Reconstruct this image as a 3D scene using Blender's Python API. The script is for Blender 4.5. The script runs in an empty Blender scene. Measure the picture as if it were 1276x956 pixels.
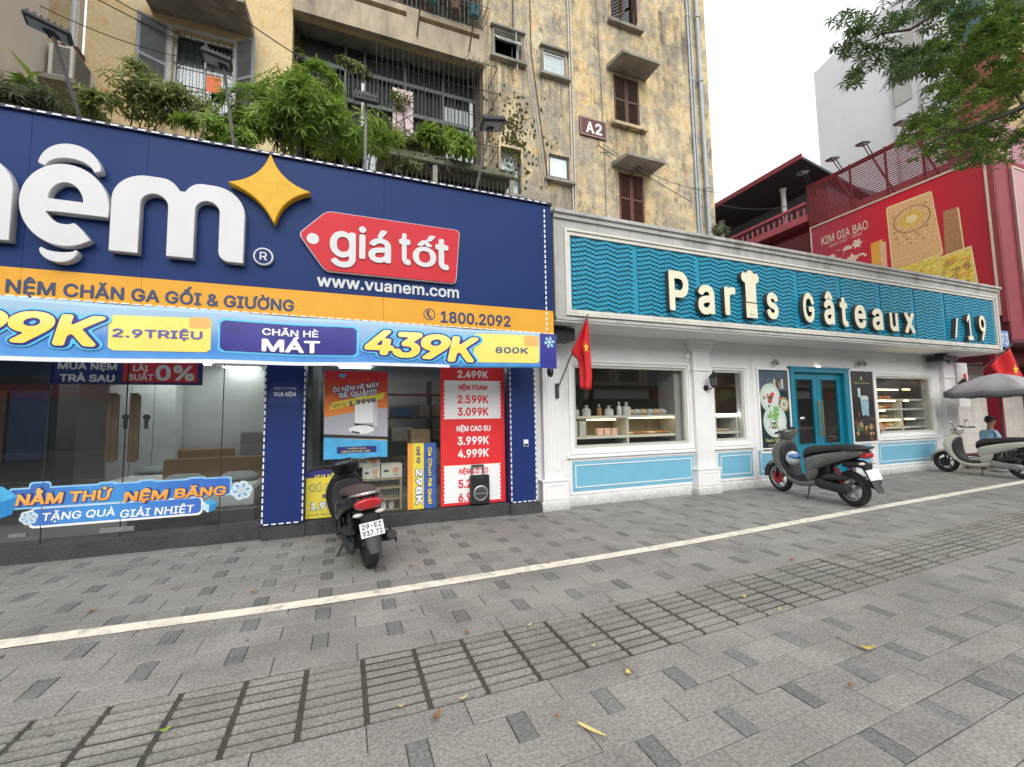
import bpy, bmesh, math, random, os
import numpy as np
from mathutils import Vector, Matrix
random.seed(7)
S = bpy.context.scene
COL = S.collection
PI = math.pi
# ------------------------------------------------------------------ camera
CF, CYAW, CPITCH, CROLL, CH = 538.15, .371224, .0778751, -.0167487, 1.5
_f = Vector((math.sin(CYAW)*math.cos(CPITCH), math.cos(CYAW)*math.cos(CPITCH), math.sin(CPITCH)))
_r = Vector((math.cos(CYAW), -math.sin(CYAW), 0)); _u = _r.cross(_f)
_r2 = _r*math.cos(CROLL)+_u*math.sin(CROLL); _u2 = _u*math.cos(CROLL)-_r*math.sin(CROLL)
cam_d = bpy.data.cameras.new('camera'); cam = bpy.data.objects.new('camera', cam_d); COL.objects.link(cam)
cam_d.lens = 36*CF/1276; cam_d.sensor_width = 36; cam_d.clip_start = .05; cam_d.clip_end = 3000
mw = Matrix.Identity(4)
for i in range(3):
    mw[i][0] = _r2[i]; mw[i][1] = _u2[i]; mw[i][2] = -_f[i]
mw[2][3] = CH
cam.matrix_world = mw
S.camera = cam
# ------------------------------------------------------------------ world, sun, exposure
SUN_EL, SUN_AZ = math.radians(38), math.radians(190)   # azimuth the light comes from, clockwise from +Y
W = bpy.data.worlds.new('World'); S.world = W; W.use_nodes = True
nt = W.node_tree; nt.nodes.clear()
out = nt.nodes.new('ShaderNodeOutputWorld'); bg = nt.nodes.new('ShaderNodeBackground')
sky = nt.nodes.new('ShaderNodeTexSky'); sky.sky_type = 'NISHITA'; sky.sun_disc = False
sky.sun_elevation = SUN_EL; sky.sun_rotation = SUN_AZ; sky.air_density = 1.6; sky.dust_density = 6; sky.ozone_density = 1
hs = nt.nodes.new('ShaderNodeHueSaturation'); hs.inputs['Saturation'].default_value = .22
mx = nt.nodes.new('ShaderNodeMix'); mx.data_type = 'RGBA'; mx.blend_type = 'MIX'
tcw = nt.nodes.new('ShaderNodeTexCoord'); nzw = nt.nodes.new('ShaderNodeTexNoise')
nzw.inputs['Scale'].default_value = 1.6; nzw.inputs['Detail'].default_value = 5
mr = nt.nodes.new('ShaderNodeMapRange'); mr.inputs[1].default_value = .35; mr.inputs[2].default_value = .7
mr.inputs[3].default_value = .66; mr.inputs[4].default_value = .9
nt.links.new(tcw.outputs['Generated'], nzw.inputs['Vector']); nt.links.new(nzw.outputs['Fac'], mr.inputs[0])
nt.links.new(mr.outputs[0], mx.inputs[0]); nt.links.new(sky.outputs[0], hs.inputs['Color'])
nt.links.new(hs.outputs[0], mx.inputs[6]); mx.inputs[7].default_value = (9.9, 10.1, 10.4, 1)
nt.links.new(mx.outputs[2], bg.inputs['Color']); bg.inputs['Strength'].default_value = .1
nt.links.new(bg.outputs[0], out.inputs['Surface'])
sd = bpy.data.lights.new('sun', 'SUN'); sd.energy = 1.2; sd.angle = math.radians(55); sd.color = (1, .97, .93)
sun = bpy.data.objects.new('sun', sd); COL.objects.link(sun)
sdir = Vector((math.sin(SUN_AZ)*math.cos(SUN_EL), math.cos(SUN_AZ)*math.cos(SUN_EL), math.sin(SUN_EL)))
sun.rotation_euler = sdir.to_track_quat('Z', 'Y').to_euler(); sun.location = (0, -10, 30)
S.view_settings.view_transform = 'Standard'; S.view_settings.look = 'None'
S.view_settings.exposure = .78; S.view_settings.gamma = 1
S.cycles.max_bounces = 6; S.cycles.diffuse_bounces = 3; S.cycles.glossy_bounces = 3; S.cycles.transparent_max_bounces = 16
S.cycles.transmission_bounces = 4; S.cycles.sample_clamp_indirect = 6; S.cycles.use_denoising = True
# ------------------------------------------------------------------ measuring: points of the survey photo back on real planes
def ray(u, v):
    return _r2*((u-638)/CF)+_u2*(-(v-478)/CF)+_f
def PY(u, v, Y):
    d = ray(u, v); t = Y/d.y; return (d.x*t, CH+d.z*t)
def PX(u, v, X):
    d = ray(u, v); t = X/d.x; return (d.y*t, CH+d.z*t)
def PG(u, v, z=0):
    d = ray(u, v); t = (z-CH)/d.z; return (d.x*t, d.y*t)
def RC(Y, u0, vt, vb, u1):
    x0, zt = PY(u0, vt, Y); xb, zb = PY(u0, vb, Y); x1, _ = PY(u1, (vt+vb)/2, Y)
    return ((x0+xb)/2, x1, zb, zt)
# ------------------------------------------------------------------ materials
MATS = {}
def nm(name):
    m = bpy.data.materials.new(name); m.use_nodes = True; n = m.node_tree
    b = n.nodes['Principled BSDF']; return m, n, b
def mat(name, col=(.5, .5, .5), rough=.6, metal=0, var=.12, scale=3., bump=.0, bscale=60., emit=None, coat=0, coords='pos', rnd=0., dirt=None, streak=1., spec=.5):
    """plain paint / plastic / stone with fine variation of tone, optional relief and dirt"""
    if name in MATS: return MATS[name]
    m, n, b = nm(name); N = n.nodes; L = n.links
    b.inputs['Roughness'].default_value = rough; b.inputs['Metallic'].default_value = metal
    b.inputs['Specular IOR Level'].default_value = spec
    if coat: b.inputs['Coat Weight'].default_value = coat; b.inputs['Coat Roughness'].default_value = .06
    if coords == 'pos': src = N.new('ShaderNodeNewGeometry').outputs['Position']
    else: src = N.new('ShaderNodeTexCoord').outputs['Object']
    mp = N.new('ShaderNodeMapping'); L.new(src, mp.inputs[0]); mp.inputs['Scale'].default_value = (1, 1, 1/streak)
    nz = N.new('ShaderNodeTexNoise'); nz.inputs['Scale'].default_value = scale; nz.inputs['Detail'].default_value = 6
    nz.inputs['Roughness'].default_value = .62
    L.new(mp.outputs[0], nz.inputs['Vector'])
    mr = N.new('ShaderNodeMapRange'); mr.inputs[1].default_value = .3; mr.inputs[2].default_value = .7
    mr.inputs[3].default_value = 1-var; mr.inputs[4].default_value = 1+var*.6
    L.new(nz.outputs['Fac'], mr.inputs[0])
    val = mr.outputs[0]
    if rnd:
        oi = N.new('ShaderNodeObjectInfo'); gi = N.new('ShaderNodeNewGeometry')
        ad = N.new('ShaderNodeMath'); ad.operation = 'ADD'; L.new(oi.outputs['Random'], ad.inputs[0]); L.new(gi.outputs['Random Per Island'], ad.inputs[1])
        fr = N.new('ShaderNodeMath'); fr.operation = 'FRACT'; L.new(ad.outputs[0], fr.inputs[0])
        m2 = N.new('ShaderNodeMapRange'); m2.inputs[3].default_value = 1-rnd; m2.inputs[4].default_value = 1+rnd; L.new(fr.outputs[0], m2.inputs[0])
        ml = N.new('ShaderNodeMath'); ml.operation = 'MULTIPLY'; L.new(val, ml.inputs[0]); L.new(m2.outputs[0], ml.inputs[1]); val = ml.outputs[0]
    cm = N.new('ShaderNodeVectorMath'); cm.operation = 'SCALE'; cm.inputs[0].default_value = col[:3]; L.new(val, cm.inputs['Scale'])
    cout = cm.outputs[0]
    if dirt:
        dcol, amt, dsc = dirt
        n3 = N.new('ShaderNodeTexNoise'); n3.inputs['Scale'].default_value = dsc; n3.inputs['Detail'].default_value = 8; n3.inputs['Roughness'].default_value = .7
        m3 = N.new('ShaderNodeMapping'); L.new(src, m3.inputs[0]); m3.inputs['Scale'].default_value = (1, 1, 1/(streak*2.)); m3.inputs['Location'].default_value = (3.1, 7.7, 1.3)
        L.new(m3.outputs[0], n3.inputs['Vector'])
        r3 = N.new('ShaderNodeMapRange'); r3.inputs[1].default_value = .5; r3.inputs[2].default_value = .72; r3.inputs[3].default_value = 0; r3.inputs[4].default_value = amt
        L.new(n3.outputs['Fac'], r3.inputs[0])
        mi = N.new('ShaderNodeMix'); mi.data_type = 'RGBA'; L.new(r3.outputs[0], mi.inputs[0]); L.new(cout, mi.inputs[6]); mi.inputs[7].default_value = (*dcol, 1)
        cout = mi.outputs[2]
    L.new(cout, b.inputs['Base Color'])
    if bump:
        n4 = N.new('ShaderNodeTexNoise'); n4.inputs['Scale'].default_value = bscale; n4.inputs['Detail'].default_value = 4
        L.new(src, n4.inputs['Vector']); bp = N.new('ShaderNodeBump'); bp.inputs['Strength'].default_value = bump; bp.inputs['Distance'].default_value = .01
        L.new(n4.outputs['Fac'], bp.inputs['Height']); L.new(bp.outputs[0], b.inputs['Normal'])
    if emit:
        b.inputs['Emission Color'].default_value = (*emit[:3], 1); b.inputs['Emission Strength'].default_value = emit[3]
    MATS[name] = m; return m
def granite(name, col, rnd, dirtcol=(.10, .095, .085), amt=.5):
    if name in MATS: return MATS[name]
    m = mat(name, col, .78, 0, .22, 2.2, .35, 90, rnd=rnd, dirt=(dirtcol, amt, 1.1), spec=.35)
    n = m.node_tree; N = n.nodes; L = n.links; b = N['Principled BSDF']
    src = N.new('ShaderNodeNewGeometry').outputs['Position']
    v = N.new('ShaderNodeTexNoise'); v.inputs['Scale'].default_value = 60; v.inputs['Detail'].default_value = 5; L.new(src, v.inputs['Vector'])
    r = N.new('ShaderNodeMapRange'); r.inputs[1].default_value = .36; r.inputs[2].default_value = .64; r.inputs[3].default_value = .76; r.inputs[4].default_value = 1.26
    L.new(v.outputs['Fac'], r.inputs[0])
    old = b.inputs['Base Color'].links[0].from_socket
    s = N.new('ShaderNodeVectorMath'); s.operation = 'SCALE'; L.new(old, s.inputs[0]); L.new(r.outputs[0], s.inputs['Scale']); L.new(s.outputs[0], b.inputs['Base Color'])
    return m
def recolour(m, build):
    """insert a factor-driven tint between a material's colour and its shader: build(N, L, pos) -> (factor socket, colour)"""
    n = m.node_tree; N = n.nodes; L = n.links; b = N['Principled BSDF']; old = b.inputs['Base Color'].links[0].from_socket
    pos = N.new('ShaderNodeNewGeometry').outputs['Position']; f, col = build(N, L, pos)
    mi = N.new('ShaderNodeMix'); mi.data_type = 'RGBA'; L.new(f, mi.inputs[0]); L.new(old, mi.inputs[6]); mi.inputs[7].default_value = (*col, 1); L.new(mi.outputs[2], b.inputs['Base Color'])
def _rng(N, L, v, a, b_, c, d):
    r = N.new('ShaderNodeMapRange'); r.inputs[1].default_value = a; r.inputs[2].default_value = b_; r.inputs[3].default_value = c; r.inputs[4].default_value = d; L.new(v, r.inputs[0]); return r.outputs[0]
def spots(N, L, pos):       # trodden gum and oil drips
    v = N.new('ShaderNodeTexVoronoi'); v.inputs['Scale'].default_value = 2.6; v.inputs['Randomness'].default_value = 1; L.new(pos, v.inputs['Vector'])
    return _rng(N, L, v.outputs['Distance'], .025, .05, .75, 0), (.05, .048, .045)
def soot(N, L, pos):        # broad damp and dirty areas
    z = N.new('ShaderNodeTexNoise'); z.inputs['Scale'].default_value = .55; z.inputs['Detail'].default_value = 7; z.inputs['Roughness'].default_value = .68; L.new(pos, z.inputs['Vector'])
    return _rng(N, L, z.outputs['Fac'], .5, .68, 0, .45), (.12, .11, .10)
def splash(N, L, pos):      # mud splashed up the foot of the wall
    sp = N.new('ShaderNodeSeparateXYZ'); L.new(pos, sp.inputs[0]); z = N.new('ShaderNodeTexNoise'); z.inputs['Scale'].default_value = 9; z.inputs['Detail'].default_value = 6; z.inputs['Roughness'].default_value = .75; L.new(pos, z.inputs['Vector'])
    a = N.new('ShaderNodeMath'); a.operation = 'MULTIPLY_ADD'; L.new(z.outputs['Fac'], a.inputs[0]); a.inputs[1].default_value = -.34; L.new(sp.outputs[2], a.inputs[2])
    return _rng(N, L, a.outputs[0], -.19, .02, .7, 0), (.24, .22, .19)
def glass(name, tint=(.8, .86, .86), base=.06, rough=.0, gain=1.):
    """pane of window glass: clear sheet with a mirror film that strengthens at grazing angles"""
    if name in MATS: return MATS[name]
    m = bpy.data.materials.new(name); m.use_nodes = True; n = m.node_tree; N = n.nodes; L = n.links; N.clear()
    o = N.new('ShaderNodeOutputMaterial'); tr = N.new('ShaderNodeBsdfTransparent'); tr.inputs[0].default_value = (*tint, 1)
    g = N.new('ShaderNodeBsdfGlossy'); g.inputs['Roughness'].default_value = rough; g.inputs['Color'].default_value = (.95, .97, 1, 1)
    lw_ = N.new('ShaderNodeLayerWeight'); lw_.inputs[0].default_value = .5
    f = N.new('ShaderNodeMath'); f.operation = 'POWER'; f.inputs[1].default_value = 4.5; L.new(lw_.outputs['Facing'], f.inputs[0])
    a = N.new('ShaderNodeMath'); a.operation = 'MULTIPLY_ADD'; a.inputs[1].default_value = gain; a.inputs[2].default_value = base; a.use_clamp = True; L.new(f.outputs[0], a.inputs[0])
    x = N.new('ShaderNodeMixShader'); L.new(a.outputs[0], x.inputs[0]); L.new(tr.outputs[0], x.inputs[1]); L.new(g.outputs[0], x.inputs[2]); L.new(x.outputs[0], o.inputs[0])
    MATS[name] = m; return m
def leafmat(name, col, col2, rough=.45, trans=.35):
    if name in MATS: return MATS[name]
    m, n, b = nm(name); N = n.nodes; L = n.links
    gi = N.new('ShaderNodeNewGeometry'); mi = N.new('ShaderNodeMix'); mi.data_type = 'RGBA'
    nz = N.new('ShaderNodeTexNoise'); nz.inputs['Scale'].default_value = 3.2; L.new(gi.outputs['Position'], nz.inputs['Vector'])
    md = N.new('ShaderNodeMath'); md.operation = 'MULTIPLY_ADD'; md.inputs[1].default_value = .55; L.new(gi.outputs['Random Per Island'], md.inputs[0])
    n5 = N.new('ShaderNodeMapRange'); n5.inputs[1].default_value = .4; n5.inputs[2].default_value = .62; n5.inputs[4].default_value = .5; L.new(nz.outputs['Fac'], n5.inputs[0]); L.new(n5.outputs[0], md.inputs[2])
    L.new(md.outputs[0], mi.inputs[0]); mi.inputs[6].default_value = (*col, 1); mi.inputs[7].default_value = (*col2, 1)
    L.new(mi.outputs[2], b.inputs['Base Color']); b.inputs['Roughness'].default_value = rough
    t = N.new('ShaderNodeBsdfTranslucent'); L.new(mi.outputs[2], t.inputs[0])
    x = N.new('ShaderNodeMixShader'); x.inputs[0].default_value = trans; o = N['Material Output']
    L.new(b.outputs[0], x.inputs[1]); L.new(t.outputs[0], x.inputs[2]); L.new(x.outputs[0], o.inputs[0])
    MATS[name] = m; return m
def gradmat(name, axis, a, b_, c0, c1, rough=.5, cmid=None, wash=0.):
    """printed gradient along an axis (flat print)"""
    if name in MATS: return MATS[name]
    m, n, b = nm(name); N = n.nodes; L = n.links
    g = N.new('ShaderNodeNewGeometry'); sp = N.new('ShaderNodeSeparateXYZ'); L.new(g.outputs['Position'], sp.inputs[0])
    r = N.new('ShaderNodeMapRange'); r.inputs[1].default_value = a; r.inputs[2].default_value = b_; L.new(sp.outputs[axis], r.inputs[0])
    nz = N.new('ShaderNodeTexNoise'); nz.inputs['Scale'].default_value = 5; L.new(g.outputs['Position'], nz.inputs['Vector'])
    ad = N.new('ShaderNodeMath'); ad.operation = 'MULTIPLY_ADD'; L.new(nz.outputs['Fac'], ad.inputs[0]); ad.inputs[1].default_value = wash; L.new(r.outputs[0], ad.inputs[2])
    cr = N.new('ShaderNodeValToRGB'); cr.color_ramp.elements[0].color = (*c0, 1); cr.color_ramp.elements[1].color = (*c1, 1)
    if cmid: e = cr.color_ramp.elements.new(.5); e.color = (*cmid, 1)
    L.new(ad.outputs[0], cr.inputs[0]); L.new(cr.outputs[0], b.inputs['Base Color']); b.inputs['Roughness'].default_value = rough
    MATS[name] = m; return m
# ------------------------------------------------------------------ object helpers
def woff(o):
    v = Vector((0, 0, 0))
    while o is not None: v += Vector(o.location); o = o.parent
    return v
def tag(o, label=None, cat=None, group=None, kind=None):
    if label: o['label'] = label
    if cat: o['category'] = cat
    if group: o['group'] = group
    if kind: o['kind'] = kind
    return o
def thing(name, label, cat, loc=(0, 0, 0), group=None, kind=None):
    o = bpy.data.objects.new(name, None); COL.objects.link(o); o.location = loc; o.empty_display_size = .1
    return tag(o, label, cat, group, kind)
def link(name, me, m, parent=None, smooth=False):
    o = bpy.data.objects.new(name, me); COL.objects.link(o)
    if m is not None and not me.materials:
        for k in (m if isinstance(m, (list, tuple)) else [m]): me.materials.append(k)
    if parent is not None: o.parent = parent
    if smooth:
        for p in me.polygons: p.use_smooth = True
    return o
class MB:
    def __init__(s): s.v = []; s.f = []; s.m = []
    def add(s, vs, fs, mi=0):
        b = len(s.v); s.v += [tuple(p) for p in vs]; s.f += [tuple(b+i for i in f) for f in fs]; s.m += [mi]*len(fs); return s
    def box(s, x0, y0, z0, x1, y1, z1, mi=0, b=0):
        if x0 > x1: x0, x1 = x1, x0
        if y0 > y1: y0, y1 = y1, y0
        if z0 > z1: z0, z1 = z1, z0
        if b:
            # chamfered top/front edges: a box whose outer rims are cut by b
            vs = []
            for z, q in ((z0, b), (z0+b, 0), (z1-b, 0), (z1, b)):
                vs += [(x0+q, y0+q, z), (x1-q, y0+q, z), (x1-q, y1-q, z), (x0+q, y1-q, z)]
            fs = [(3, 2, 1, 0), (12, 13, 14, 15)]
            for k in range(3):
                for i in range(4):
                    a = 4*k+i; c = 4*k+(i+1) % 4; fs.append((a, c, c+4, a+4))
            return s.add(vs, fs, mi)
        return s.add([(x0, y0, z0), (x1, y0, z0), (x1, y1, z0), (x0, y1, z0), (x0, y0, z1), (x1, y0, z1), (x1, y1, z1), (x0, y1, z1)],
                     [(3, 2, 1, 0), (4, 5, 6, 7), (0, 1, 5, 4), (1, 2, 6, 5), (2, 3, 7, 6), (3, 0, 4, 7)], mi)
    def obox(s, c, sz, rot=(0, 0, 0), mi=0):
        from mathutils import Euler
        M = Euler(rot).to_matrix(); vs = []
        for dz in (-.5, .5):
            for dx, dy in ((-.5, -.5), (.5, -.5), (.5, .5), (-.5, .5)):
                vs.append(Vector(c)+M @ Vector((dx*sz[0], dy*sz[1], dz*sz[2])))
        return s.add(vs, [(3, 2, 1, 0), (4, 5, 6, 7), (0, 1, 5, 4), (1, 2, 6, 5), (2, 3, 7, 6), (3, 0, 4, 7)], mi)
    def tube(s, pts, r, n=8, mi=0, cap=True):
        pts = [Vector(p) for p in pts]; rs = r if isinstance(r, (list, tuple)) else [r]*len(pts)
        vs = []; prev = None
        for i, p in enumerate(pts):
            t = (pts[min(i+1, len(pts)-1)]-pts[max(i-1, 0)]); t.normalize()
            if prev is None:
                a = Vector((0, 0, 1)) if abs(t.z) < .9 else Vector((1, 0, 0)); u = t.cross(a).normalized()
            else:
                u = (prev-t*prev.dot(t)).normalized()
            prev = u; w = t.cross(u)
            for k in range(n):
                an = 2*PI*k/n; vs.append(p+(u*math.cos(an)+w*math.sin(an))*rs[i])
        fs = []
        for i in range(len(pts)-1):
            for k in range(n): a = i*n+k; c = i*n+(k+1) % n; fs.append((a, c, c+n, a+n))
        if cap: fs += [tuple(range(n-1, -1, -1)), tuple((len(pts)-1)*n+k for k in range(n))]
        return s.add(vs, fs, mi)
    def lathe(s, prof, c=(0, 0, 0), n=20, axis='z', mi=0, cap=True):
        vs = []
        for r, h in prof:
            for k in range(n):
                a = 2*PI*k/n; q = (r*math.cos(a), r*math.sin(a), h)
                if axis == 'y': q = (q[0], q[2], q[1])
                if axis == 'x': q = (q[2], q[0], q[1])
                vs.append((c[0]+q[0], c[1]+q[1], c[2]+q[2]))
        fs = []
        for i in range(len(prof)-1):
            for k in range(n): a = i*n+k; b = i*n+(k+1) % n; fs.append((a, b, b+n, a+n))
        if cap and prof[0][0] > 1e-4: fs.append(tuple(range(n-1, -1, -1)))
        if cap and prof[-1][0] > 1e-4: fs.append(tuple((len(prof)-1)*n+k for k in range(n)))
        return s.add(vs, fs, mi)
    def prism(s, poly, y0, y1, mi=0):
        """poly in (x,z) extruded from y0 (front) to y1"""
        n = len(poly); vs = [(x, y0, z) for x, z in poly]+[(x, y1, z) for x, z in poly]
        ar = sum(poly[i][0]*poly[(i+1) % n][1]-poly[(i+1) % n][0]*poly[i][1] for i in range(n))
        fs = [tuple(range(n)), tuple(range(2*n-1, n-1, -1))]+[(i, i+n, (i+1) % n+n, (i+1) % n) for i in range(n)]
        if ar < 0: fs = [tuple(reversed(f)) for f in fs]
        return s.add(vs, fs, mi)
    def prismx(s, poly, x0, x1, mi=0):
        """poly in (y,z) extruded along x"""
        n = len(poly); vs = [(x0, y, z) for y, z in poly]+[(x1, y, z) for y, z in poly]
        return s.add(vs, [tuple(range(n)), tuple(range(2*n-1, n-1, -1))]+[(i, i+n, (i+1) % n+n, (i+1) % n) for i in range(n)], mi)
    def quad(s, a, b, c, d, mi=0): return s.add([a, b, c, d], [(0, 1, 2, 3)], mi)
    def loft(s, rings, close=True, mi=0):
        n = len(rings[0]); vs = [p for r in rings for p in r]; fs = []
        for i in range(len(rings)-1):
            for k in range(n): a = i*n+k; b = i*n+(k+1) % n; fs.append((a, b, b+n, a+n))
        if close: fs += [tuple(range(n-1, -1, -1)), tuple((len(rings)-1)*n+k for k in range(n))]
        return s.add(vs, fs, mi)
    def loftx(s, secs, n=14, p=2.4, mi=0):
        """secs: (x, yc, zc, hy, hz)"""
        rings = []
        for x, yc, zc, hy, hz in secs:
            rg = []
            for k in range(n):
                a = 2*PI*k/n; c, q = math.cos(a), math.sin(a)
                rg.append((x, yc+hy*math.copysign(abs(c)**(2/p), c), zc+hz*math.copysign(abs(q)**(2/p), q)))
            rings.append(rg)
        return s.loft(rings, mi=mi)
    def loftz(s, secs, n=14, p=2.4, mi=0):
        """secs: (z, xc, yc, hx, hy)"""
        rings = []
        for z, xc, yc, hx, hy in secs:
            rg = []
            for k in range(n):
                a = 2*PI*k/n; c, q = math.cos(a), math.sin(a)
                rg.append((xc+hx*math.copysign(abs(c)**(2/p), c), yc+hy*math.copysign(abs(q)**(2/p), q), z))
            rings.append(rg)
        return s.loft(rings, mi=mi)
    def ball(s, c, r, n=10, mi=0):
        rr = r if isinstance(r, (tuple, list)) else (r, r, r); pr = []
        for i in range(n//2+1):
            a = -PI/2+PI*i/(n//2); pr.append((max(math.cos(a), 1e-5), math.sin(a)))
        b = len(s.v); s.lathe(pr, (0, 0, 0), n, 'z', mi)
        for i in range(b, len(s.v)): x, y, z = s.v[i]; s.v[i] = (c[0]+x*rr[0], c[1]+y*rr[1], c[2]+z*rr[2])
        return s
    def mesh(s, off=(0, 0, 0)):
        me = bpy.data.meshes.new('m'); vs = [(p[0]-off[0], p[1]-off[1], p[2]-off[2]) for p in s.v]
        me.from_pydata(vs, [], s.f)
        if any(s.m):
            me.polygons.foreach_set('material_index', s.m)
        me.update(); return me
    def build(s, name, m, parent=None, smooth=False, kind=None, bevel=0, label=None, fixn=True):
        off = woff(parent) if parent is not None else Vector((0, 0, 0))
        me = s.mesh(off); me.name = name
        if fixn:
            bm = bmesh.new(); bm.from_mesh(me); bmesh.ops.recalc_face_normals(bm, faces=bm.faces)
            if bevel: bmesh.ops.bevel(bm, geom=[e for e in bm.edges if len(e.link_faces) == 2 and e.calc_face_angle(0) > .6], offset=bevel, segments=1, affect='EDGES')
            bm.to_mesh(me); bm.free()
        o = link(name, me, m, parent, smooth)
        if smooth:
            try: me.set_sharp_from_angle(angle=math.radians(50))
            except Exception: pass
        if kind: o['kind'] = kind
        if label: o['label'] = label
        return o
def holewall(mb, x0, x1, z0, z1, y0, y1, holes, mi=0, ax='y'):
    """wall slab between y0 (front) and y1 with rectangular openings; real reveals"""
    xs = sorted({x0, x1, *[min(max(h[0], x0), x1) for h in holes], *[min(max(h[1], x0), x1) for h in holes]})
    zs = sorted({z0, z1, *[min(max(h[2], z0), z1) for h in holes], *[min(max(h[3], z0), z1) for h in holes]})
    def solid(i, j):
        if i < 0 or j < 0 or i >= len(xs)-1 or j >= len(zs)-1: return False
        cx = (xs[i]+xs[i+1])/2; cz = (zs[j]+zs[j+1])/2
        return not any(h[0] < cx < h[1] and h[2] < cz < h[3] for h in holes)
    def P(x, y, z): return (x, y, z) if ax == 'y' else (y, x, z)
    for i in range(len(xs)-1):
        for j in range(len(zs)-1):
            if not solid(i, j): continue
            a, b, c, d = xs[i], xs[i+1], zs[j], zs[j+1]
            mb.quad(P(a, y0, c), P(b, y0, c), P(b, y0, d), P(a, y0, d), mi); mb.quad(P(b, y1, c), P(a, y1, c), P(a, y1, d), P(b, y1, d), mi)
            if not solid(i-1, j): mb.quad(P(a, y1, c), P(a, y0, c), P(a, y0, d), P(a, y1, d), mi)
            if not solid(i+1, j): mb.quad(P(b, y0, c), P(b, y1, c), P(b, y1, d), P(b, y0, d), mi)
            if not solid(i, j-1): mb.quad(P(a, y1, c), P(b, y1, c), P(b, y0, c), P(a, y0, c), mi)
            if not solid(i, j+1): mb.quad(P(a, y0, d), P(b, y0, d), P(b, y1, d), P(a, y1, d), mi)
    return mb
def frame(mb, x0, x1, z0, z1, w, y0, y1, mi=0):
    """four mitred-looking bars, butted"""
    mb.box(x0, y0, z0, x0+w, y1, z1, mi); mb.box(x1-w, y0, z0, x1, y1, z1, mi)
    mb.box(x0+w, y0, z0, x1-w, y1, z0+w, mi); mb.box(x0+w, y0, z1-w, x1-w, y1, z1, mi); return mb
def copytree(o, parent=None):
    c = o.copy(); COL.objects.link(c)
    if parent is not None: c.parent = parent
    for ch in list(o.children): copytree(ch, c)
    return c
# ------------------------------------------------------------------ lettering
FONT = None
try:
    fp = os.path.join(bpy.utils.system_resource('DATAFILES'), 'fonts', 'Inter.woff2')
    if os.path.exists(fp): FONT = bpy.data.fonts.load(fp)
except Exception: FONT = None
def curve_mesh(cu):
    o = bpy.data.objects.new('tmp', cu); COL.objects.link(o); dg = bpy.context.evaluated_depsgraph_get()
    me = bpy.data.meshes.new_from_object(o.evaluated_get(dg)); bpy.data.objects.remove(o); bpy.data.curves.remove(cu); return me
_caph = {}
def textmesh(s, bold=.0, extr=.0, shear=0., bevel=0., res=3, space=1.):
    cu = bpy.data.curves.new('t', 'FONT'); cu.body = s
    if FONT: cu.font = FONT
    cu.offset = bold; cu.extrude = extr; cu.shear = shear; cu.resolution_u = res; cu.fill_mode = 'BOTH' if extr else 'FRONT'; cu.space_character = space
    if bevel: cu.bevel_depth = bevel; cu.bevel_resolution = 1
    return curve_mesh(cu)
def caph(bold):
    if bold not in _caph:
        me = textmesh('H', bold); a = [v.co.y for v in me.vertices]; _caph[bold] = (min(a), max(a)-min(a))
    return _caph[bold]
def lettering(s, x0, x1, z0, z1, Y, m, name='lettering', parent=None, th=0, bold=.02, shear=0, fit='cap', flat=.003, mapper=None, space=1., smooth=False, res=3):
    """string between x0..x1 with baseline z0 and capital height z1-z0 (fit='cap') or box height (fit='box'), front face at Y-th"""
    me = textmesh(s, bold, .5 if th else 0, shear, res=res, space=space)
    if not len(me.vertices): return None
    co = np.array([v.co[:] for v in me.vertices]); mn = co.min(0); mxx = co.max(0)
    if fit == 'cap': b, h = caph(bold)
    else: b, h = mn[1], mxx[1]-mn[1]
    X = x0+(co[:, 0]-mn[0])/(mxx[0]-mn[0])*(x1-x0); Z = z0+(co[:, 1]-b)/h*(z1-z0)
    D = co[:, 2]
    if th: Yy = Y-flat-(D+.5)*th
    else: Yy = np.full(len(X), Y-flat)
    P = np.stack([X, Yy, Z], 1)
    if mapper: P = np.array([mapper(*p) for p in P])
    if parent is not None: P = P-np.array(woff(parent))
    for i, v in enumerate(me.vertices): v.co = P[i]
    me.update(); me.name = name
    return link(name, me, m, parent, smooth)
def LT(s, Y, u0, vb, u1, vt, m, **k):
    """lettering from the survey: baseline-left point and cap-right point"""
    x0, z0 = PY(u0, vb, Y); x1, z1 = PY(u1, vt, Y); return lettering(s, x0, x1, z0, z1, Y, m, **k)
def LT3(s, Y, u0, vt, vb, u1, m, **k):
    """left edge u0 with cap top vt and baseline vb, right edge u1"""
    x0, x1, z0, z1 = RC(Y, u0, vt, vb, u1); return lettering(s, x0, x1, z0, z1, Y, m, **k)
def shape(name, loops, Y, th, m, parent=None, bevel=0, smooth=False, mapper=None):
    """filled outline(s) in (x,z) with holes, extruded th towards the street from Y"""
    cu = bpy.data.curves.new('s', 'CURVE'); cu.dimensions = '2D'; cu.fill_mode = 'BOTH'; cu.extrude = max(th/2-bevel, 0)
    if bevel: cu.bevel_depth = bevel; cu.bevel_resolution = 1; cu.offset = -bevel
    if th == 0: cu.fill_mode = 'FRONT'
    for lp in loops:
        sp = cu.splines.new('POLY'); sp.points.add(len(lp)-1)
        for i, (x, z) in enumerate(lp): sp.points[i].co = (x, z, 0, 1)
        sp.use_cyclic_u = True
    me = curve_mesh(cu); off = woff(parent) if parent is not None else Vector((0, 0, 0))
    for v in me.vertices:
        p = (v.co.x, Y-th/2-v.co.z, v.co.y)
        if mapper: p = mapper(*p)
        v.co = Vector(p)-off
    me.update(); me.name = name
    return link(name, me, m, parent, smooth)
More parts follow.
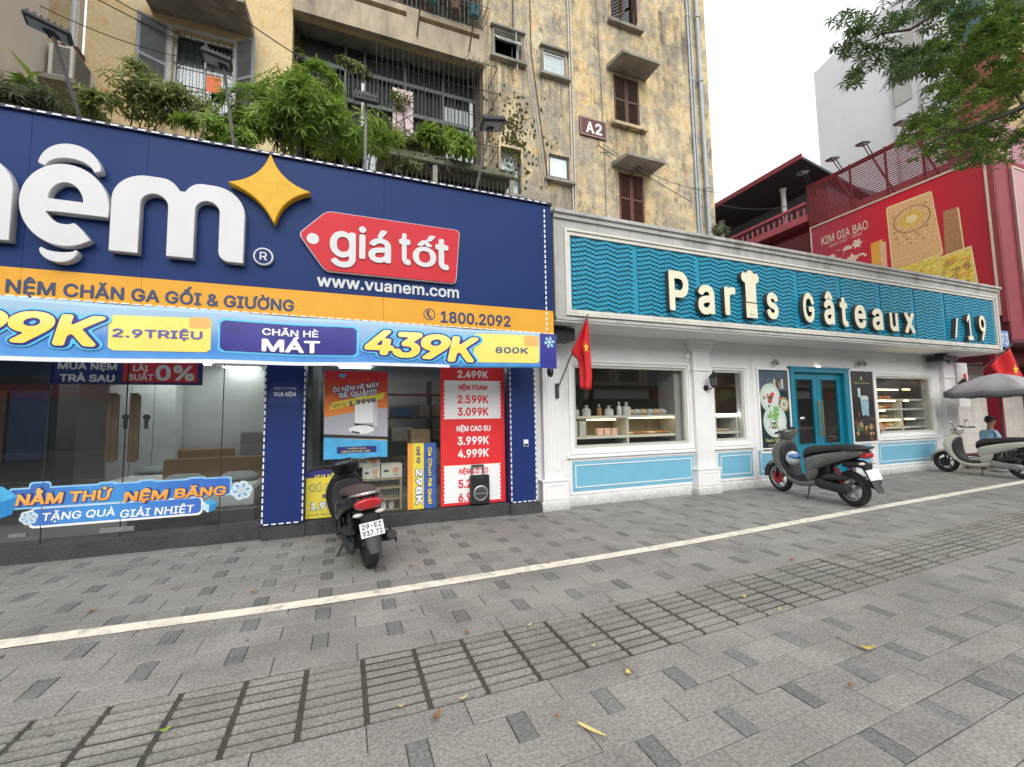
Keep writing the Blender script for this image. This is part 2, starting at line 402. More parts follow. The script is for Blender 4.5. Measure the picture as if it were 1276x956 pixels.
def arc(cx, cz, rx, rz, a0, a1, n=16):
    return [(cx+rx*math.cos(math.radians(a0+(a1-a0)*i/n)), cz+rz*math.sin(math.radians(a0+(a1-a0)*i/n))) for i in range(n+1)]
def rrect(x0, x1, z0, z1, r, n=5):
    return arc(x1-r, z1-r, r, r, 0, 90, n)+arc(x0+r, z1-r, r, r, 90, 180, n)+arc(x0+r, z0+r, r, r, 180, 270, n)+arc(x1-r, z0+r, r, r, 270, 360, n)
def star5(cx, cz, r, ri=.4, rot=90):
    return [(cx+(r if i % 2 == 0 else r*ri)*math.cos(math.radians(rot+36*i)), cz+(r if i % 2 == 0 else r*ri)*math.sin(math.radians(rot+36*i))) for i in range(10)]
# ------------------------------------------------------------------ foliage
def rnd_unit(R):
    while 1:
        v = Vector((R.uniform(-1, 1), R.uniform(-1, 1), R.uniform(-1, 1)))
        if .01 < v.length < 1: return v.normalized()
def add_leaf(mb, p, d, n_, L, w):
    """one leaf: 6-vertex blade bent at the middle, along d, facing n_"""
    s = d.cross(n_)
    if s.length < .05: s = d.cross(Vector((.3, .9, .2)))
    s.normalize(); up = s.cross(d).normalized()
    a = p; b = p+d*L*.45+s*w*.5+up*L*.06; c = p+d*L*.45-s*w*.5+up*L*.06; e = p+d*L-up*L*.12; q = p+d*L*.45
    mb.add([a, b, e, c, q], [(0, 1, 4), (1, 2, 4), (0, 4, 3), (4, 2, 3)])
def whorl(mb, R, p, axis, n, L, w, droop=.2):
    u = axis.orthogonal().normalized(); v = axis.cross(u); a0 = R.uniform(0, 6)
    for k in range(n):
        a = a0+2*PI*k/n+R.uniform(-.2, .2); d = (u*math.cos(a)+v*math.sin(a)+axis*R.uniform(.0, .55)-Vector((0, 0, droop))).normalized()
        add_leaf(mb, p, d, axis, L*R.uniform(.75, 1.2), w)
# ------------------------------------------------------------------ clean glyph outlines: rasterise, thicken, trace
_field = {}; _ch = []
def glyph_field(s, bold, shear, N, space=1.):
    """smoothed coverage of the string on a grid: (values, x of column 0, y of row 0, cell) with capital height 1"""
    key = (s, round(bold, 4), round(shear, 3), N, space)
    if key in _field: return _field[key]
    cu = bpy.data.curves.new('t', 'FONT'); cu.body = s
    if FONT: cu.font = FONT
    cu.resolution_u = 4; cu.shear = shear; cu.space_character = space
    o = bpy.data.objects.new('tmp', cu); COL.objects.link(o); dg = bpy.context.evaluated_depsgraph_get()
    c2 = o.evaluated_get(dg).to_curve(dg); loops = []
    for sp in c2.splines:
        if sp.type == 'BEZIER':
            bp = sp.bezier_points; n = len(bp); L = []
            for i in range(n):
                a, b = bp[i], bp[(i+1) % n]
                p0, p1, p2, p3 = a.co, a.handle_right, b.handle_left, b.co
                straight = (p1-p0).cross(p3-p0).length < 1e-6 and (p2-p0).cross(p3-p0).length < 1e-6
                for k in range(1 if straight else 6):
                    t = k/(1 if straight else 6); q = p0*(1-t)**3+p1*3*t*(1-t)**2+p2*3*t*t*(1-t)+p3*t**3; L.append((q.x, q.y))
            loops.append(L)
        else: loops.append([(p.co[0], p.co[1]) for p in sp.points])
    bpy.data.objects.remove(o); bpy.data.curves.remove(cu)
    loops = [np.array(l) for l in loops if len(l) > 2]
    if not loops: return None
    if not _ch:
        a = textmesh('H'); ys_ = [v.co.y for v in a.vertices]; _ch.append(max(ys_)-min(ys_)); print('CAPH', _ch[0])
    CAPH = _ch[0]; SS = 2; cell = 1./N/SS; rad = bold/.727
    al = np.concatenate(loops)/CAPH; mn = al.min(0)-rad-4./N; mxx = al.max(0)+rad+4./N
    w = int((mxx[0]-mn[0])/cell)+2; h = int((mxx[1]-mn[1])/cell)+2; w += w % 2; h += h % 2
    wn = np.zeros((h, w), np.int32); ys = mn[1]+(np.arange(h)+.5)*cell
    for lp in loops:
        lp = lp/CAPH; nx_ = np.roll(lp, -1, 0)
        for (x0, y0), (x1, y1) in zip(lp, nx_):
            if y0 == y1: continue
            d = 1 if y1 > y0 else -1; ya, yb = min(y0, y1), max(y0, y1)
            j0 = int(np.ceil((ya-mn[1])/cell-.5)); j1 = int(np.ceil((yb-mn[1])/cell-.5))
            for j in range(max(j0, 0), min(j1, h)):
                x = x0+(ys[j]-y0)/(y1-y0)*(x1-x0); i = int(np.ceil((x-mn[0])/cell-.5))
                if i < w: wn[j, max(i, 0):] += d
    A = wn != 0; r = rad/cell
    if r > .6:
        Bm = A.copy(); R_ = int(r)
        for dy in range(-R_, R_+1):
            k = int(math.sqrt(max(r*r-dy*dy, 0))); row = np.zeros_like(A)
            cs = np.cumsum(np.pad(A, ((0, 0), (k+1, k))).astype(np.int32), 1); row = (cs[:, 2*k+1:]-cs[:, :-(2*k+1)]) > 0
            row = row[:, :w]
            if dy > 0: Bm[dy:] |= row[:-dy]
            elif dy < 0: Bm[:dy] |= row[-dy:]
            else: Bm |= row
        A = Bm
    F = A.astype(float).reshape(h//2, 2, w//2, 2).mean((1, 3))
    G = F.copy(); G[1:-1] = (F[:-2]+2*F[1:-1]+F[2:])/4; F = G.copy(); F[:, 1:-1] = (G[:, :-2]+2*G[:, 1:-1]+G[:, 2:])/4
    res = (F, mn[0]+cell, mn[1]+cell, 1./N, rad); _field[key] = res; return res
def simp(P, eps):
    if len(P) < 5: return P
    P = np.array(P); n = len(P); k = int(np.argmax(((P-P[0])**2).sum(1)))
    def dp(a, b):
        if b <= a+1: return [a]
        A, B = P[a], P[b]; d = B-A; L = np.hypot(*d)+1e-12; q = P[a+1:b]-A; D = np.abs(d[0]*q[:, 1]-d[1]*q[:, 0])/L; m = int(np.argmax(D))
        if D[m] < eps: return [a]
        return dp(a, a+1+m)+dp(a+1+m, b)
    P = np.vstack([P, P[:1]]); idx = dp(0, k)+dp(k, n); return [tuple(P[i]) for i in idx]
def field_loops(fd, eps=.12):
    F, x0, y0, c, _ = fd; h, w = F.shape; T = .5; B = F > T; nxt = {}
    code = B[:-1, :-1]*1+B[:-1, 1:]*2+B[1:, 1:]*4+B[1:, :-1]*8
    # cell edges: 0 bottom 1 right 2 top 3 left ; keep inside on the left
    TB = {1: [(3, 0)], 2: [(0, 1)], 3: [(3, 1)], 4: [(1, 2)], 5: [(3, 0), (1, 2)], 6: [(0, 2)], 7: [(3, 2)], 8: [(2, 3)], 9: [(2, 0)], 10: [(0, 1), (2, 3)], 11: [(2, 1)], 12: [(1, 3)], 13: [(1, 0)], 14: [(0, 3)]}
    def key(i, j, e): return (('h', i, j), ('v', i+1, j), ('h', i, j+1), ('v', i, j))[e]
    def pt(k):
        t, i, j = k; a = F[j, i]; b = F[j, i+1] if t == 'h' else F[j+1, i]; f = (T-a)/(b-a) if b != a else .5
        return (x0+(i+f)*c, y0+j*c) if t == 'h' else (x0+i*c, y0+(j+f)*c)
    for j, i in zip(*np.nonzero((code > 0) & (code < 15))):
        for a, b in TB[int(code[j, i])]: nxt[key(int(i), int(j), a)] = key(int(i), int(j), b)
    out = []
    while nxt:
        k0, k = nxt.popitem(); L = [pt(k0)]; g = 0
        while k != k0 and k in nxt and g < 100000: L.append(pt(k)); k = nxt.pop(k); g += 1
        if len(L) > 5: out.append(simp(L, eps*c))
    return [l for l in out if len(l) > 2]
def field_cells(fd):
    F, x0, y0, c, _ = fd; h, w = F.shape; T = .5; vs = {}; V = []; FC = []
    def vid(k, p):
        if k not in vs: vs[k] = len(V); V.append(p)
        return vs[k]
    B = F > T; code = B[:-1, :-1]*1+B[:-1, 1:]*2+B[1:, 1:]*4+B[1:, :-1]*8
    for j, i in zip(*np.nonzero(code)):
        i = int(i); j = int(j); cs = [(i, j), (i+1, j), (i+1, j+1), (i, j+1)]; poly = []
        for q in range(4):
            a, b = cs[q], cs[(q+1) % 4]; fa, fb = F[a[1], a[0]], F[b[1], b[0]]
            if fa > T: poly.append(vid(a, (x0+a[0]*c, y0+a[1]*c)))
            if (fa > T) != (fb > T):
                f = (T-fa)/(fb-fa); k = (min(a, b), max(a, b)); poly.append(vid(k, (x0+(a[0]+(b[0]-a[0])*f)*c, y0+(a[1]+(b[1]-a[1])*f)*c)))
        if len(poly) > 2: FC.append(tuple(poly))
    return np.array(V), FC
def lettering(s, x0, x1, z0, z1, Y, m, name='lettering', parent=None, th=0, bold=.02, shear=0, fit='cap', flat=.003, mapper=None, space=1., smooth=False, N=None, res=None, rot=0, bev=0, lab=None):
    """string between x0..x1 with baseline z0 and capital height z1-z0 (fit='cap') or box height (fit='box'), front face at Y-flat-th"""
    N = N or (56 if (z1-z0) > .15 else 34 if (z1-z0) > .07 else 22)
    if mapper: N = min(N, 34)
    fd = glyph_field(s, bold, shear, N, space)
    if fd is None: return None
    rad = fd[4]
    if mapper: V, FC = field_cells(fd); mn, mxx = V.min(0), V.max(0)
    else:
        lps = field_loops(fd); a = np.array([p for l in lps for p in l]); mn, mxx = a.min(0), a.max(0)
    b, h = (-rad, 1+2*rad) if fit == 'cap' else (mn[1], mxx[1]-mn[1])
    fx = lambda X: x0+(X-mn[0])/(mxx[0]-mn[0])*(x1-x0); fz = lambda Z: z0+(Z-b)/h*(z1-z0)
    if mapper:
        me = bpy.data.meshes.new(name); P = [mapper(fx(p[0]), Y-flat, fz(p[1])) for p in V]
        off = woff(parent) if parent is not None else Vector((0, 0, 0))
        me.from_pydata([tuple(Vector(p)-off) for p in P], [], FC); me.update(); return link(name, me, m, parent)
    L2 = [[(fx(p[0]), fz(p[1])) for p in l] for l in lps]
    if rot:
        cx, cz = (x0+x1)/2, (z0+z1)/2; ca, sa = math.cos(rot), math.sin(rot)
        L2 = [[(cx+(x-cx)*ca-(z-cz)*sa, cz+(x-cx)*sa+(z-cz)*ca) for x, z in l] for l in L2]
    return shape(name, L2, Y-flat, th, m, parent, bevel=bev)
# ================================================================== GROUND
def warp(x): return .045*(math.sqrt((x-.8)**2+1)-1)
gm = mat('ground_far', (.16, .16, .155), .9, 0, .2, .3)
MB().quad((-400, -400, -.12), (400, -400, -.12), (400, 400, -.12), (-400, 400, -.12)).build('ground', gm, kind='structure', fixn=False)
# road behind the photographer with its kerb
asph = mat('asphalt', (.055, .055, .057), .85, 0, .2, 3, .4, 150)
MB().quad((-80, -16, -.11), (90, -16, -.11), (90, -2.4, -.11), (-80, -2.4, -.11)).build('road', asph, kind='structure', fixn=False)
kb = MB()
for i in range(40): kb.box(-20+i*1.0, -2.4, -.12, -20+i*1.0+.985, -2.18, .012)
kb.build('kerb', mat('kerbstone', (.33, .33, .32), .8, 0, .2, 3), kind='structure')
joint = mat('joint_mortar', (.055, .05, .042), .95, 0, .3, 6)
pv = MB()
xs = [-9+i*1.0 for i in range(40)]
for i in range(len(xs)-1):
    a, b = xs[i], xs[i+1]
    pv.quad((a, -2.18, -.0085), (b, -2.18, -.0085), (b, 14, -.0085), (a, 14, -.0085))
pavement = pv.build('pavement', joint, kind='structure', fixn=False)
G_L = granite('granite_paver_stone', (.248, .235, .218), .09)
G_D = granite('dark_paver_stone', (.162, .165, .16), .15, amt=.5)
G_G = granite('grooved_paver_stone', (.235, .225, .205), .12, (.12, .10, .075), .6)
for m_ in (G_L, G_D, G_G): recolour(m_, spots); recolour(m_, soot)
RG = random.Random(3)
def visible(x, y):
    d = Vector((x, y, -CH)); w = d.dot(_f)
    if w < .2: return False
    u = 638+CF*d.dot(_r2)/w; v = 478-CF*d.dot(_u2)/w
    return -40 < u < 1316 and v < 990
pieces = {'paver': [], 'dark_paver': [], 'grooved_paver': []}
def row(y0, y1, dark, off):
    k0 = int((-9-off)/.492)
    for k in range(k0, 48):
        a = off+k*.4925
        segs = [(a, a+.4925, 'paver')] if not dark else [(a, a+.10, 'dark_paver'), (a+.10, a+.4925, 'paver')]
        for x0, x1, kind in segs:
            xm = (x0+x1)/2; w0 = warp(xm)
            pieces[kind].append((x0, x1, y0, y1))
y = 3.005; j = 0
while y < 6.7:
    row(y, y+.2215, j % 2 == 1, .31 if j % 2 == 1 else .10); y += .2215; j += 1
y = 2.36; j = 0
while y > -1.95:
    row(y-.194, y, j % 2 == 1, .285 if j % 2 == 1 else .12); y -= .194; j += 1
for r_ in range(2):
    for k in range(-28, 70):
        x0 = .127+k*.3155; y0 = 2.362+r_*.321
        pieces['grooved_paver'].append((x0, x0+.3155, y0, y0+.321))
def paver_geo(mb, kind, x0, x1, y0, y1, hz, tilt, gap=.0045):
    g = gap; X0, X1, Y0, Y1 = x0+g/2, x1-g/2, y0+g/2, y1-g/2
    def W_(x, y): return y+warp(x)
    c = .004
    zt = [hz+tilt[0], hz+tilt[1], hz-tilt[0], hz-tilt[1]]
    if kind != 'grooved_paver':
        o = [(X0, Y0), (X1, Y0), (X1, Y1), (X0, Y1)]; ii = [(X0+c, Y0+c), (X1-c, Y0+c), (X1-c, Y1-c), (X0+c, Y1-c)]
        vs = [(x, W_(x, y), -.02) for x, y in o]+[(x, W_(x, y), zt[k]-.003) for k, (x, y) in enumerate(o)]+[(x, W_(x, y), zt[k]) for k, (x, y) in enumerate(ii)]
        mb.add(vs, [(0, 1, 5, 4), (1, 2, 6, 5), (2, 3, 7, 6), (3, 0, 4, 7), (4, 5, 9, 8), (5, 6, 10, 9), (6, 7, 11, 10), (7, 4, 8, 11), (8, 9, 10, 11)])
    else:
        # slab with four raised bars, deep slots at both ends
        b0 = hz-.018
        mb.add([(X0, W_(X0, Y0), b0), (X1, W_(X1, Y0), b0), (X1, W_(X1, Y1), b0), (X0, W_(X0, Y1), b0)], [(0, 1, 2, 3)])
        p = (Y1-Y0)/4
        for q in range(4):
            ya, yb = Y0+q*p+.0085, Y0+(q+1)*p-.0085; xa, xb = X0+.0105, X1-.0105; t = .003; k = .007
            o = [(xa+k, ya), (xb-k, ya), (xb, ya+k), (xb, yb-k), (xb-k, yb), (xa+k, yb), (xa, yb-k), (xa, ya+k)]
            xm, ym = (xa+xb)/2, (ya+yb)/2
            vs = [(x, W_(x, y), b0) for x, y in o]+[(xm+(x-xm)*.985, W_(x, ym+(y-ym)*.88), hz+tilt[0]) for x, y in o]
            mb.add(vs, [(i, (i+1) % 8, 8+(i+1) % 8, 8+i) for i in range(8)]+[tuple(range(8, 16))])
for kind, lst in pieces.items():
    m = {'paver': G_L, 'dark_paver': G_D, 'grooved_paver': G_G}[kind]
    lst.sort(key=lambda q: (not visible((q[0]+q[1])/2, (q[2]+q[3])/2+warp((q[0]+q[1])/2)), (q[0]*.5+q[1]*.5)**2+((q[2]+q[3])/2)**2))
    rest = MB()
    for i, q in enumerate(lst):
        hz = max(-.003, min(.003, RG.gauss(0, .0013))); ti = (RG.gauss(0, .001), RG.gauss(0, .001))
        if kind == 'grooved_paver' and RG.random() < .15: hz -= .002
        if i < 300:
            cx, cy = (q[0]+q[1])/2, (q[2]+q[3])/2+warp((q[0]+q[1])/2)
            mb = MB(); paver_geo(mb, kind, *q, hz, ti)
            me = mb.mesh((cx, cy, 0)); me.name = kind; o = link(kind, me, m, pavement); o.location = (cx, cy, 0)
        else: paver_geo(rest, kind, *q, hz, ti)
    if rest.v: rest.build(kind+'_field', m, pavement, kind='stuff', fixn=False)
# painted line, worn, following the pavement's slight bend
ln = MB(); pts = [(-4.0, 4.34, 4.17), (-2.22, 4.25, 4.10), (-.16, 4.10, 3.955), (3.2, 4.14, 4.0), (7.4, 4.40, 4.25), (13.3, 4.69, 4.53), (18, 4.9, 4.75)]
def lerp(t, k):
    for a, b in zip(pts, pts[1:]):
        if t <= b[0]: f = (t-a[0])/(b[0]-a[0]); return a[k]+(b[k]-a[k])*f
    return pts[-1][k]
prev = None; n = 440
for i in range(n+1):
    x = -4+22*i/n; c = sum(lerp(x+dx, 1) for dx in (-.8, -.4, 0, .4, .8))/5 if -3 < x < 17 else lerp(x, 1)
    d = sum(lerp(x+dx, 2) for dx in (-.8, -.4, 0, .4, .8))/5 if -3 < x < 17 else lerp(x, 2)
    cur = ((x, c+RG.gauss(0, .0025), .0052), (x, d+RG.gauss(0, .0025), .0052))
    if prev: ln.quad(prev[1], cur[1], cur[0], prev[0])
    prev = cur
lm = mat('road_line_paint', (.74, .69, .58), .7, 0, .14, 6, .3, 120, dirt=((.27, .25, .22), .9, 7))
ln.build('painted_line', lm, kind='structure', fixn=False)
# darker repaired slab patch near the silver scooter
# fallen leaves, each its own thing
lf_y = leafmat('leaf_litter_yellow', (.62, .45, .08), (.72, .58, .16), .6, .1)
lf_b = leafmat('leaf_litter_brown', (.22, .10, .04), (.34, .18, .08), .7, .1)
lf_p = leafmat('leaf_litter_pale', (.50, .42, .24), (.6, .52, .34), .7, .1)
def leafobj(u, v, L, w, ang, m, label, curl=.012, grp=None):
    x, y = PG(u, v); mb = MB(); n = 8; ca, sa = math.cos(ang), math.sin(ang)
    rows = []
    for i in range(n+1):
        t = i/n; hw = w*.5*math.sin(PI*min(max(t, .0), 1))**.75*(1-.25*t)+.0006; s = (t-.5)*L
        z = .012+curl*(2*t-1)**2
        for k in (-1, 0, 1):
            px, py = s, k*hw; rows.append((x+px*ca-py*sa, y+px*sa+py*ca, z+(.006 if k else 0)))
    fs = []
    for i in range(n):
        for k in range(2): a = i*3+k; fs.append((a, a+1, a+4, a+3))
    mb.add(rows, fs); off = (x, y, 0); me = mb.mesh(off); o = link('fallen_leaf', me, m, None, True); o.location = off
    md = o.modifiers.new('s', 'SOLIDIFY'); md.thickness = .0012
    tag(o, label, 'leaf', grp)
lf_l = leafmat('leaf_litter_lemon', (.72, .58, .20), (.80, .68, .32), .6, .1)
_a, _b = PG(717, 904), PG(756, 923)
leafobj(736, 913, math.hypot(_b[0]-_a[0], _b[1]-_a[1]), .024, math.atan2(_b[1]-_a[1], _b[0]-_a[0]), lf_l, 'large long yellow leaf lying on the paving at the front', .004)
leafobj(1080, 811, .085, .04, -.6, lf_y, 'curled pale yellow leaf right of the middle of the near paving', .02)
LV = [(582, 791, .05, .03, 1.8, lf_b, 'upright brown leaf at the upper edge of the grooved strip'),
 (544, 896, .07, .03, .9, lf_b, 'twisted brown leaf below the grooved strip'),
 (577, 874, .06, .022, .2, lf_p, 'pale curled leaf on the lower edge of the grooved strip'),
 (783, 842, .045, .03, 1.2, lf_y, 'small yellow brown leaf under the corner of the grooved strip'),
 (513, 707, .06, .03, .2, lf_b, 'brown leaf on the paving right of the black scooter'),
 (660, 782, .05, .02, .5, lf_p, 'pale thin leaf between grooved slabs left of centre'),
 (739, 808, .05, .02, .3, lf_p, 'pale brown leaf on a grooved slab right of centre'),
 (500, 884, .04, .02, 0, lf_p, 'tiny pale leaf scrap on the grooved strip left of the twisted leaf'),
 (762, 751, .045, .022, 1.1, lf_b, 'reddish leaf just above the grooved strip'),
 (684, 703, .06, .02, 0, lf_b, 'brown leaf touching the upper edge of the white line'),
 (971, 762, .05, .02, .4, lf_y, 'yellow leaf with pink edge beside the grooved strip below the bakery'),
 (927, 746, .05, .03, .2, lf_y, 'yellow leaf on the grooved strip below the silver scooter'),
 (1060, 858, .04, .03, .4, lf_b, 'small brown leaf below the curled yellow leaf'),
 (987, 699, .07, .03, 0, lf_b, 'brown leaf on the paving between white line and grooved strip'),
 (1182, 694, .08, .03, 0, lf_b, 'brown leaf on the far end of the grooved strip'),
 (1107, 649, .07, .03, 0, lf_p, 'pale leaf below the white line behind the silver scooter'),
 (936, 630, .06, .03, .5, lf_b, 'orange leaf on the paving near the white pilaster foot'),
 (316, 740, .06, .03, .5, lf_b, 'curled brown leaf on the paving left of the black scooter'),
 (218, 735, .08, .012, 1.1, lf_b, 'brown leaf stalk on the paving above the left part of the white line'),
 (116, 763, .05, .03, .3, lf_b, 'dark brown leaf by the left end of the white line'),
 (206, 914, .05, .025, .3, leafmat('leaf_litter_green', (.35, .5, .05), (.45, .6, .08)), 'yellow green leaf on the grooved strip at lower left'),
 (694, 897, .03, .02, .3, lf_b, 'small brown scrap left of the large yellow leaf'),
 (835, 688, .04, .03, 1, lf_b, 'small orange leaf below the white line at middle right'),
 (1064, 657, .04, .03, 1, lf_b, 'small dark leaf under the silver scooter tail')]
for q in LV: leafobj(*q)
# ================================================================== MATTRESS SHOP (left)
YF, YC, YG = 5.65, 6.30, 6.46        # fascia front, column front, shop glass
XL = -7.2; XR = 2.875                # shop extends past the picture on the left
B_NAVY = mat('navy_panel', (.006, .028, .125), .5, 0, .10, .9, spec=.18)
B_COL = mat('navy_column', (.008, .028, .15), .35, 0, .08, 2)
B_YEL = mat('amber_band', (.70, .34, .028), .5, 0, .06, 3, spec=.3)
WHT = mat('white_letter_face', (.56, .57, .58), .45, 0, .04, 3, coords='obj')
WSIDE = mat('white_sheet', (.78, .78, .77), .5, 0, .06, 3)
LED = mat('led_white', (.85, .86, .88), .4, 0, .03)
BLK = mat('black_plastic', (.018, .018, .02), .4, 0, .2, 8, coords='obj')
DRK = mat('dark_grey_metal', (.06, .062, .065), .45, .3, .2, 8)
STL = mat('brushed_steel', (.5, .5, .5), .3, .9, .1, 20)
shop = thing('mattress_shop', 'mattress shop front with navy columns and a wide glass front under a navy fascia', 'shop', ((XL+XR)/2, 7, 0))
GRN = granite('black_granite_sill', (.05, .052, .055), .05, (.12, .11, .10), .35)
# plinth
pl = MB()
pl.box(XL, 6.42, -.01, -.955, 6.75, .185, b=.004); pl.box(-.955, 6.30+.02, -.01, -.46, 6.75, .178, b=.004)
pl.box(-.46, 6.345, -.01, 2.40, 6.75, .178, b=.004); pl.box(2.40, 6.285, -.01, 2.90, 6.75, .172, b=.004)
pl.build('plinth', GRN, shop)
# columns
for x0, x1, z0 in ((-.955, -.475, .19), (2.405, 2.845, .182)):
    c = MB().box(x0, YC, z0, x1, 6.72, 2.95, b=.004).build('column', B_COL, shop)
    d = MB()
    for xe in (x0+.012, x1-.012):
        z = z0+.03
        while z < 2.5: d.box(xe-.008, YC-.012, z, xe+.008, YC-.001, z+.055); z += .085
    x = x0+.03
    while x < x1-.06: d.box(x, YC-.012, z0+.006, x+.055, YC-.001, z0+.02); x += .085
    d.build('led_strip', LED, c, kind='stuff')
# company lettering on the first column
navy2 = mat('navy_plate', (.02, .045, .2), .35, 0, .05)
x0, x1, z0, z1 = RC(YC, 336, 476, 504, 374)
cp = MB().box(x0, YC-.006, z0, x1, YC-.001, z1).build('company_plate', navy2, shop)
lt = mat('pale_lettering', (.72, .75, .82), .5, 0, .02)
LT3('CÔNG TY CỔ PHẦN', YC-.006, 341, 482.5, 485.5, 369, lt, parent=cp, name='lettering', bold=.015)
LT3('VUA NỆM', YC-.006, 341, 488.5, 494, 368.5, lt, parent=cp, name='lettering', bold=.04)
LT3('Số 19 phố nhỏ, Hà Nội', YC-.006, 343, 498, 500, 367, lt, parent=cp, name='lettering', bold=.0) if False else None
# shell: side walls, back wall, floor, ceiling
wal = mat('shop_wall_white', (.50, .51, .50), .7, 0, .06)
MB().box(XL, 6.75, -.02, XL+.1, 10.2, 3.0).build('side_wall', wal, shop)
MB().box(2.80, 6.725, -.02, 2.93, 10.2, 3.0).build('side_wall', wal, shop)
MB().box(XL+.1, 10.1, -.02, 2.8, 10.2, 3.0).build('back_wall', wal, shop)
MB().box(XL, 6.75, -.03, 2.8, 10.1, .10).build('floor', mat('shop_floor', (.26, .25, .24), .25, 0, .15, 1), shop)
MB().box(XL, 6.5, 2.58, 2.8, 10.1, 2.62).build('ceiling', mat('shop_ceiling', (.7, .7, .68), .7), shop)
MB().box(-1.0, 6.75, .1, -.42, 10.1, 2.57).build('partition', mat('partition_dark', (.16, .16, .16), .6), shop)
lamp = mat('ceiling_lamp_lit', (.9, .92, .9), .4, emit=(.95, 1, .97, 5.5))
for x, y in ((-1.62, 8.1), (-1.5, 8.9), (-1.9, 9.9), (-3.2, 9.4), (-3.4, 7.8), (-2.6, 9.3), (.9, 8.3), (.2, 9.3), (1.9, 8.3)):  # more panels than are in view, the extra ones added to brighten the interior
    MB().box(x-.3, y-.12, 2.555, x+.3, y+.12, 2.576).build('ceiling_lamp', lamp, shop)
# window/door glass
GL = glass('shop_glass', (.955, .975, .97), .06, gain=.8)
fr = mat('dark_joint', (.03, .03, .032), .4)
def pane(x0, x1, z0, z1, y, par, m=GL): return MB().box(x0, y, z0, x1, y+.012, z1).build('glass_pane', m, par)
door_x = [PY(u, 560, YG)[0] for u in (57, 154.5, 276)]
edges = [XL+.02, -5.4, door_x[0], door_x[1], door_x[2], -.957]
for a, b in zip(edges, edges[1:]): pane(a+.004, b-.004, .19, 2.88, YG, shop)
pane(-.47, 2.40, .19, 2.88, YG, shop)
for e in edges[1:-1]: MB().box(e-.004, YG-.002, .19, e+.004, YG+.014, 2.88).build('pane_joint', fr, shop)
brz = mat('bronze_handle', (.11, .085, .06), .35, .6, .2, 6)
for uu, vt, vb, u2 in ((133, 490, 576, 147.5), (161, 490, 576, 174)):
    x0, x1, z0, z1 = RC(YG-.05, uu, vt, vb, u2)
    h = MB(); h.box(x0, YG-.07, z0, x0+.045, YG-.045, z1); h.box(x1-.02, YG-.07, z0+.02, x1, YG-.045, z1-.02); h.box(x0+.045, YG-.066, z0, x1-.02, YG-.05, z1)
    h.tube([(x0+.04, YG-.045, z1-.15), (x0+.04, YG, z1-.15)], .01); h.tube([(x0+.04, YG-.045, z0+.15), (x0+.04, YG, z0+.15)], .01)
    h.build('door_handle', brz, shop)
    lk = MB(); lk.tube([(x1+.05, YG-.02, (z0+z1)/2+.12), (x1+.05, YG, (z0+z1)/2+.12)], .035, 12); lk.box(x1+.035, YG-.03, (z0+z1)/2-.02, x1+.065, YG, (z0+z1)/2+.1)
    lk.build('door_lock', BLK, shop)
for u0, v0, v1, u1 in ((124, 659, 665, 167), (10, 666, 671, 32), (254, 650, 655, 272)):
    x0, x1, z0, z1 = RC(YG-.01, u0, v0, v1, u1)
    MB().box(x0, YG-.012, z0, x1, YG-.001, z1, b=.003).build('door_patch_fitting', STL if u0 < 200 else BLK, shop)
x0, x1, z0, z1 = RC(YG-.02, 648, 547.5, 556, 653.5)
sw = MB().box(x0, YC-.02, z0, x1, YC-.001, z1, b=.003).build('wall_switch', WSIDE, shop)
MB().box(x0+.008, YC-.025, z0+.01, x1-.008, YC-.02, (z0+z1)/2-.01).build('switch_key', BLK, sw)
# ---- fascia sign
sign = thing('shop_signboard', 'huge navy and amber shop sign with white letters, gold star and red price tag', 'sign', (0, YF, 2.7))
ZT, ZM = 4.675, 3.06
def zb_(x): return 2.732-.009*(x+.1)
seams = [XL, -3.7, -1.53, .22, XR]
sx = [PY(u, 250, YF)[0] for u in (181.5, 430)]
ex = [XL, -4.6, -3.0, sx[0], .45, XR]
for a, b in zip(ex, ex[1:]):
    MB().box(a+.0015, YF, ZM, b-.0015, YF+.05, ZT, b=.0015).build('navy_panel', B_NAVY, sign)
    MB().prism([(a+.0015, zb_(a)), (b-.0015, zb_(b)), (b-.0015, ZM-.002), (a+.0015, ZM-.002)], YF-.004, YF+.05).build('amber_panel', B_YEL, sign)
MB().prism([(XL, zb_(XL)), (XR, zb_(XR)), (XR, ZT-.01), (XL, ZT-.01)], YF+.051, 7.4).build('sign_box', B_NAVY, sign)
tr = MB(); tr.box(XL, YF-.03, ZT, XR+.01, YF+.5, ZT+.035); tr.build('top_trim', mat('navy_trim', (.012, .016, .06), .5), sign)
d = MB(); x = XL
while x < XR-.1: d.box(x, YF-.04, ZT+.006, x+.07, YF-.031, ZT+.02); x += .118
x = XL
while x < XR-.05: d.box(x, YF-.016, zb_(x)+.004, x+.07, YF-.005, zb_(x)+.016); x += .1
z = zb_(XR)+.05
while z < ZT-.05: d.box(XR-.125, YF-.014, z, XR-.108, YF-.001, z+.05); z += .078
d.build('led_strip', LED, sign, kind='stuff')
LS = mat('letter_side', (.55, .56, .56), .5, 0, .08, 3)
def raised(name, loops, th, mface, par, z=0, bev=.006):
    s = shape(name, loops, YF-z, th, mface, par, bevel=bev); return s
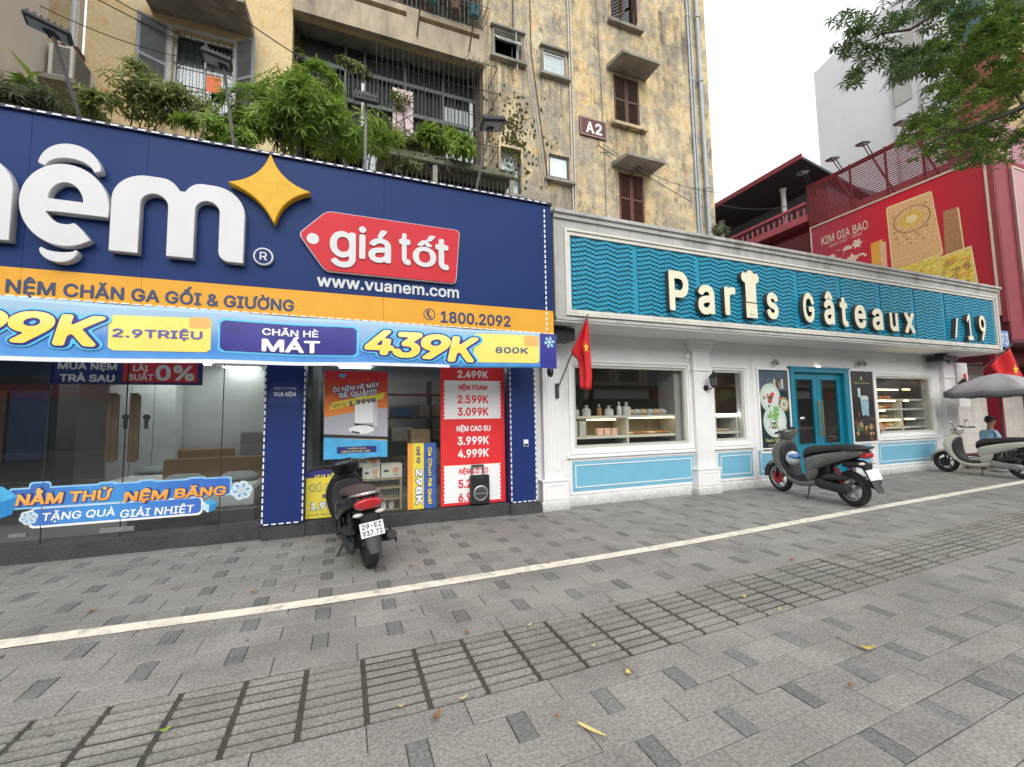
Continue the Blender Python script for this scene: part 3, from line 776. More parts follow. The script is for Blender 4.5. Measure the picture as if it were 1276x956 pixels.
def stem_n(x0, x1, zb, zt, s, r, arches=1, cutr=True):
    """lowercase n / m outline"""
    R = min((x1-x0)/(arches)*.5, (zt-zb)*.42); w = (x1-x0)
    P = [(x0, zb)]; P.append((x0, zt-R)); P += arc(x0+R, zt-R, R, R, 180, 90, 10)[1:]
    if arches == 2:
        xm = x0+w*.505; P += arc(xm-R*.62, zt-R*.78, R*.62, R*.78, 90, 30, 8); P += arc(xm+R*.62, zt-R*.78, R*.62, R*.78, 150, 90, 8)
    P += arc(x1-R, zt-R, R, R, 90, 0, 10)
    q = s*.42
    if cutr: P += [(x1, zb), (x1-s+q, zb)]+arc(x1-s+q, zb+q*1.1, q, q*1.1, 270, 180, 6)
    else: P += [(x1, zb), (x1-s, zb)]
    def inner(xa, xb):   # arch between xa<xb, from right foot going up and over to the left
        ri = (xb-xa)/2; hz = zt-s*.78
        return [(xb, hz-ri*1.05)]+arc((xa+xb)/2, hz-ri*1.05, ri, ri*1.05, 0, 180, 12)[1:]+[(xa, zb)]
    if arches == 2:
        P += inner(xm+s/2, x1-s)[:-1]+[(xm+s/2, zb), (xm-s/2, zb)]; P += inner(x0+s, xm-s/2)
    else: P += inner(x0+s, x1-s)
    return P
YL = YF-.10
zb = PY(136, 312, YL)[1]; zt = PY(190, 221, YL)[1]+.01
mx0, mx1 = PY(136, 290, YL)[0], PY(304, 300, YL)[0]; st = PY(173, 300, YL)[0]-PY(136, 300, YL)[0]
raised('letter_m', [stem_n(mx0, mx1, zb, zt, st, 0, 2)], .10, WHT, sign)
nx1 = PY(15, 250, YL)[0]; raised('letter_n', [stem_n(nx1-(mx1-mx0)*.58, nx1, zb, zt, st, 0, 1, False)], .10, WHT, sign)
ex0, ex1 = PY(23, 250, YL)[0], PY(136.5, 250, YL)[0]; ez0, ez1 = PY(80, 307, YL)[1], PY(80, 204, YL)[1]
cx, cz, rx, rz = (ex0+ex1)/2, (ez0+ez1)/2, (ex1-ex0)/2, (ez1-ez0)/2
E1 = arc(cx, cz, rx, rz, -12, 322, 40)
hb = .115
E2 = arc(cx, cz, rx*.46, rz*.44, 318, 202, 14)
low = [(cx-rx*.5, cz-hb*.55)]
outl = arc(cx, cz, rx, rz, -14, 308, 44)+[(cx+rx*.36, cz-rz*.52)]+arc(cx, cz-.02, rx*.44, rz*.42, 300, 200, 12)+[(cx-rx*.44, cz-hb*.72), (cx+rx*.97, cz-hb*.72)]
cnt = arc(cx, cz+.02, rx*.40, rz*.50, 8, 172, 14)
raised('letter_e', [outl, cnt], .10, WHT, sign)
ccx = (PY(47, 200, YL)[0]+PY(127, 200, YL)[0])/2; cw = (PY(127, 200, YL)[0]-PY(47, 200, YL)[0])/2; c0 = PY(49, 201, YL)[1]-.03; c1 = PY(90, 179.5, YL)[1]
raised('letter_circumflex', [arc(ccx, c0, cw, c1-c0, 4, 176, 18)+arc(ccx, c0-.03, cw*.78, (c1-c0)*.52, 170, 10, 14)], .10, WHT, sign)
dx0, dx1 = PY(48, 310, YL)[0], PY(97, 310, YL)[0]; dz1, dz0 = PY(48, 308.5, YL)[1], PY(75, 327, YL)[1]
raised('letter_dot', [arc((dx0+dx1)/2, dz1, (dx1-dx0)/2, dz1-dz0, 184, 356, 14)+arc((dx0+dx1)/2, dz1+.02, (dx1-dx0)/2*.9, .045, 350, 190, 8)], .10, WHT, sign)
# neighbour letters of the brand word that run on past the frame are outside the picture
GOLD = mat('gold_star_face', (.66, .37, .012), .45, 0, .14, 9, spec=.3)
YS = YF-.12
L_, T_, R_, B_ = [PY(u, v, YS) for u, v in ((281, 226), (337, 190), (389.5, 240), (342, 281.5))]
def cusp(a, b, c, k=.30, n=8):
    o = []; cxm, czm = c
    mx_, mz_ = (a[0]+b[0])/2*(1-k)+cxm*k, (a[1]+b[1])/2*(1-k)+czm*k
    mx_, mz_ = 2*mx_-(a[0]+b[0])/2, 2*mz_-(a[1]+b[1])/2
    for i in range(n+1):
        t = .04+.92*i/n; o.append(((1-t)**2*a[0]+2*t*(1-t)*mx_+t*t*b[0], (1-t)**2*a[1]+2*t*(1-t)*mz_+t*t*b[1]))
    return o
cc = ((L_[0]+R_[0])/2, (T_[1]+B_[1])/2)
raised('gold_star', [cusp(L_, T_, cc)+cusp(T_, R_, cc)+cusp(R_, B_, cc)+cusp(B_, L_, cc)], .12, GOLD, sign, bev=.012)
rc = PY(328, 319.5, YF-.05); rr = .105
dk = raised('registered_disc', [arc(rc[0], rc[1], rr, rr, 0, 355, 28)], .05, WHT, sign)
nv = shape('disc_face', [arc(rc[0], rc[1], rr*.82, rr*.82, 0, 355, 28)], YF-.0505, .003, B_NAVY, dk)
lettering('R', rc[0]-.035, rc[0]+.04, rc[1]-.05, rc[1]+.05, YF-.054, WHT, parent=dk, bold=.02)
RED = mat('tag_red', (.52, .018, .03), .5, 0, .05, 3, spec=.25)
TG = .05; q = lambda u, v: PY(u, v, YF-TG)
a, b, c, d_, e, f = q(371, 291), q(407, 264.5), q(568, 286), q(573.5, 293), q(566, 355.5), q(405, 337)
def roundpoly(P, r, n=5):
    o = []
    for i in range(len(P)):
        p = Vector(P[i]); u = (Vector(P[i-1])-p).normalized(); w = (Vector(P[(i+1) % len(P)])-p).normalized()
        A, C = p+u*r, p+w*r
        for k in range(n+1): t = k/n; v = A*(1-t)**2+p*2*t*(1-t)+C*t*t; o.append((v.x, v.y))
    return o
top = (b[1]+c[1])/2+.01; bot = (e[1]+f[1])/2; mid = a[1]
poly = [(a[0], mid), (b[0], top), (d_[0], top-.005), (e[0]+.03, bot), (f[0], bot)]
shape('tag_rim', [roundpoly(poly, .07)], YF, TG, mat('tag_rim', (.45, .4, .42), .4), sign, bevel=.004)
ins = [(a[0]+.02, mid), (b[0]+.004, top-.013), (d_[0]-.014, top-.016), (e[0]+.016, bot+.013), (f[0]+.006, bot+.013)]
tg = shape('price_tag', [roundpoly(ins, .065)], YF-TG, .01, RED, sign, bevel=.002)
hc = q(390, 298); shape('tag_hole_dot', [arc(hc[0], hc[1], .068, .068, 0, 350, 24)], YF-TG-.0105, .004, WHT, tg)
for s, u0, vt, vb, u1 in (('g', 411, 287, 332.5, 443), ('i', 447, 282.5, 323, 456), ('á', 459, 286, 327, 487), ('t', 497, 291, 330, 511.5), ('ố', 514, 291.5, 332, 543), ('t', 542, 298, 336, 559)):
    x0, x1, z0, z1 = RC(YF-TG, u0, vt, vb, u1)
    x1 = PY(u1, vb, YF-TG)[0]
    lettering(s, x0, x1, z0, z1, YF-TG-.0105, WHT, 'letter', tg, th=.012, bold=.026, fit='box')
LT3('www.vuanem.com', YF, 395, 341.5, 357, 571.5, WHT, parent=sign, name='web_address', th=.006, bold=.03)
NVT = mat('navy_lettering', (.02, .035, .11), .45, 0, .03)
YB = YF-.005
LT3('NỆM CHĂN GA GỐI & GIƯỜNG', YB, 7, 347.5, 365, 367, NVT, parent=sign, name='lettering', bold=.036)
LT3('1800.2092', YB, 549, 387.5, 402, 636, NVT, parent=sign, name='phone_number', bold=.036)
pc = PY(535, 391.7, YB); pr_ = .078
shape('phone_ring', [arc(pc[0], pc[1], pr_, pr_, 0, 350, 28), arc(pc[0], pc[1], pr_*.86, pr_*.86, 0, 350, 28)], YB, .003, NVT, sign)
shape('phone_receiver', [arc(pc[0]+.02, pc[1]+.012, .058, .062, 135, 255, 10)+[(pc[0]+.025, pc[1]-.056), (pc[0]+.03, pc[1]-.03), (pc[0]+.008, pc[1]-.028)]+arc(pc[0]+.03, pc[1]+.01, .038, .04, 245, 145, 8)+[(pc[0]+.012, pc[1]+.018), (pc[0]+.002, pc[1]+.05)]], YB, .003, NVT, sign)
# ---- hanging promotional banner (cloth)
YN = 5.56
ban = thing('promotional_banner', 'long blue sales banner with yellow prices hung below the amber sign band', 'banner', (0, YN, 2.2))
def bw(x, y, z):      # cloth ripple shared by the sheet and its print
    return (x, y+.011*math.sin(x*5.1+z*2)+.004*math.sin(x*11.3+1)-.012*math.sin((z-2.2)*5), z+.006*math.sin(x*3.3))
bz = lambda x: (2.712-.010*x, 2.155+.012*x)
xa, xb_ = XL, PY(693.5, 440, YN)[0]
nxs, nz = 220, 14
def cloth(name, x0, x1, f0, f1, m, dy, th=.004, nx=None):
    nx = nx or max(4, int((x1-x0)*22)); vs = []; fs = []
    for i in range(nx+1):
        x = x0+(x1-x0)*i/nx; zt_, zb_ = bz(x)
        for j in range(nz+1):
            z = zb_+(zt_-zb_)*(f0+(f1-f0)*j/nz); vs.append(bw(x, YN-dy, z))
    for i in range(nx):
        for j in range(nz): a = i*(nz+1)+j; fs.append((a, a+nz+1, a+nz+2, a+1))
    mb = MB(); mb.add(vs, fs); o = mb.build(name, m, ban, smooth=True, fixn=False); return o
BB = gradmat('banner_blue', 2, 2.15, 2.80, (.13, .45, .78), (.30, .46, .62), .45, (.06, .22, .62), .5)
sheet = cloth('cloth', xa, xb_, 0, 1, BB, 0); md = sheet.modifiers.new('t', 'SOLIDIFY'); md.thickness = .001; md.offset = 0
WHM = mat('banner_white', (.78, .80, .83), .5)
cloth('white_hem', xa, PY(560, 450, YN)[0], .0, .07, WHM, .006)
NVB = mat('banner_navy', (.035, .03, .26), .45, 0, .3, 4); CYA = mat('banner_cyan', (.10, .55, .85), .45, 0, .1, 4); YLB = mat('banner_yellow', (.80, .72, .16), .45, 0, .08, 6)
YLG = gradmat('banner_gold', 2, 2.25, 2.70, (.86, .72, .14), (.86, .74, .28), .45, (.85, .66, .10), .3)
ORB = mat('banner_orange', (.80, .42, .12), .45, 0, .1, 4)
def bprint(name, loops, m, dy):
    # flat print on the ripple: subdivide by triangulating through a grid-free mapper
    return shape(name, loops, YN-dy, 0, m, ban, mapper=bw)
def brect(name, u0, vt, vb, u1, m, dy, r=.03):
    x0, x1, z0, z1 = RC(YN, u0, vt, vb, u1); zb_, zt_ = z0, z1
    nx = max(3, int((x1-x0)*16)); top = [(x0+r+(x1-x0-2*r)*i/nx) for i in range(nx+1)]
    lp = arc(x1-r, zb_+r, r, r, 270, 360, 4)+arc(x1-r, zt_-r, r, r, 0, 90, 4)+[(x, zt_) for x in reversed(top)]+arc(x0+r, zt_-r, r, r, 90, 180, 4)+arc(x0+r, zb_+r, r, r, 180, 270, 4)+[(x, zb_) for x in top]
    cloth(name, x0, x1, (zb_-bz(0)[1])/(bz(0)[0]-bz(0)[1]), (zt_-bz(0)[1])/(bz(0)[0]-bz(0)[1]), m, dy) if r == 0 else None
    if r: # inner grid plus rounded ends approximated by strips
        n2 = max(6, int((x1-x0)*24)); vs = []; fs = []
        for i in range(n2+1):
            x = x0+(x1-x0)*i/n2; dx = min(x-x0, x1-x); k = r-math.sqrt(max(r*r-(r-min(dx, r))**2, 0)) if dx < r else 0
            for j in range(7): z = zb_+k+(zt_-zb_-2*k)*j/6; vs.append(bw(x, YN-dy, z))
        for i in range(n2):
            for j in range(6): a = i*7+j; fs.append((a, a+7, a+8, a+1))
        mb = MB(); mb.add(vs, fs); mb.build(name, m, ban, smooth=True, fixn=False)
brect('yellow_field', 136, 391.5, 436, 264, YLB, .004); brect('orange_corner', 236, 396, 410, 263.6, ORB, .0048, .02)
brect('cyan_frame', 272.5, 397.5, 440, 447, CYA, .004); brect('navy_field', 275, 400, 438, 444.5, NVB, .006)
brect('yellow_field', 590, 415, 451, 671, YLB, .004); brect('orange_corner', 652, 419, 432, 670.6, ORB, .0048, .02)
x0, x1, z0, z1 = RC(YN, 672.5, 418, 462, 693); zb0, zt0 = bz(0)[1], bz(0)[0]
cloth('navy_end', x0, x1, 0, 1, NVB, .006)
def btxt(s, u0, vt, vb, u1, m, dy, bold=.04, shear=.0, name='print', xshift=0):
    x0, x1, z0, z1 = RC(YN, u0, vt, vb, u1); x1 = PY(u1, vb, YN)[0]
    return lettering(s, x0, x1, z0, z1, YN-dy, m, name, ban, bold=bold, shear=shear, mapper=bw)
# prices with outlines: cyan, navy, then gold figures
for s, u0, vt, vb, u1, i in (('9', -46, 384, 424, 11, 0), ('9', 12, 387, 428, 70, 1), ('K', 68, 391, 431, 132, 2), ('4', 454, 410.5, 443, 491, 3), ('3', 489, 413.5, 446, 526, 4), ('9', 524, 416, 448, 561, 5), ('K', 557, 418.5, 451, 596.5, 6)):
    e = 4.2 if i < 3 else 3.4
    btxt(s, u0-e*1.5, vt-e, vb+e*.9, u1+e*1.5, CYA, .0085+.0002*i, bold=.15, shear=.17)
    btxt(s, u0-e*.8, vt-e*.55, vb+e*.5, u1+e*.8, NVB, .0115+.0002*i, bold=.10, shear=.17)
    btxt(s, u0, vt, vb, u1, YLG, .0165, bold=.05, shear=.17)
PURT = mat('print_violet', (.12, .10, .40), .45)
btxt('2.9TRIỆU', 141, 409, 419.5, 253, PURT, .007, .03)
btxt('800K', 617, 432.5, 440, 657, mat('print_slate', (.09, .11, .25), .45), .007, .03)
btxt('CHĂN HÈ', 327, 409, 417.5, 397, WHM, .009, .035); btxt('MÁT', 326.5, 422, 438, 399, WHM, .0145, .045)
# snowflake print at the end
def flake(cx, cz, r, Y, m, par, mapper=None, name='snowflake'):
    mb = MB(); 
    for k in range(6):
        a = k*PI/3+.2; d = Vector((math.cos(a), math.sin(a))); n_ = Vector((-d.y, d.x))
        def bar(p, q, w):
            v = (q-p).normalized(); s_ = Vector((-v.y, v.x))*w
            pp = [p-s_, q-s_, q+s_, p+s_]
            P3 = [(t.x, Y, t.y) for t in pp]
            if mapper: P3 = [mapper(*t) for t in P3]
            mb.add(P3, [(0, 1, 2, 3)])
        c = Vector((cx, cz)); bar(c, c+d*r, r*.07)
        for f in (.45, .72):
            for s_ in (-1, 1): bar(c+d*r*f, c+d*r*(f+.2)+n_*s_*r*.24, r*.055)
    return mb.build(name, m, par, fixn=False)
sc_ = PY(684, 427, YN); flake(sc_[0], sc_[1], .085, YN-.008, mat('print_pale_cyan', (.45, .75, .9), .5), ban, bw)
# ================================================================== INSIDE THE MATTRESS SHOP, PRINTS ON ITS GLASS
Wp = mat('print_white', (.86, .86, .86), .5, 0, .02); Rp = mat('print_red', (.78, .03, .035), .4, 0, .05, 4); Np = mat('print_navy', (.03, .035, .19), .4, 0, .08, 4)
Yp = mat('print_yellow', (.78, .66, .07), .45, 0, .08, 4); Op = mat('print_orange', (.82, .36, .05), .45, 0, .12, 6); Cp = mat('print_sky', (.08, .42, .75), .45, 0, .25, 7)
Kp = mat('print_black', (.03, .03, .04), .45)
YI = YG-.006      # prints are stuck on the glass
def panel(name, u0, vt, vb, u1, Y, m, par, th=.004, dy=0):
    x0, x1, z0, z1 = RC(Y, u0, vt, vb, u1); MB().box(x0, Y-dy-th, z0, x1, Y-dy, z1).build(name, m, par); return x0, x1, z0, z1
# overhead board behind the door glass
YI = YG+.03
t = thing('finance_sign', 'navy and red board above the shop door offering zero percent interest', 'sign', (-2.6, YI, 2.1))
x0, x1, z0, z1 = RC(YI, 61, 448, 478.5, 252.5)
MB().box(x0, YI-.004, z0, x1, YI+.012, z1+.12).build('board', Np, t)
panel('red_field', 153.5, 450, 476, 246, YI-.004, Rp, t, .002)
for s, u0, vt, vb, u1 in (('MUA NỆM', 72, 451, 460, 146), ('TRẢ SAU', 74, 466, 475.5, 143), ('LÃI', 166, 455, 462.5, 185), ('SUẤT', 159, 466, 474, 191.5), ('0%', 194, 455, 474.5, 242)):
    LT3(s, YI-.006, u0, vt, vb, u1, Wp, parent=t, name='lettering', bold=.045)
# sticker on the glass
YK = YG
t = thing('promotion_sticker', 'blue glass sticker with orange lettering and paper snowflakes low on the shop door', 'sticker', (-2, YK, .6))
Bs = gradmat('sticker_blue', 0, -3.1, -1.2, (.05, .05, .32), (.05, .16, .55), .4, (.06, .30, .70), .5)
x0, z0a = PY(12, 634, YK); x1, z1a = PY(286, 619, YK); zt_ = PY(13, 612, YK)[1]
zc0, zc1 = PY(14, 634, YK)[1], PY(14, 612, YK)[1]
def slab(name, u0, vt, vb, u1, m, dy, r, par): 
    a, b, c, d = RC(YK, u0, vt, vb, u1); return shape(name, [rrect(a, b, c, d, r)], YK-dy, .0, m, par)
slab('white_edge', 36, 634, 659, 252, Wp, .0015, .05, t); slab('white_edge', 10, 609, 636, 288, mat('print_pale_blue', (.3, .6, .85), .5), .002, .03, t)
slab('blue_field', 38, 635, 656, 250, Bs, .003, .045, t); slab('blue_field', 12, 611, 634, 286, Bs, .0035, .03, t)
for u0, vt, vb, u1 in ((38, 603, 615, 62), (123, 603, 614, 143), (174, 600, 611, 192), (234, 597, 608, 255)):
    slab('blue_bump', u0, vt, vb+2, u1, Bs, .0032, .03, t); slab('edge_bump', u0-2, vt-2, vb+2, u1+2, MATS['print_pale_blue'], .0018, .035, t)
og = gradmat('print_orange_fade', 2, .58, .76, (.80, .30, .03), (.85, .50, .12), .45)
for s, u0, vt, vb, u1 in (('NẰM THỬ', 19, 616.5, 631, 140), ('NỆM BĂNG', 154, 613, 625.5, 282)):
    LT3(s, YK, u0+1, vt-1, vb+1, u1+1.5, Np, parent=t, name='lettering_shadow', bold=.10, shear=.1, flat=.0042, mapper=lambda x, y, z: (x, y, z))
    LT3(s, YK, u0, vt, vb, u1, og, parent=t, name='lettering', bold=.05, shear=.1, flat=.0052, mapper=lambda x, y, z: (x, y, z))
LT3('TẶNG QUÀ', YK, 53, 639.5, 649.5, 143, Wp, parent=t, name='lettering', bold=.03, shear=.1, flat=.0048)
LT3('GIẢI NHIỆT', YK, 150, 635.5, 645.5, 242, Wp, parent=t, name='lettering', bold=.03, shear=.1, flat=.0048)
pale = mat('print_ice', (.55, .72, .82), .5, 0, .25, 30)
for u, v, r in ((301, 611, .13), (36, 645, .085)):
    c = PY(u, v, YK); R_ = random.Random(int(u)); pts = []
    for k in range(48): a = 2*PI*k/48; rr = r*(1 if k % 2 else .86)*(1 if k % 8 < 5 else .9); pts.append((c[0]+rr*math.cos(a), c[1]+rr*math.sin(a)))
    s = shape('snow_rosette', [pts], YK-.0055, 0, pale, t)
    for k in range(3): flake(c[0], c[1], r*(.9-.25*k), YK-.0065-.0006*k, Wp if k % 2 == 0 else Cp, s, name='snow_crystal')
def cube_print(u, v, r, par):
    c = PY(u, v, YK); P = [(c[0]+r*math.cos(math.radians(a)), c[1]+r*math.sin(math.radians(a))) for a in (20, 75, 140, 200, 265, 320)]
    shape('ice_cube_edge', [P], YK-.0058, 0, Np, par)
    for k, mm in ((0, Cp), (2, pale), (4, mat('print_deep_cyan', (.03, .25, .6), .4))):
        shape('ice_cube_face', [[c, P[k], P[(k+1) % 6], P[(k+2) % 6]]], YK-.0068, 0, mm, par)
cube_print(261, 630, .085, t)
t2 = thing('ice_cube_sticker', 'blue ice cube sticker on the glass at the left edge of the shop door', 'sticker', (-3.1, YK, .6)); cube_print(-6, 628, .19, t2)
# red price sheet
YI = YG-.006
t = thing('price_poster', 'tall red poster with white price boxes inside the right shop window', 'poster', (2, YI, .2))
x0, x1, z0, z1 = RC(YI, 549, 452, 629.5, 629)
x1 = PY(629, 545, YI)[0]; z0 = .195; MB().box(x0, YI, z0, x1, YI+.004, 2.42).build('sheet', Rp, t)
for vt, vb, v2 in ((474, 522.5, 470), (581, 628, 576)):
    a, b, c, d = RC(YI, 553, vt, vb, 624); b = PY(624, (vt+vb)/2-3, YI)[0]
    n = 9; ed = []
    st_ = (d-c)/n; r_ = .016
    Pp = [(a, c), (b, c)]
    for k in range(n): Pp += arc(b, c+(k+.5)*st_, r_, r_, -90, -270, 5)
    Pp += [(b, d), (a, d)]
    for k in range(n): Pp += arc(a, d-(k+.5)*st_, r_, r_, 90, -90, 5)
    shape('price_box', [Pp], YI-.002, 0, Wp, t)
for s, u0, vt, vb, u1, m in (('2.499K', 570, 461.5, 471, 608, Wp), ('NỆM FOAM', 571.5, 479.5, 486, 607, Rp), ('2.599K', 570, 492.5, 503, 608.5, Rp), ('3.099K', 570, 508, 518.5, 608.5, Rp),
        ('NỆM CAO SU', 569, 531, 538, 611, Wp), ('3.999K', 570, 544.5, 555, 609, Wp), ('4.999K', 570.5, 560.5, 571, 609, Wp), ('NỆM LÒ XO', 572, 584.5, 591.5, 608.5, Rp), ('5.299K', 571, 598, 609, 609.5, Rp), ('6.999K', 571, 615, 626, 610, Rp)):
    LT3(s, YI, u0, vt, vb, u1, m, parent=t, name='lettering', bold=.045, flat=.0035)
# robot vacuum poster
t = thing('vacuum_poster', 'red and blue poster showing a white robot vacuum inside the shop window', 'poster', (.1, YI, 1.2))
x0, x1, z0, z1 = RC(YI, 404, 462, 573, 483); MB().box(x0, YI, z0, x1, YI+.004, z1).build('sheet', gradmat('poster_sunset', 2, z0+.25*(z1-z0), z1, (.80, .50, .10), (.55, .015, .03), .45, (.80, .22, .03), .15), t)
H_ = z1-z0; W_ = x1-x0; X = lambda f: x0+W_*f; Z = lambda f: z0+H_*f
shape('print_floor', [[(X(0), Z(.27)), (X(1), Z(.22)), (X(1), Z(.57)), (X(.8), Z(.57)), (X(0), Z(.47))]], YI-.001, 0, mat('print_grey', (.42, .42, .47), .5, 0, .05), t)
shape('print_floor_edge', [[(X(0), Z(.245)), (X(1), Z(.20)), (X(1), Z(.235)), (X(0), Z(.285))]], YI-.0014, 0, Kp, t)
shape('print_water', [[(X(0), Z(0)), (X(1), Z(0)), (X(1), Z(.19)), (X(0), Z(.245))]], YI-.0015, 0, Cp, t)
shape('print_water_label', [rrect(X(.2), X(.82), Z(.06), Z(.135), .015)], YI-.002, 0, Np, t)
shape('print_tower', [rrect(X(.47), X(.82), Z(.40), Z(.74), .02)], YI-.002, 0, Wp, t); shape('print_tower_side', [rrect(X(.76), X(.83), Z(.36), Z(.73), .01)], YI-.0024, 0, mat('print_light_grey', (.6, .6, .64), .5), t)
shape('print_gap', [[(X(.47), Z(.40)), (X(.76), Z(.37)), (X(.76), Z(.34)), (X(.47), Z(.37))]], YI-.003, 0, Kp, t)
shape('print_robot', [arc(X(.58), Z(.325), W_*.2, H_*.05, 0, 355, 24)], YI-.0035, 0, Wp, t); shape('print_robot_slot', [[(X(.42), Z(.315)), (X(.55), Z(.295)), (X(.55), Z(.275)), (X(.42), Z(.295))]], YI-.004, 0, Kp, t)
shape('print_price_flash', [[(X(.07), Z(.55)), (X(.92), Z(.68)), (X(.96), Z(.76)), (X(.12), Z(.64))]], YI-.0042, 0, Yp, t)
def skewtext(s, fx0, fx1, fz0, fz1, m, dy, par, bold=.04, slope=.14):
    return lettering(s, X(fx0), X(fx1), Z(fz0), Z(fz1), YI, m, 'lettering', par, bold=bold, flat=dy, rot=slope)
for s, a, b, c, d in (('ÔI NỆM HÈ MÁY', .12, .86, .785, .84), ('RẺ QUÁ!!!!!', .22, .82, .715, .775)):
    skewtext(s, a-.01, b+.01, c-.01, d+.01, Np, .0045, t, .10); skewtext(s, a, b, c, d, Wp, .0052, t, .04)
skewtext('CHỈ TỪ', .12, .34, .585, .625, Kp, .0052, t, .03); skewtext('1.999K', .37, .82, .62, .675, Np, .0052, t, .06)
skewtext('THÊM QUÀ', .36, .66, .105, .12, Yp, .003, t, .02, 0); skewtext('ĐỆM HÈ MÁT MẺ', .27, .72, .07, .088, Yp, .003, t, .02, 0)
cc = (X(.27), Z(.965)); shape('print_badge', [arc(cc[0], cc[1], .05, .05, 180, 360, 14)], YI-.0044, 0, Cp, t)
# yellow poster behind the black scooter
t = thing('yellow_price_poster', 'yellow price poster standing low in the window behind the black scooter', 'poster', (-.2, YI, .2))
x0, x1, z0, z1 = RC(YI, 381, 587, 645, 432); z0 = .195; MB().box(x0, YI, z0, x1, YI+.004, z1-.1).build('sheet', Yp, t); MB().box(x0, YI, z1-.098, x1, YI+.004, z1).build('sheet_top', Np, t)
X = lambda f: x0+(x1-x0)*f; Z = lambda f: z0+(z1-z0)*f
for s, a, b, c, d, m in (('VUA NỆM', .2, .8, .80, .91, Yp), ('CÓ NỆM', .1, .9, .57, .70, Np), ('CHỈ TỪ', .42, .72, .42, .48, Np), ('1.999K', .12, .95, .18, .33, Np)):
    if m is Np: lettering(s, X(a)-.01, X(b)+.01, Z(c)-.008, Z(d)+.008, YI, Np, 'lettering_shadow', t, bold=.09, flat=.003); m = Wp if s != 'CHỈ TỪ' else Np
    if s == 'CÓ NỆM': m = Yp
    lettering(s, X(a), X(b), Z(c), Z(d), YI, m, 'lettering', t, bold=.045, flat=.0045)
lettering('ÁP DỤNG TRÊN TOÀN QUỐC', X(.05), X(.9), Z(.06), Z(.09), YI, Np, 'lettering', t, bold=.01, flat=.003)
# vertical banner poster
t = thing('upright_price_poster', 'narrow orange and blue poster with sideways prices standing in the right shop window', 'poster', (1.3, YI, .2))
x0, x1, z0, z1 = RC(YG-.012, 508, 553, 633, 543.5); z0 = .195; Yv = YG-.012
MB().box(x0, Yv, z0, x0+(x1-x0)*.18, Yv+.01, z1).build('sheet', Op, t); MB().box(x0+(x1-x0)*.18, Yv-.001, z0, x0+(x1-x0)*.56, Yv+.009, z1).build('sheet_middle', Yp, t); MB().box(x0+(x1-x0)*.56, Yv, z0, x1, Yv+.01, z1).build('sheet_side', mat('print_night', (.05, .12, .4), .45, 0, .4, 14), t)
def vtext(s, xc, zc, ln_, hh, m, dy, bold): return lettering(s, xc-ln_/2, xc+ln_/2, zc-hh/2, zc+hh/2, Yv, m, 'lettering', t, bold=bold, flat=dy, rot=-PI/2)
ww = x1-x0; hh = z1-z0
vtext('298K', x0+.40*ww, z0+.34*hh, hh*.56, ww*.27, Np, .003, .10); vtext('298K', x0+.40*ww, z0+.34*hh, hh*.54, ww*.23, Wp, .005, .05)
vtext('CHỈ TỪ', x0+.36*ww, z0+.82*hh, hh*.26, ww*.12, Np, .003, .07)
vtext('Ga Chun Rẻ Quá!', x0+.78*ww, z0+.5*hh, hh*.88, ww*.17, Np, .003, .09); vtext('Ga Chun Rẻ Quá!', x0+.78*ww, z0+.5*hh, hh*.87, ww*.14, Yp, .005, .04)
# shelf with boxes
card = mat('cardboard', (.42, .28, .16), .8, 0, .1, 12); crm = mat('carton_cream', (.66, .62, .54), .7, 0, .05, 10); wood = mat('shelf_wood', (.34, .25, .15), .6, 0, .15, 14)
YH = YG+.17
t = thing('display_shelf', 'low wooden display shelf inside the window beside the black scooter', 'shelf', (.55, YH, .18))
x0, x1, z0, z1 = RC(YH, 462, 597, 640, 501); x0 = PY(440, 600, YH)[0]; x1 = PY(501, 615, YH)[0]; z0 = .16
for x in (x0, x1-.03): MB().box(x, YH, z0, x+.03, YH+.35, z1).build('side_panel', wood, t)
for z in (z0, z0+(z1-z0)*.35, z0+(z1-z0)*.68, z1-.03): MB().box(x0+.03, YH+.003, z, x1-.03, YH+.35, z+.025).build('shelf_board', wood, t)
sv = mat('glass_jar_print', (.55, .5, .42), .4, 0, .4, 30)
for k in range(5):
    xx = x0+.06+k*.11; tag(MB().box(xx, YH+.08, z0+.026, xx+.07, YH+.16, z0+.15+.02*(k % 2)).build('jar_box', [crm, sv, card][k % 3]), ['cream', 'grey patterned', 'brown', 'white', 'speckled'][k]+' little box on the bottom board of the window shelf, '+['first', 'second', 'third', 'fourth', 'fifth'][k]+' from the left', 'box', 'little boxes on the window shelf')
sal = mat('print_salmon', (.72, .30, .18), .6, 0, .1, 9)
def carton(u0, vt, vb, u1, label, dz=0, z0=None, y=YH+.02):
    a, b, c, d = RC(y, u0, vt, vb, u1); c = z0 if z0 is not None else c; t = thing('carton', label, 'box', ((a+b)/2, y, c), 'cream cartons on the display shelf')
    MB().box(a, y, c, b, y+.25, d, b=.003).build('box_body', crm, t); hh = d-c; w = b-a
    shape('print_patch', [arc(a+w*.7, c+hh*.55, w*.16, hh*.22, 0, 350, 16)], y-.001, 0, sal, t)
    MB().box(a+w*.12, y-.002, c+hh*.42, a+w*.35, y-.0005, c+hh*.58).build('print_name', Kp, t); MB().box(a+w*.6, y-.002, c+hh*.14, a+w*.85, y-.0005, c+hh*.2).build('print_line', Kp, t)
    return d
zt = z1; d1 = carton(452, 583, 597, 473.5, 'cream carton with round orange print at the bottom of the stack on the shelf', z0=zt)
carton(448, 570, 582, 473.5, 'cream carton lying on top of the lower carton behind the poster', z0=d1+.001); carton(475, 579, 597, 501, 'cream carton with orange jar print at the right end of the shelf', z0=zt)
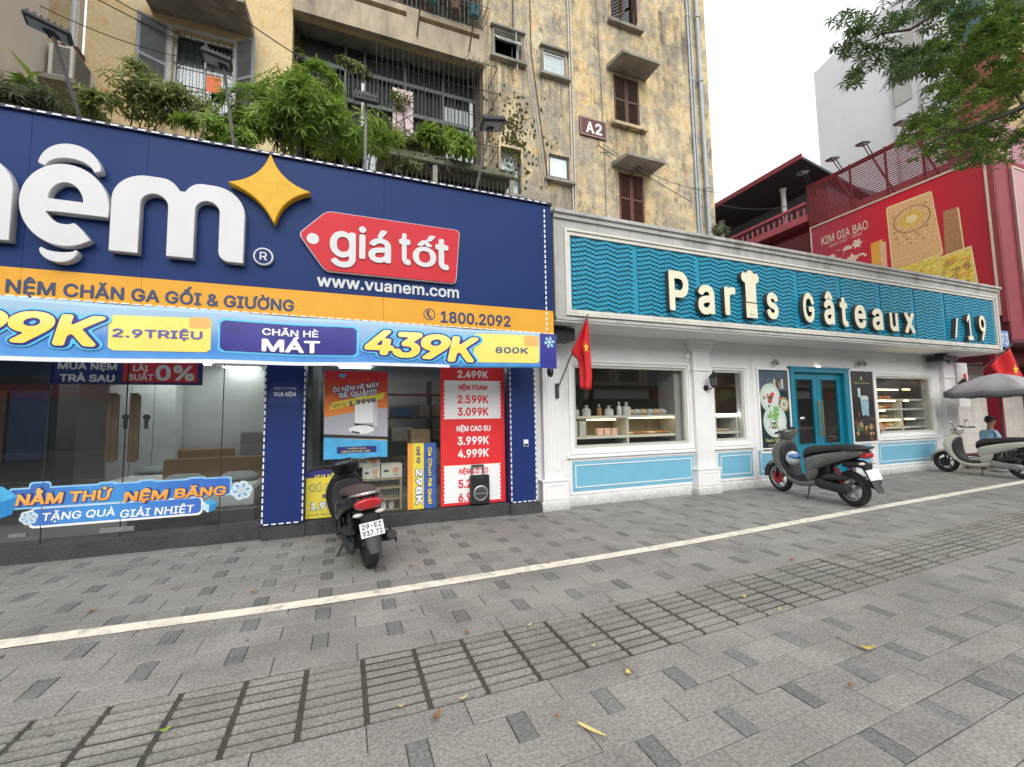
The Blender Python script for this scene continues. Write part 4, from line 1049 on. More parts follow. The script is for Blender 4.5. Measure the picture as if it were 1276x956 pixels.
# interior of the right side: dark racks, cardboard box
t = tag(MB().box(*(lambda a: (a[0], YG+.63, .1, a[1], YG+1.03, a[3]))(RC(YG+.63, 512, 536, 560, 536)), b=.004).build('cardboard_box', card), 'tall brown cardboard box standing behind the sideways price poster', 'box')
t = thing('stock_rack', 'dark steel stock rack with folded goods deep inside the right window', 'rack', (1, 9.2, .1))
for x in (-.3, .7, 1.7, 2.6): MB().box(x, 9.2, .1, x+.04, 9.6, 2.3).build('upright', BLK, t)
for z in (.5, 1.0, 1.5, 2.0): MB().box(-.3, 9.205, z, 2.64, 9.6, z+.03).build('rack_shelf', DRK, t)
R_ = random.Random(5); gc = [mat('goods_%s' % n_, c_, .8, 0, .2, 8) for n_, c_ in (('navy', (.04, .07, .16)), ('grey', (.2, .2, .2)), ('teal', (.05, .16, .18)), ('cream', (.45, .4, .33)), ('brown', (.16, .10, .07)))]
wc = ['navy', 'grey', 'teal', 'cream', 'brown']; nm_ = 0; ordn = ['first', 'second', 'third', 'fourth', 'fifth', 'sixth', 'seventh', 'eighth']
for zi, z in enumerate((.53, 1.03, 1.53)):
    for k in range(5):
        ci = R_.randrange(5); x = -.2+k*.56; tag(MB().box(x, 9.25, z, x+.44, 9.55, z+R_.uniform(.18, .38), b=.02).build('folded_bedding', gc[ci]), '%s folded bedding on the %s rack level, %s from the left' % (wc[ci], ['lower', 'middle', 'upper'][zi], ordn[k]), 'bedding', 'folded bedding on the stock rack')
# beds of the left showroom
def bed(x0, x1, y0, y1, hcol, label, hz=1.0):
    t = thing('display_bed', label, 'bed', ((x0+x1)/2, (y0+y1)/2, .1), 'beds in the showroom')
    MB().box(x0, y0, .12, x1, y1, .32, b=.01).build('bed_base', mat('bed_base_dark', (.07, .06, .055), .6), t)
    MB().box(x0+.01, y0+.01, .32, x1-.01, y1, .60, b=.04).build('mattress', mat('mattress_white', (.62, .62, .60), .8, 0, .06, 6), t)
    MB().box(x0, y1+.002, .12, x1, y1+.1, hz, b=.02).build('headboard', hcol, t)
    for k in range(2):
        w = (x1-x0)/2; MB().loftx([(x0+k*w+.1, y1-.28, .66, .14, .02), (x0+k*w+.2, y1-.28, .67, .2, .07), (x0+k*w+w-.2, y1-.28, .67, .2, .07), (x0+k*w+w-.1, y1-.28, .66, .14, .02)]).build('pillow', mat('pillow_grey', (.30, .33, .33), .8), t, smooth=True)
hb1 = mat('headboard_brown', (.26, .15, .07), .7, 0, .1, 6); hb2 = mat('headboard_grey', (.22, .21, .2), .8, 0, .1, 6)
bed(-2.55, -1.15, 7.0, 8.1, hb1, 'showroom bed with brown headboard just behind the shop window', .95)
bed(-3.5, -2.0, 8.5, 9.9, hb1, 'showroom bed with brown headboard behind the bronze door handles', 1.0)
bed(-1.9, -1.05, 8.6, 9.95, hb2, 'showroom bed with tall grey headboard at the back wall', 1.3)
cab = thing('white_cabinet', 'white cupboard standing inside the shop door', 'cabinet', (-3.2, 9.7, .1))
MB().box(-3.9, 9.75, .1, -2.9, 10.08, 2.5).build('body', mat('cabinet_white', (.6, .62, .62), .6), cab)
for k in range(3): MB().box(-3.89+k*.33, 9.72, .15, -3.57+k*.33, 9.748, 2.45).build('door', mat('cabinet_white', (.6, .62, .62), .6), cab)
wd = thing('dark_display_rack', 'dark rack with samples at the far left of the showroom', 'rack', (-4.6, 8.5, .1))
MB().box(-6.8, 8.4, .1, -3.95, 8.9, 2.5).build('body', mat('rack_dark', (.03, .033, .035), .6, 0, .3, 5), wd)
for k in range(6): MB().box(-6.7+k*.45, 8.34, 1.0, -6.3+k*.45, 8.39, 2.0).build('sample', gc[k % 5], wd)
# trolley speaker on the sill
YPk = 6.36
t = thing('trolley_speaker', 'black portable speaker with pull handle on the sill before the price poster', 'speaker', (PY(599, 620, YPk)[0], YPk+.05, .178))
x0, x1, z0, z1 = RC(YPk, 587, 593, 628, 610); z0 = .185; w = x1-x0
MB().box(x0, YPk, z0+.012, x1, YPk+.085, z1, b=.014).build('cabinet', BLK, t)
for s_ in (0, 1):
    MB().tube([(x0+w*(.06+.88*s_), YPk+.085, z0), (x0+w*(.06+.88*s_), YPk+.085, z0+.03)], .018, 10).build('wheel', BLK, t)
    MB().tube([(x0+w*(.1+.62*s_), YPk+.05, z1-.02), (x0+w*(.1+.62*s_), YPk+.05, z1+.13)], .009, 8).build('handle_rod', BLK, t)
MB().tube([(x0+w*.08, YPk+.05, z1+.14), (x0+w*.74, YPk+.05, z1+.14)], .016, 8).build('handle_grip', BLK, t)
cx, cz = (x0+x1)/2+.005, z0+(z1-z0)*.40; r = w*.40
g = MB().lathe([(r*.78, -.012), (r*.86, -.016), (r, -.008), (r, 0)], (cx, YPk-.001, cz), 28, 'y', cap=False).build('woofer_ring', mat('speaker_ring', (.45, .45, .46), .3, .8, .05), t, True)
MB().lathe([(1e-4, -.006), (r*.3, -.009), (r*.78, -.003)], (cx, YPk-.003, cz), 24, 'y').build('woofer_cone', mat('speaker_cone', (.05, .05, .05), .5), t, True)
MB().box(cx-r*.75, YPk-.022, cz-.012, cx+r*.75, YPk-.016, cz+.006).build('badge_bar', mat('speaker_ring', (.45, .45, .46)), t)
MB().box(x0+w*.3, YPk-.004, z1-.05, x1-w*.3, YPk-.0005, z1-.02).build('control_panel', DRK, t)
# ================================================================== BAKERY (right)
YW, YFB = 6.5, 5.7
BX0, BX1 = 2.94, 15.82
WP = mat('bakery_white_paint', (.78, .78, .77), .6, 0, .05, 1.6, .2, 40, dirt=((.55, .54, .50), .45, 2.2))
WP2 = mat('bakery_moulding', (.82, .82, .81), .55, 0, .05, 3)
recolour(WP, splash); recolour(WP2, splash)
PNL = mat('bakery_blue_panel', (.17, .44, .60), .5, 0, .05, 4)
TEAL = mat('teal_paint', (.008, .20, .29), .38, 0, .08, 5)
TEALD = mat('teal_fascia', (.010, .27, .42), .5, 0, .12, 3)
CON = mat('weathered_fascia', (.43, .425, .405), .8, 0, .16, 2.4, .3, 30, dirt=((.15, .145, .13), .8, 2.2), streak=3.5)
CRM_L = mat('letter_cream', (.74, .70, .52), .45, 0, .1, 5); LSD = mat('letter_dark_side', (.055, .05, .045), .6)
GLB = glass('bakery_glass', (.96, .965, .96), .055, gain=.8)
bak = thing('bakery', 'white bakery shop front with pale blue panels and a grey framed teal fascia', 'shop', (9.3, 6.9, 0))
def rr_(u0, vt, vb, u1, Y=YW): return RC(Y, u0, vt, vb, u1)
win = [(3.66, 6.12, .955, 2.385), (6.80, 7.62, .965, 2.37), (11.95, 14.20, .965, 2.35)]
pos1 = (8.02, 8.88, .72, 2.40); dr = (8.93, 10.86, .0, 2.46); pos2 = (10.96, 11.79, .80, 2.44)
w = MB(); holewall(w, BX0-.02, 15.40, 0.0, 3.0, YW, YW+.2, [*win, dr]); w.build('wall', WP, bak, fixn=False)
MB().box(15.15, 6.70, 0, 15.40, 10.2, 4.6).build('side_wall', WP, bak); MB().box(BX0, 6.70, 0, BX0+.1, 10.2, 4.6).build('side_wall', WP, bak)
MB().box(BX0+.1, 10.1, 0, 15.15, 10.2, 4.6).build('back_wall', mat('bakery_inside', (.30, .27, .22), .8), bak)
MB().box(BX0+.1, 6.7, -.02, 15.15, 10.1, .06).build('floor', mat('bakery_floor', (.16, .12, .09), .3, 0, .2, 2), bak)
MB().box(BX0+.1, 6.7, 2.95, 15.15, 10.1, 3.05).build('ceiling', mat('bakery_ceiling', (.22, .21, .19), .8), bak)
MB().box(BX0, 6.7, 4.52, 15.4, 10.2, 4.6).build('roof', CON, bak)
# soffit, fascia
MB().box(BX0, YFB+.002, 2.93, BX1-.04, YW-.002, 2.985).build('soffit', mat('soffit_white', (.74, .74, .72), .7, 0, .08, 2), bak)
fz0, fz1 = 2.955, 4.60
f0, f1 = (PY(711, 345, YFB)[0], PY(1240, 400, YFB)[0]); g0, g1 = 3.125, 4.285
fw = MB(); holewall(fw, BX0, BX1, fz0, fz1, YFB, YFB+.06, [(f0-.06, f1+.04, g0-.06, g1+.06)]); fw.build('fascia', CON, bak, fixn=False)
MB().box(BX1-.06, YFB+.061, fz0, BX1, 6.9, fz1).build('fascia_return', CON, bak); MB().box(BX0, YFB+.061, fz0+.03, BX0+.06, 6.9, fz1).build('fascia_return', CON, bak)
MB().box(BX0+.06, YFB+.35, fz0+.03, BX1-.06, YFB+.4, fz1-.02).build('fascia_backing', CON, bak)
cp = MB(); cp.box(BX0-.01, YFB-.07, 4.60, BX1+.06, 6.9, 4.66, b=.008); cp.build('coping', CON, bak)
cp = MB(); cp.box(BX0-.005, YFB-.035, 4.53, BX1+.03, YFB-.001, 4.598); cp.build('cornice', CON, bak)
md_ = MB(); md_.box(BX0, YFB-.02, fz0-.0, BX1+.02, YFB-.001, fz0+.045); md_.build('lower_moulding', CON, bak)
fm = mat('fascia_frame_trim', (.62, .60, .54), .5, 0, .08, 4, dirt=((.3, .29, .26), .5, 3))
frame(MB(), f0-.10, f1+.09, g0-.10, g1+.10, .035, YFB-.035, YFB-.001).build('outer_trim', fm, bak)
frame(MB(), f0-.055, f1+.035, g0-.055, g1+.055, .05, YFB-.015, YFB+.03).build('inner_trim', fm, bak)
seam = MB()
for u in (852, 1000, 1110): 
    x = PY(u, 300, YFB)[0]; seam.box(x-.003, YFB-.0715, 4.604, x+.003, YFB-.0695, 4.655)
seam.build('coping_joint', LSD, bak)
# teal relief boards with stepped wave pattern
YP_ = YFB+.025
us = [708.5, 793, 871, 922+71, 1046, 1095, 1137, 1174.5, 1242]
bx = [f0-.01]+[PY(u, 380, YP_)[0] for u in us[1:-1]]+[f1+.0]
sgn = thing('bakery_signboard', 'teal relief signboard with cream letters and a chef hat framed on the bakery fascia', 'sign', ((f0+f1)/2, YP_, g0))
for i, (a, b) in enumerate(zip(bx, bx[1:])):
    pb = MB().box(a+.002, YP_, g0-.02, b-.002, YP_+.02, g1+.02).build('relief_board', TEALD, sgn)
    r = MB(); rows_ = 15; pit = (g1-g0-.03)/rows_; bwid = .066; A_ = .024; xs0 = a+.05; nb = int((b-a-.1)/bwid); bwid = (b-a-.1)/max(nb, 1)
    for j in range(rows_):
        for k in range(nb):
            ph = (k % 6); tri = [0, 1, 2, 3, 2, 1][ph]/3*2-1
            zc = g0+.02+(j+.5)*pit+A_*tri
            if zc-pit*.36 < g0-.01 or zc+pit*.36 > g1+.01: continue
            r.box(xs0+k*bwid-.004, YP_-.022, zc-pit*.30, xs0+(k+1)*bwid+.004, YP_-.001, zc+pit*.30)
    r.build('wave_relief', TEALD, pb, kind='stuff')
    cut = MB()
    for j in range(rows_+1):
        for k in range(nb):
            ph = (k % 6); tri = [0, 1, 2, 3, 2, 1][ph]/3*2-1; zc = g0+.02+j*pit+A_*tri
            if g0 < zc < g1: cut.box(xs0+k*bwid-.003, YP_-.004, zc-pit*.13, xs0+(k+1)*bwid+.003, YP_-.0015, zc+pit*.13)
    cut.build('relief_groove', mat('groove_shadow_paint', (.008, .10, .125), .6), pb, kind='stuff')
YLt = YP_-.11
def big(s, u0, vt, vb, u1, bold=.037, **k):
    x0, z1 = PY(u0, vt, YLt); _, z0 = PY(u0, vb, YLt); x1, _ = PY(u1, vb, YLt)
    o = lettering(s, x0, x1, z0, z1, YP_-.028, LSD, 'letter', sgn, th=.078, bold=bold, fit='box', **k)
    lettering(s, x0+.004, x1-.004, z0+.004, z1-.004, YP_-.107, CRM_L, 'letter_face', o, th=.004, bold=bold, fit='box', flat=0, **k); return o
for a in (('P', 832.5, 336, 386.5, 859.5), ('a', 869, 353.5, 391, 891.5), ('r', 902, 356.5, 392.5, 918), ('s', 954.5, 363.5, 397, 971), ('G', 999.5, 364, 401, 1016), ('â', 1025, 362, 404, 1041), ('t', 1045.5, 370, 406.5, 1058),
          ('e', 1064, 379, 408.5, 1080.5), ('a', 1086, 383.5, 411, 1101.5), ('u', 1108, 389, 412.5, 1120.5), ('x', 1126, 389, 414.5, 1141)): big(*a)
big('1', 1204, 391, 423.5, 1213.5, bold=.02); big('9', 1219, 392.5, 424, 1230.5, bold=.02); big('/', 1188, 395.5, 421, 1196, bold=.02)
x0, z1 = PY(928, 352, YLt); _, z0 = PY(928, 395.5, YLt); x1, _ = PY(944.5, 395, YLt)
hx = (x0+x1)/2; hw = (x1-x0)/2; zt_ = PY(934, 339, YLt)[1]; hh = z1-z0
lr = hw*.74; zl = zt_-hh*.155; ztp = zt_+hh*.0
hat = arc(hx-hw*.88, zl, lr, lr, 262, 108, 10)+arc(hx, ztp-lr*.8+.02, lr, lr, 160, 20, 10)+arc(hx+hw*.88, zl, lr, lr, 72, -82, 10)+[(hx+hw*.93, z0+hh*.45), (hx+hw, z0+hh*.42), (hx+hw, z0), (hx-hw, z0), (hx-hw, z0+hh*.42), (hx-hw*.93, z0+hh*.45)]
o = shape('chef_hat_letter', [hat], YP_-.028, .078, LSD, sgn); shape('letter_face', [[(hx+(x-hx)*.97, z0+(z-z0)*.985+.003) for x, z in hat]], YP_-.107, .004, CRM_L, o)
MB().box(hx-hw, YP_-.1135, z0+hh*.42, hx+hw, YP_-.1112, z0+hh*.45).build('hat_band', LSD, o)
sm = MB(); sm.tube([(hx+.05*math.cos(math.radians(a)), YP_-.113, z0+.10+.05*math.sin(math.radians(a))) for a in range(190, 351, 20)], .004, 6); sm.build('smile', LSD, o)
for s_ in (-1, 1): MB().ball((hx+s_*.022, YP_-.112, z0+.125), .006, 6).build('eye', LSD, o)
# pilasters
def pilaster(x0, x1, flutes, base=(.0, .48), capz=2.33):
    y = YW-.10
    s_ = MB().box(x0, y, base[1], x1, YW-.002, 2.9, b=.006).build('pilaster_shaft', WP, bak)
    b = MB(); b.box(x0-.06, y-.06, .13, x1+.06, YW-.002, base[1]-.03, b=.004); b.box(x0-.08, y-.08, -.01, x1+.08, YW-.002, .13, b=.006); b.box(x0-.075, y-.075, base[1]-.03, x1+.075, YW-.002, base[1]+.002, b=.006); b.build('pilaster_base', WP2, bak)
    frame(MB(), x0+.0, x1-.0, .17, base[1]-.07, .02, y-.068, y-.061).build('base_panel_bead', WP2, bak)
    c = MB(); c.box(x0-.02, y-.02, capz, x1+.02, YW-.002, capz+.03); c.box(x0-.03, y-.03, 2.72, x1+.03, YW-.003, 2.78, b=.006); c.box(x0-.055, y-.055, 2.78, x1+.055, YW-.003, 2.84, b=.008); c.box(x0-.085, y-.085, 2.84, x1+.085, YW-.003, 2.93, b=.008); c.build('capital', WP2, bak, kind='stuff')
    if flutes:
        n = 5; 
        for k in range(n):
            xx = x0+.05+(x1-x0-.1)*(k+.5)/n; MB().box(xx-.012, y-.008, .62, xx+.012, y-.0005, 2.25, b=.003).build('flute_rib', WP2, bak)
    return s_
pilaster(3.03, 3.36, True); pilaster(6.22, 6.64, False); pilaster(14.62, 15.10, False)
# surrounds of windows, sills, beads
for i, (a, b, c, d) in enumerate(win):
    wd = tag(MB().box(a, YW+.05, c, b, YW+.056, d).build('window_pane', GLB, bak))
    wf = mat('window_frame_beige', (.50, .49, .44), .5, 0, .05)
    frame(MB(), a+.001, b-.001, c+.001, d-.001, .045, YW+.02, YW+.075).build('window_frame', wf, bak)
    frame(MB(), a-.10, b+.10, c-.10, d+.10, .05, YW-.022, YW-.001).build('window_moulding', WP2, bak)
    MB().box(a-.16, YW-.05, c-.17, b+.16, YW-.001, c-.115, b=.008).build('window_sill', WP2, bak)
for u0, vt, vb, u1 in ((709.4, 573, 611.5, 864.6), (895.5, 565, 596.5, 938), (945.5, 562, 590, 972), (1058, 553.5, 576, 1086), (1094.5, 552, 578, 1168)):
    a, b, c, d = rr_(u0, vt, vb, u1); c = .235; d = .725; 
    if u0 < 720: a += .06
    p = MB().box(a, YW-.006, c, b, YW-.001, d).build('blue_panel', PNL, bak)
    frame(MB(), a+.05, b-.05, c+.06, d-.05, .016, YW-.016, YW-.0065).build('panel_bead', WP2, p)
    frame(MB(), a-.05, b+.05, c-.05, d+.05, .03, YW-.016, YW-.001).build('panel_moulding', WP2, bak)
MB().box(3.40, YW-.028, -.01, 6.12, YW-.001, .17, b=.005).build('skirting', WP2, bak); MB().box(6.74, YW-.028, -.01, 8.90, YW-.001, .15, b=.005).build('skirting', WP2, bak); MB().box(10.90, YW-.028, -.01, 14.52, YW-.001, .15, b=.005).build('skirting', WP2, bak)
for x in (6.74, 7.86): MB().box(x, YW-.012, .17, x+.03, YW-.001, 2.55).build('wall_bead', WP2, bak)
# door: teal frame, two leaves
d = thing('bakery_door', 'teal double door with glass panels and brass pull handles between two food posters', 'door', ((dr[0]+dr[1])/2, YW, .02))
x0, x1 = dr[0]+.003, dr[1]-.003; zt_ = 2.457
fr_ = MB(); fr_.box(x0, YW-.06, .0, x0+.10, YW+.16, zt_); fr_.box(x1-.17, YW-.06, .0, x1, YW+.16, zt_); fr_.box(x0+.10, YW-.06, zt_-.08, x1-.17, YW+.16, zt_); fr_.build('door_frame', TEAL, d)
MB().box(x0-.03, YW-.075, zt_-.001+.002, x1+.03, YW-.003, zt_+.04, b=.006).build('door_cornice', TEAL, d)
xm = (x0+.10+x1-.17)/2
for a, b in ((x0+.103, xm-.004), (xm+.004, x1-.173)):
    lf = MB(); holewall(lf, a, b, .02, zt_-.083, YW+.03, YW+.075, [(a+.13, b-.13, .80, zt_-.22)]); L_ = lf.build('door_leaf', TEAL, d, fixn=False)
    frame(MB(), a+.13, b-.13, .80, zt_-.22, .014, YW+.015, YW+.029).build('glazing_bead', TEAL, L_); MB().box(a+.131, YW+.05, .801, b-.131, YW+.055, zt_-.221).build('door_glass', GLB, L_)
    frame(MB(), a+.13, b-.13, .14, .66, .03, YW+.018, YW+.029).build('lower_bead', TEAL, L_)
    hx_ = b-.05 if a < xm-.1 else a+.05; h = MB(); h.tube([(hx_, YW-.04, .95), (hx_, YW-.04, 1.75)], .013, 8); 
    for zz in (1.0, 1.7): h.tube([(hx_, YW-.04, zz), (hx_, YW+.03, zz)], .009, 6)
    h.build('pull_handle', mat('brass', (.55, .38, .14), .3, .9), L_)
MB().box(BX0+6.0, YW-.25, -.005, 10.9, YW-.001, .05, b=.006).build('door_step', GRN, bak)
MB().tube([(xm, YW-.07, 2.50), (xm, YW-.02, 2.50)], .03, 10).build('door_lamp', mat('small_lamp_lit', (.9, .85, .7), .4, emit=(1, .85, .6, 3)), d)
# posters in frames
def poster_frame(b4, name, label, base):
    a, b, c, d_ = b4; t = thing(name, label, 'poster', ((a+b)/2, YW-.01, c))
    MB().box(a, YW-.012, c, b, YW-.002, d_).build('print', base, t); frame(MB(), a-.045, b+.045, c-.045, d_+.045, .04, YW-.03, YW-.002).build('poster_frame', WP2, t); return t
dkg = mat('poster_night_green', (.015, .035, .04), .3, 0, .4, 7); dkb = mat('poster_dark_brown', (.03, .028, .026), .3, 0, .4, 9)
plate = mat('print_plate', (.50, .60, .54), .4, 0, .08, 20); mint = mat('print_mint', (.20, .42, .10), .5, 0, .4, 30); choc = mat('print_chocolate', (.13, .05, .03), .5, 0, .5, 30); gold = mat('print_gold', (.55, .48, .16), .5); coff = mat('print_coffee', (.40, .28, .12), .5, 0, .5, 20)
t = poster_frame(pos1, 'dessert_poster', 'dark green poster with dessert plates left of the teal bakery door', dkg)
a, b, c, d_ = pos1; W_ = b-a; H_ = d_-c; X = lambda f: a+W_*f; Z = lambda f: c+H_*f; yq = YW-.0125
def disc(fx, fz, r, m, dy, k=1.0, par=None): return shape('printed_disc', [arc(X(fx), Z(fz), r, r*k, 0, 352, 28)], yq-dy, 0, m, par or t)
R_ = random.Random(9)
MB().box(X(.02), yq-.001, Z(.74), X(.98), yq-.0004, Z(.985)).build('print_jars', mat('print_jars', (.06, .10, .14), .4, 0, .6, 18), t)
for k in range(6): MB().box(X(.42+k*.09), yq-.0018, Z(.77), X(.48+k*.09), yq-.0012, Z(.86+.03*(k % 3))).build('print_bottle', [coff, plate, choc][k % 3], t)
disc(.36, .655, .30, plate, .003); disc(.36, .655, .22, mat('print_plate_inner', (.6, .66, .62), .4), .0036)
disc(.82, .57, .155, coff, .003); disc(.82, .57, .10, plate, .0036); disc(.82, .57, .05, coff, .0042)
disc(.48, .36, .34, plate, .0044); disc(.48, .36, .26, MATS['print_plate_inner'], .005)
for k in range(26): disc(.36+R_.gauss(0, .09), .655+R_.gauss(0, .045), R_.uniform(.02, .05), [choc, choc, coff, Rp][k % 4], .0055+.0002*k)
for k in range(30): disc(.47+R_.gauss(0, .085), .40+R_.gauss(.01, .045), R_.uniform(.025, .055), [mint, mint, mint, plate][k % 4], .0055+.0002*k)
for k in range(8): disc(.42+R_.gauss(0, .07), .295+R_.gauss(0, .012), R_.uniform(.012, .03), choc, .012+.0002*k)
disc(.80, .27, .07, plate, .006, .6); disc(.93, .24, .05, coff, .0065)
lettering('Paris Gâteaux', X(.14), X(.88), Z(.105), Z(.145), yq, gold, 'lettering', t, bold=.03, flat=.002); lettering('bánh & cà phê', X(.22), X(.8), Z(.055), Z(.075), yq, gold, 'lettering', t, bold=.0, flat=.002)
t = poster_frame(pos2, 'drink_poster', 'dark poster with a blue iced drink right of the teal bakery door', dkb)
a, b, c, d_ = pos2; W_ = b-a; H_ = d_-c
lettering('Paris Gâteaux', X(.16), X(.84), Z(.825), Z(.845), yq, gold, 'lettering', t, bold=.02, flat=.002); disc(.5, .9, .035, gold, .002, 1.2)
for k in range(40): disc(.5+R_.gauss(0, .28), min(max(.22+R_.gauss(0, .10), .03), .5), R_.uniform(.03, .09), [choc, coff, mat('print_skin', (.45, .27, .18), .5, 0, .3, 20), mat('print_dim_green', (.08, .13, .07), .5), choc][k % 5], .002+.0002*k)
shape('print_glass', [[(X(.36), Z(.62)), (X(.74), Z(.62)), (X(.70), Z(.36)), (X(.41), Z(.36))]], yq-.011, 0, mat('print_ice_blue', (.30, .46, .55), .4, 0, .5, 20), t); disc(.55, .62, .155, plate, .0115, .35); MB().box(X(.3), yq-.002, Z(.63), X(.42), yq-.0012, Z(.76)).build('print_bottle', plate, t)
shape('print_coaster', [arc(X(.56), Z(.30), .17, .12, 0, 352, 24)], yq-.012, 0, Kp, t)
# glass shelf units behind the windows, lit by strips
LEDW = mat('led_strip_warm_lit', (.9, .8, .5), .4, emit=(1, .78, .36, 7)); LEDC = mat('led_strip_cool_lit', (.9, .9, .9), .4, emit=(.95, .97, 1, 5))
SHF = mat('shelf_beige', (.60, .60, .52), .6); SHD = mat('shelf_inner_dark', (.22, .19, .15), .7)
YS1 = YW+.16
def shelf_unit(x0, x1, zs, label, ups, back=None, dep=.45):
    t = thing('pastry_shelf', label, 'shelf', ((x0+x1)/2, YS1, .06))
    for z in zs: MB().box(x0, YS1, z-.045, x1, YS1+dep, z).build('shelf_board', SHF, t)
    for x in ups: MB().box(x-.02, YS1+.003, .06, x+.02, YS1+dep-.003, zs[-1]-.046).build('divider', SHF, t)
    MB().box(x0, YS1+dep+.001, .06, x1, YS1+dep+.02, zs[-1]).build('back_panel', SHD, t); return t
u_ = shelf_unit(3.62, 6.15, (1.14, 1.50), 'pastry counter with two boards and warm light strips behind the large left bakery window', (3.64, 4.86, 6.12))
for x0, x1, z in ((4.02, 4.62, 1.42), (4.92, 6.02, 1.44)): MB().box(x0, YS1+.02, z, x1, YS1+.045, z+.02).build('light_strip', LEDW, u_)
MB().box(5.95, YS1-.02, .95, 6.14, YS1+.44, 2.45).build('side_board', mat('side_board_grey', (.34, .34, .33), .7), u_)
RB = random.Random(12)
bread = mat('bread_crust', (.36, .17, .06), .6, 0, .3, 30, coords='obj'); pale_b = mat('bread_pale', (.60, .44, .26), .6, 0, .25, 25, coords='obj'); film = mat('wrapping_film', (.55, .54, .50), .15, 0, .2, 40, coords='obj'); pinkb = mat('pink_box', (.62, .42, .36), .6, 0, .1, 20); jar = mat('jar_glassy', (.60, .60, .56), .15, 0, .3, 20)
def jarobj(x, z, h, r, lab, m=jar, grp='wrapped jars on the counter'):
    t = thing('wrapped_jar', lab, 'jar', (x, YS1+.14, z), grp); MB().lathe([(r*.9, 0), (r, .02), (r*.95, h*.62), (r*.4, h*.74)], (x, YS1+.14, z), 14).build('body', m, t, True); MB().lathe([(r*.25, h*.745), (r*.3, h*.8), (r*.5, h), (1e-4, h*.97)], (x, YS1+.14, z), 10).build('bow', film, t, True)
for k, (u, h, r) in enumerate(((718, .17, .075), (732, .19, .085), (748, .21, .05), (760, .18, .09), (773, .25, .05), (782, .24, .085))):
    jarobj(PY(u, 512, YS1+.1)[0], 1.502, h, r, ['clear jar at the left end of the counter top', 'square wrapped jar, second on the counter top from the left', 'orange jar beside the wrapped gift', 'gift jar with a white bow near the middle of the counter', 'slim clear jar left of the tall cone jar', 'tall cone shaped jar right of the middle of the counter'][k], bread if k == 2 else jar)
def loaf(x, z, l, h, m, lab, y=YS1+.16, grp='breads in the bakery windows', cat='bread', nm_='bread_loaf'):
    o = MB().loftx([(x-l/2, y, z+h*.3, .03, h*.25), (x-l*.35, y, z+h*.5, .09, h*.5), (x, y, z+h*.55, .10, h*.55), (x+l*.35, y, z+h*.5, .09, h*.5), (x+l/2, y, z+h*.3, .03, h*.25)], 10, 2).build(nm_, m, None, smooth=True); tag(o, lab, cat, grp)
for k in range(6): loaf(5.02+k*.15, 1.502, .15, .11, film if k % 2 else pale_b, 'wrapped bun, %s from the left in the row at the right of the counter top' % ordn[k])
for k in range(3): tag(MB().box(4.28+k*.15, YS1+.1, 1.142, 4.40+k*.15, YS1+.2, 1.27, b=.004).build('pink_box', pinkb), '%s small pink cake box from the left on the lower board' % ordn[k], 'box', 'pink boxes on the lower board')
for k in range(2): tag(MB().box(3.70+k*.17, YS1+.04, 1.142, 3.83+k*.17, YS1+.14, 1.41, b=.004).build('menu_carton', mat('menu_carton', (.50, .52, .46), .6, 0, .3, 20)), 'tall pale carton on the lower board, %s from the left window edge' % ordn[k], 'box', 'tall cartons on the lower board')
for k in range(6): loaf(4.98+k*.17, 1.142, .16, .05, bread if k % 3 else pale_b, 'flat pastry on the lower board right of the divider, %s from the left' % ordn[k], grp='flat pastries on the lower board')
u_ = shelf_unit(6.72, 7.70, (1.14, 1.46), 'narrow pastry shelf with a white light strip behind the slim bakery window', (6.74, 7.56))
MB().box(6.80, YS1+.0-.02, 1.465, 7.60, YS1-.002, 1.50).build('light_strip', LEDC, u_)
for k in range(4): loaf(6.86+k*.17, 1.142, .16, .05, pale_b, 'flat pastry on the lower board of the slim window, %s from the left' % ordn[k], grp='flat pastries in the slim window')
u_ = shelf_unit(11.9, 14.25, (1.10, 1.32, 1.56, 1.80), 'tall pastry rack with several warm light strips behind the right bakery window', (11.92, 13.2, 14.23))
for z, x0, x1 in ((1.255, 11.96, 13.1), (1.495, 11.96, 12.5), (1.735, 11.96, 12.95), (2.02, 11.96, 13.1), (1.27, 13.3, 13.7), (2.03, 13.3, 13.6), (1.74, 13.3, 13.5)): MB().box(x0, YS1-.01, z, x1, YS1+.01, z+.022).build('light_strip', LEDW, u_)
for zi, z in enumerate((1.102, 1.322, 1.562, 1.802)):
    for k in range(6): loaf(12.05+k*.18, z, .16, .08, [bread, pale_b, bread, mat('red_pastry', (.4, .07, .04), .5)][(k+zi) % 4], 'pastry on the %s board of the right window rack, %s from the left' % (ordn[zi], ordn[k]), y=YS1+.2, grp='pastries on the lit rack')
# pendant lamp seen in the slim window and door
for x, y, z in ((7.45, 7.6, 2.05), (9.5, 8.2, 2.1), (10.9, 9.4, 2.2)):
    t = thing('pendant_lamp', 'warm glowing pendant lamp inside the bakery ' + ('behind the slim window' if x < 8 else 'seen through the left door leaf' if x < 10 else 'deep inside beyond the door'), 'lamp', (x, y, z))
    MB().tube([(x, y, z+.1), (x, y, 2.94)], .006, 6).build('cord', BLK, t); MB().ball((x, y, z), .05, 10).build('bulb', mat('bulb_lit', (1, .8, .5), .4, emit=(1, .66, .3, 18)), t, True); MB().lathe([(.05, .10), (.13, .0)], (x, y, z+.01), 14).build('lamp_shade', BLK, t, True)
MB().box(8.9, 9.2, .06, 11.6, 9.6, 1.15).build('counter', mat('counter_wood', (.20, .12, .07), .5, 0, .2, 6), bak)
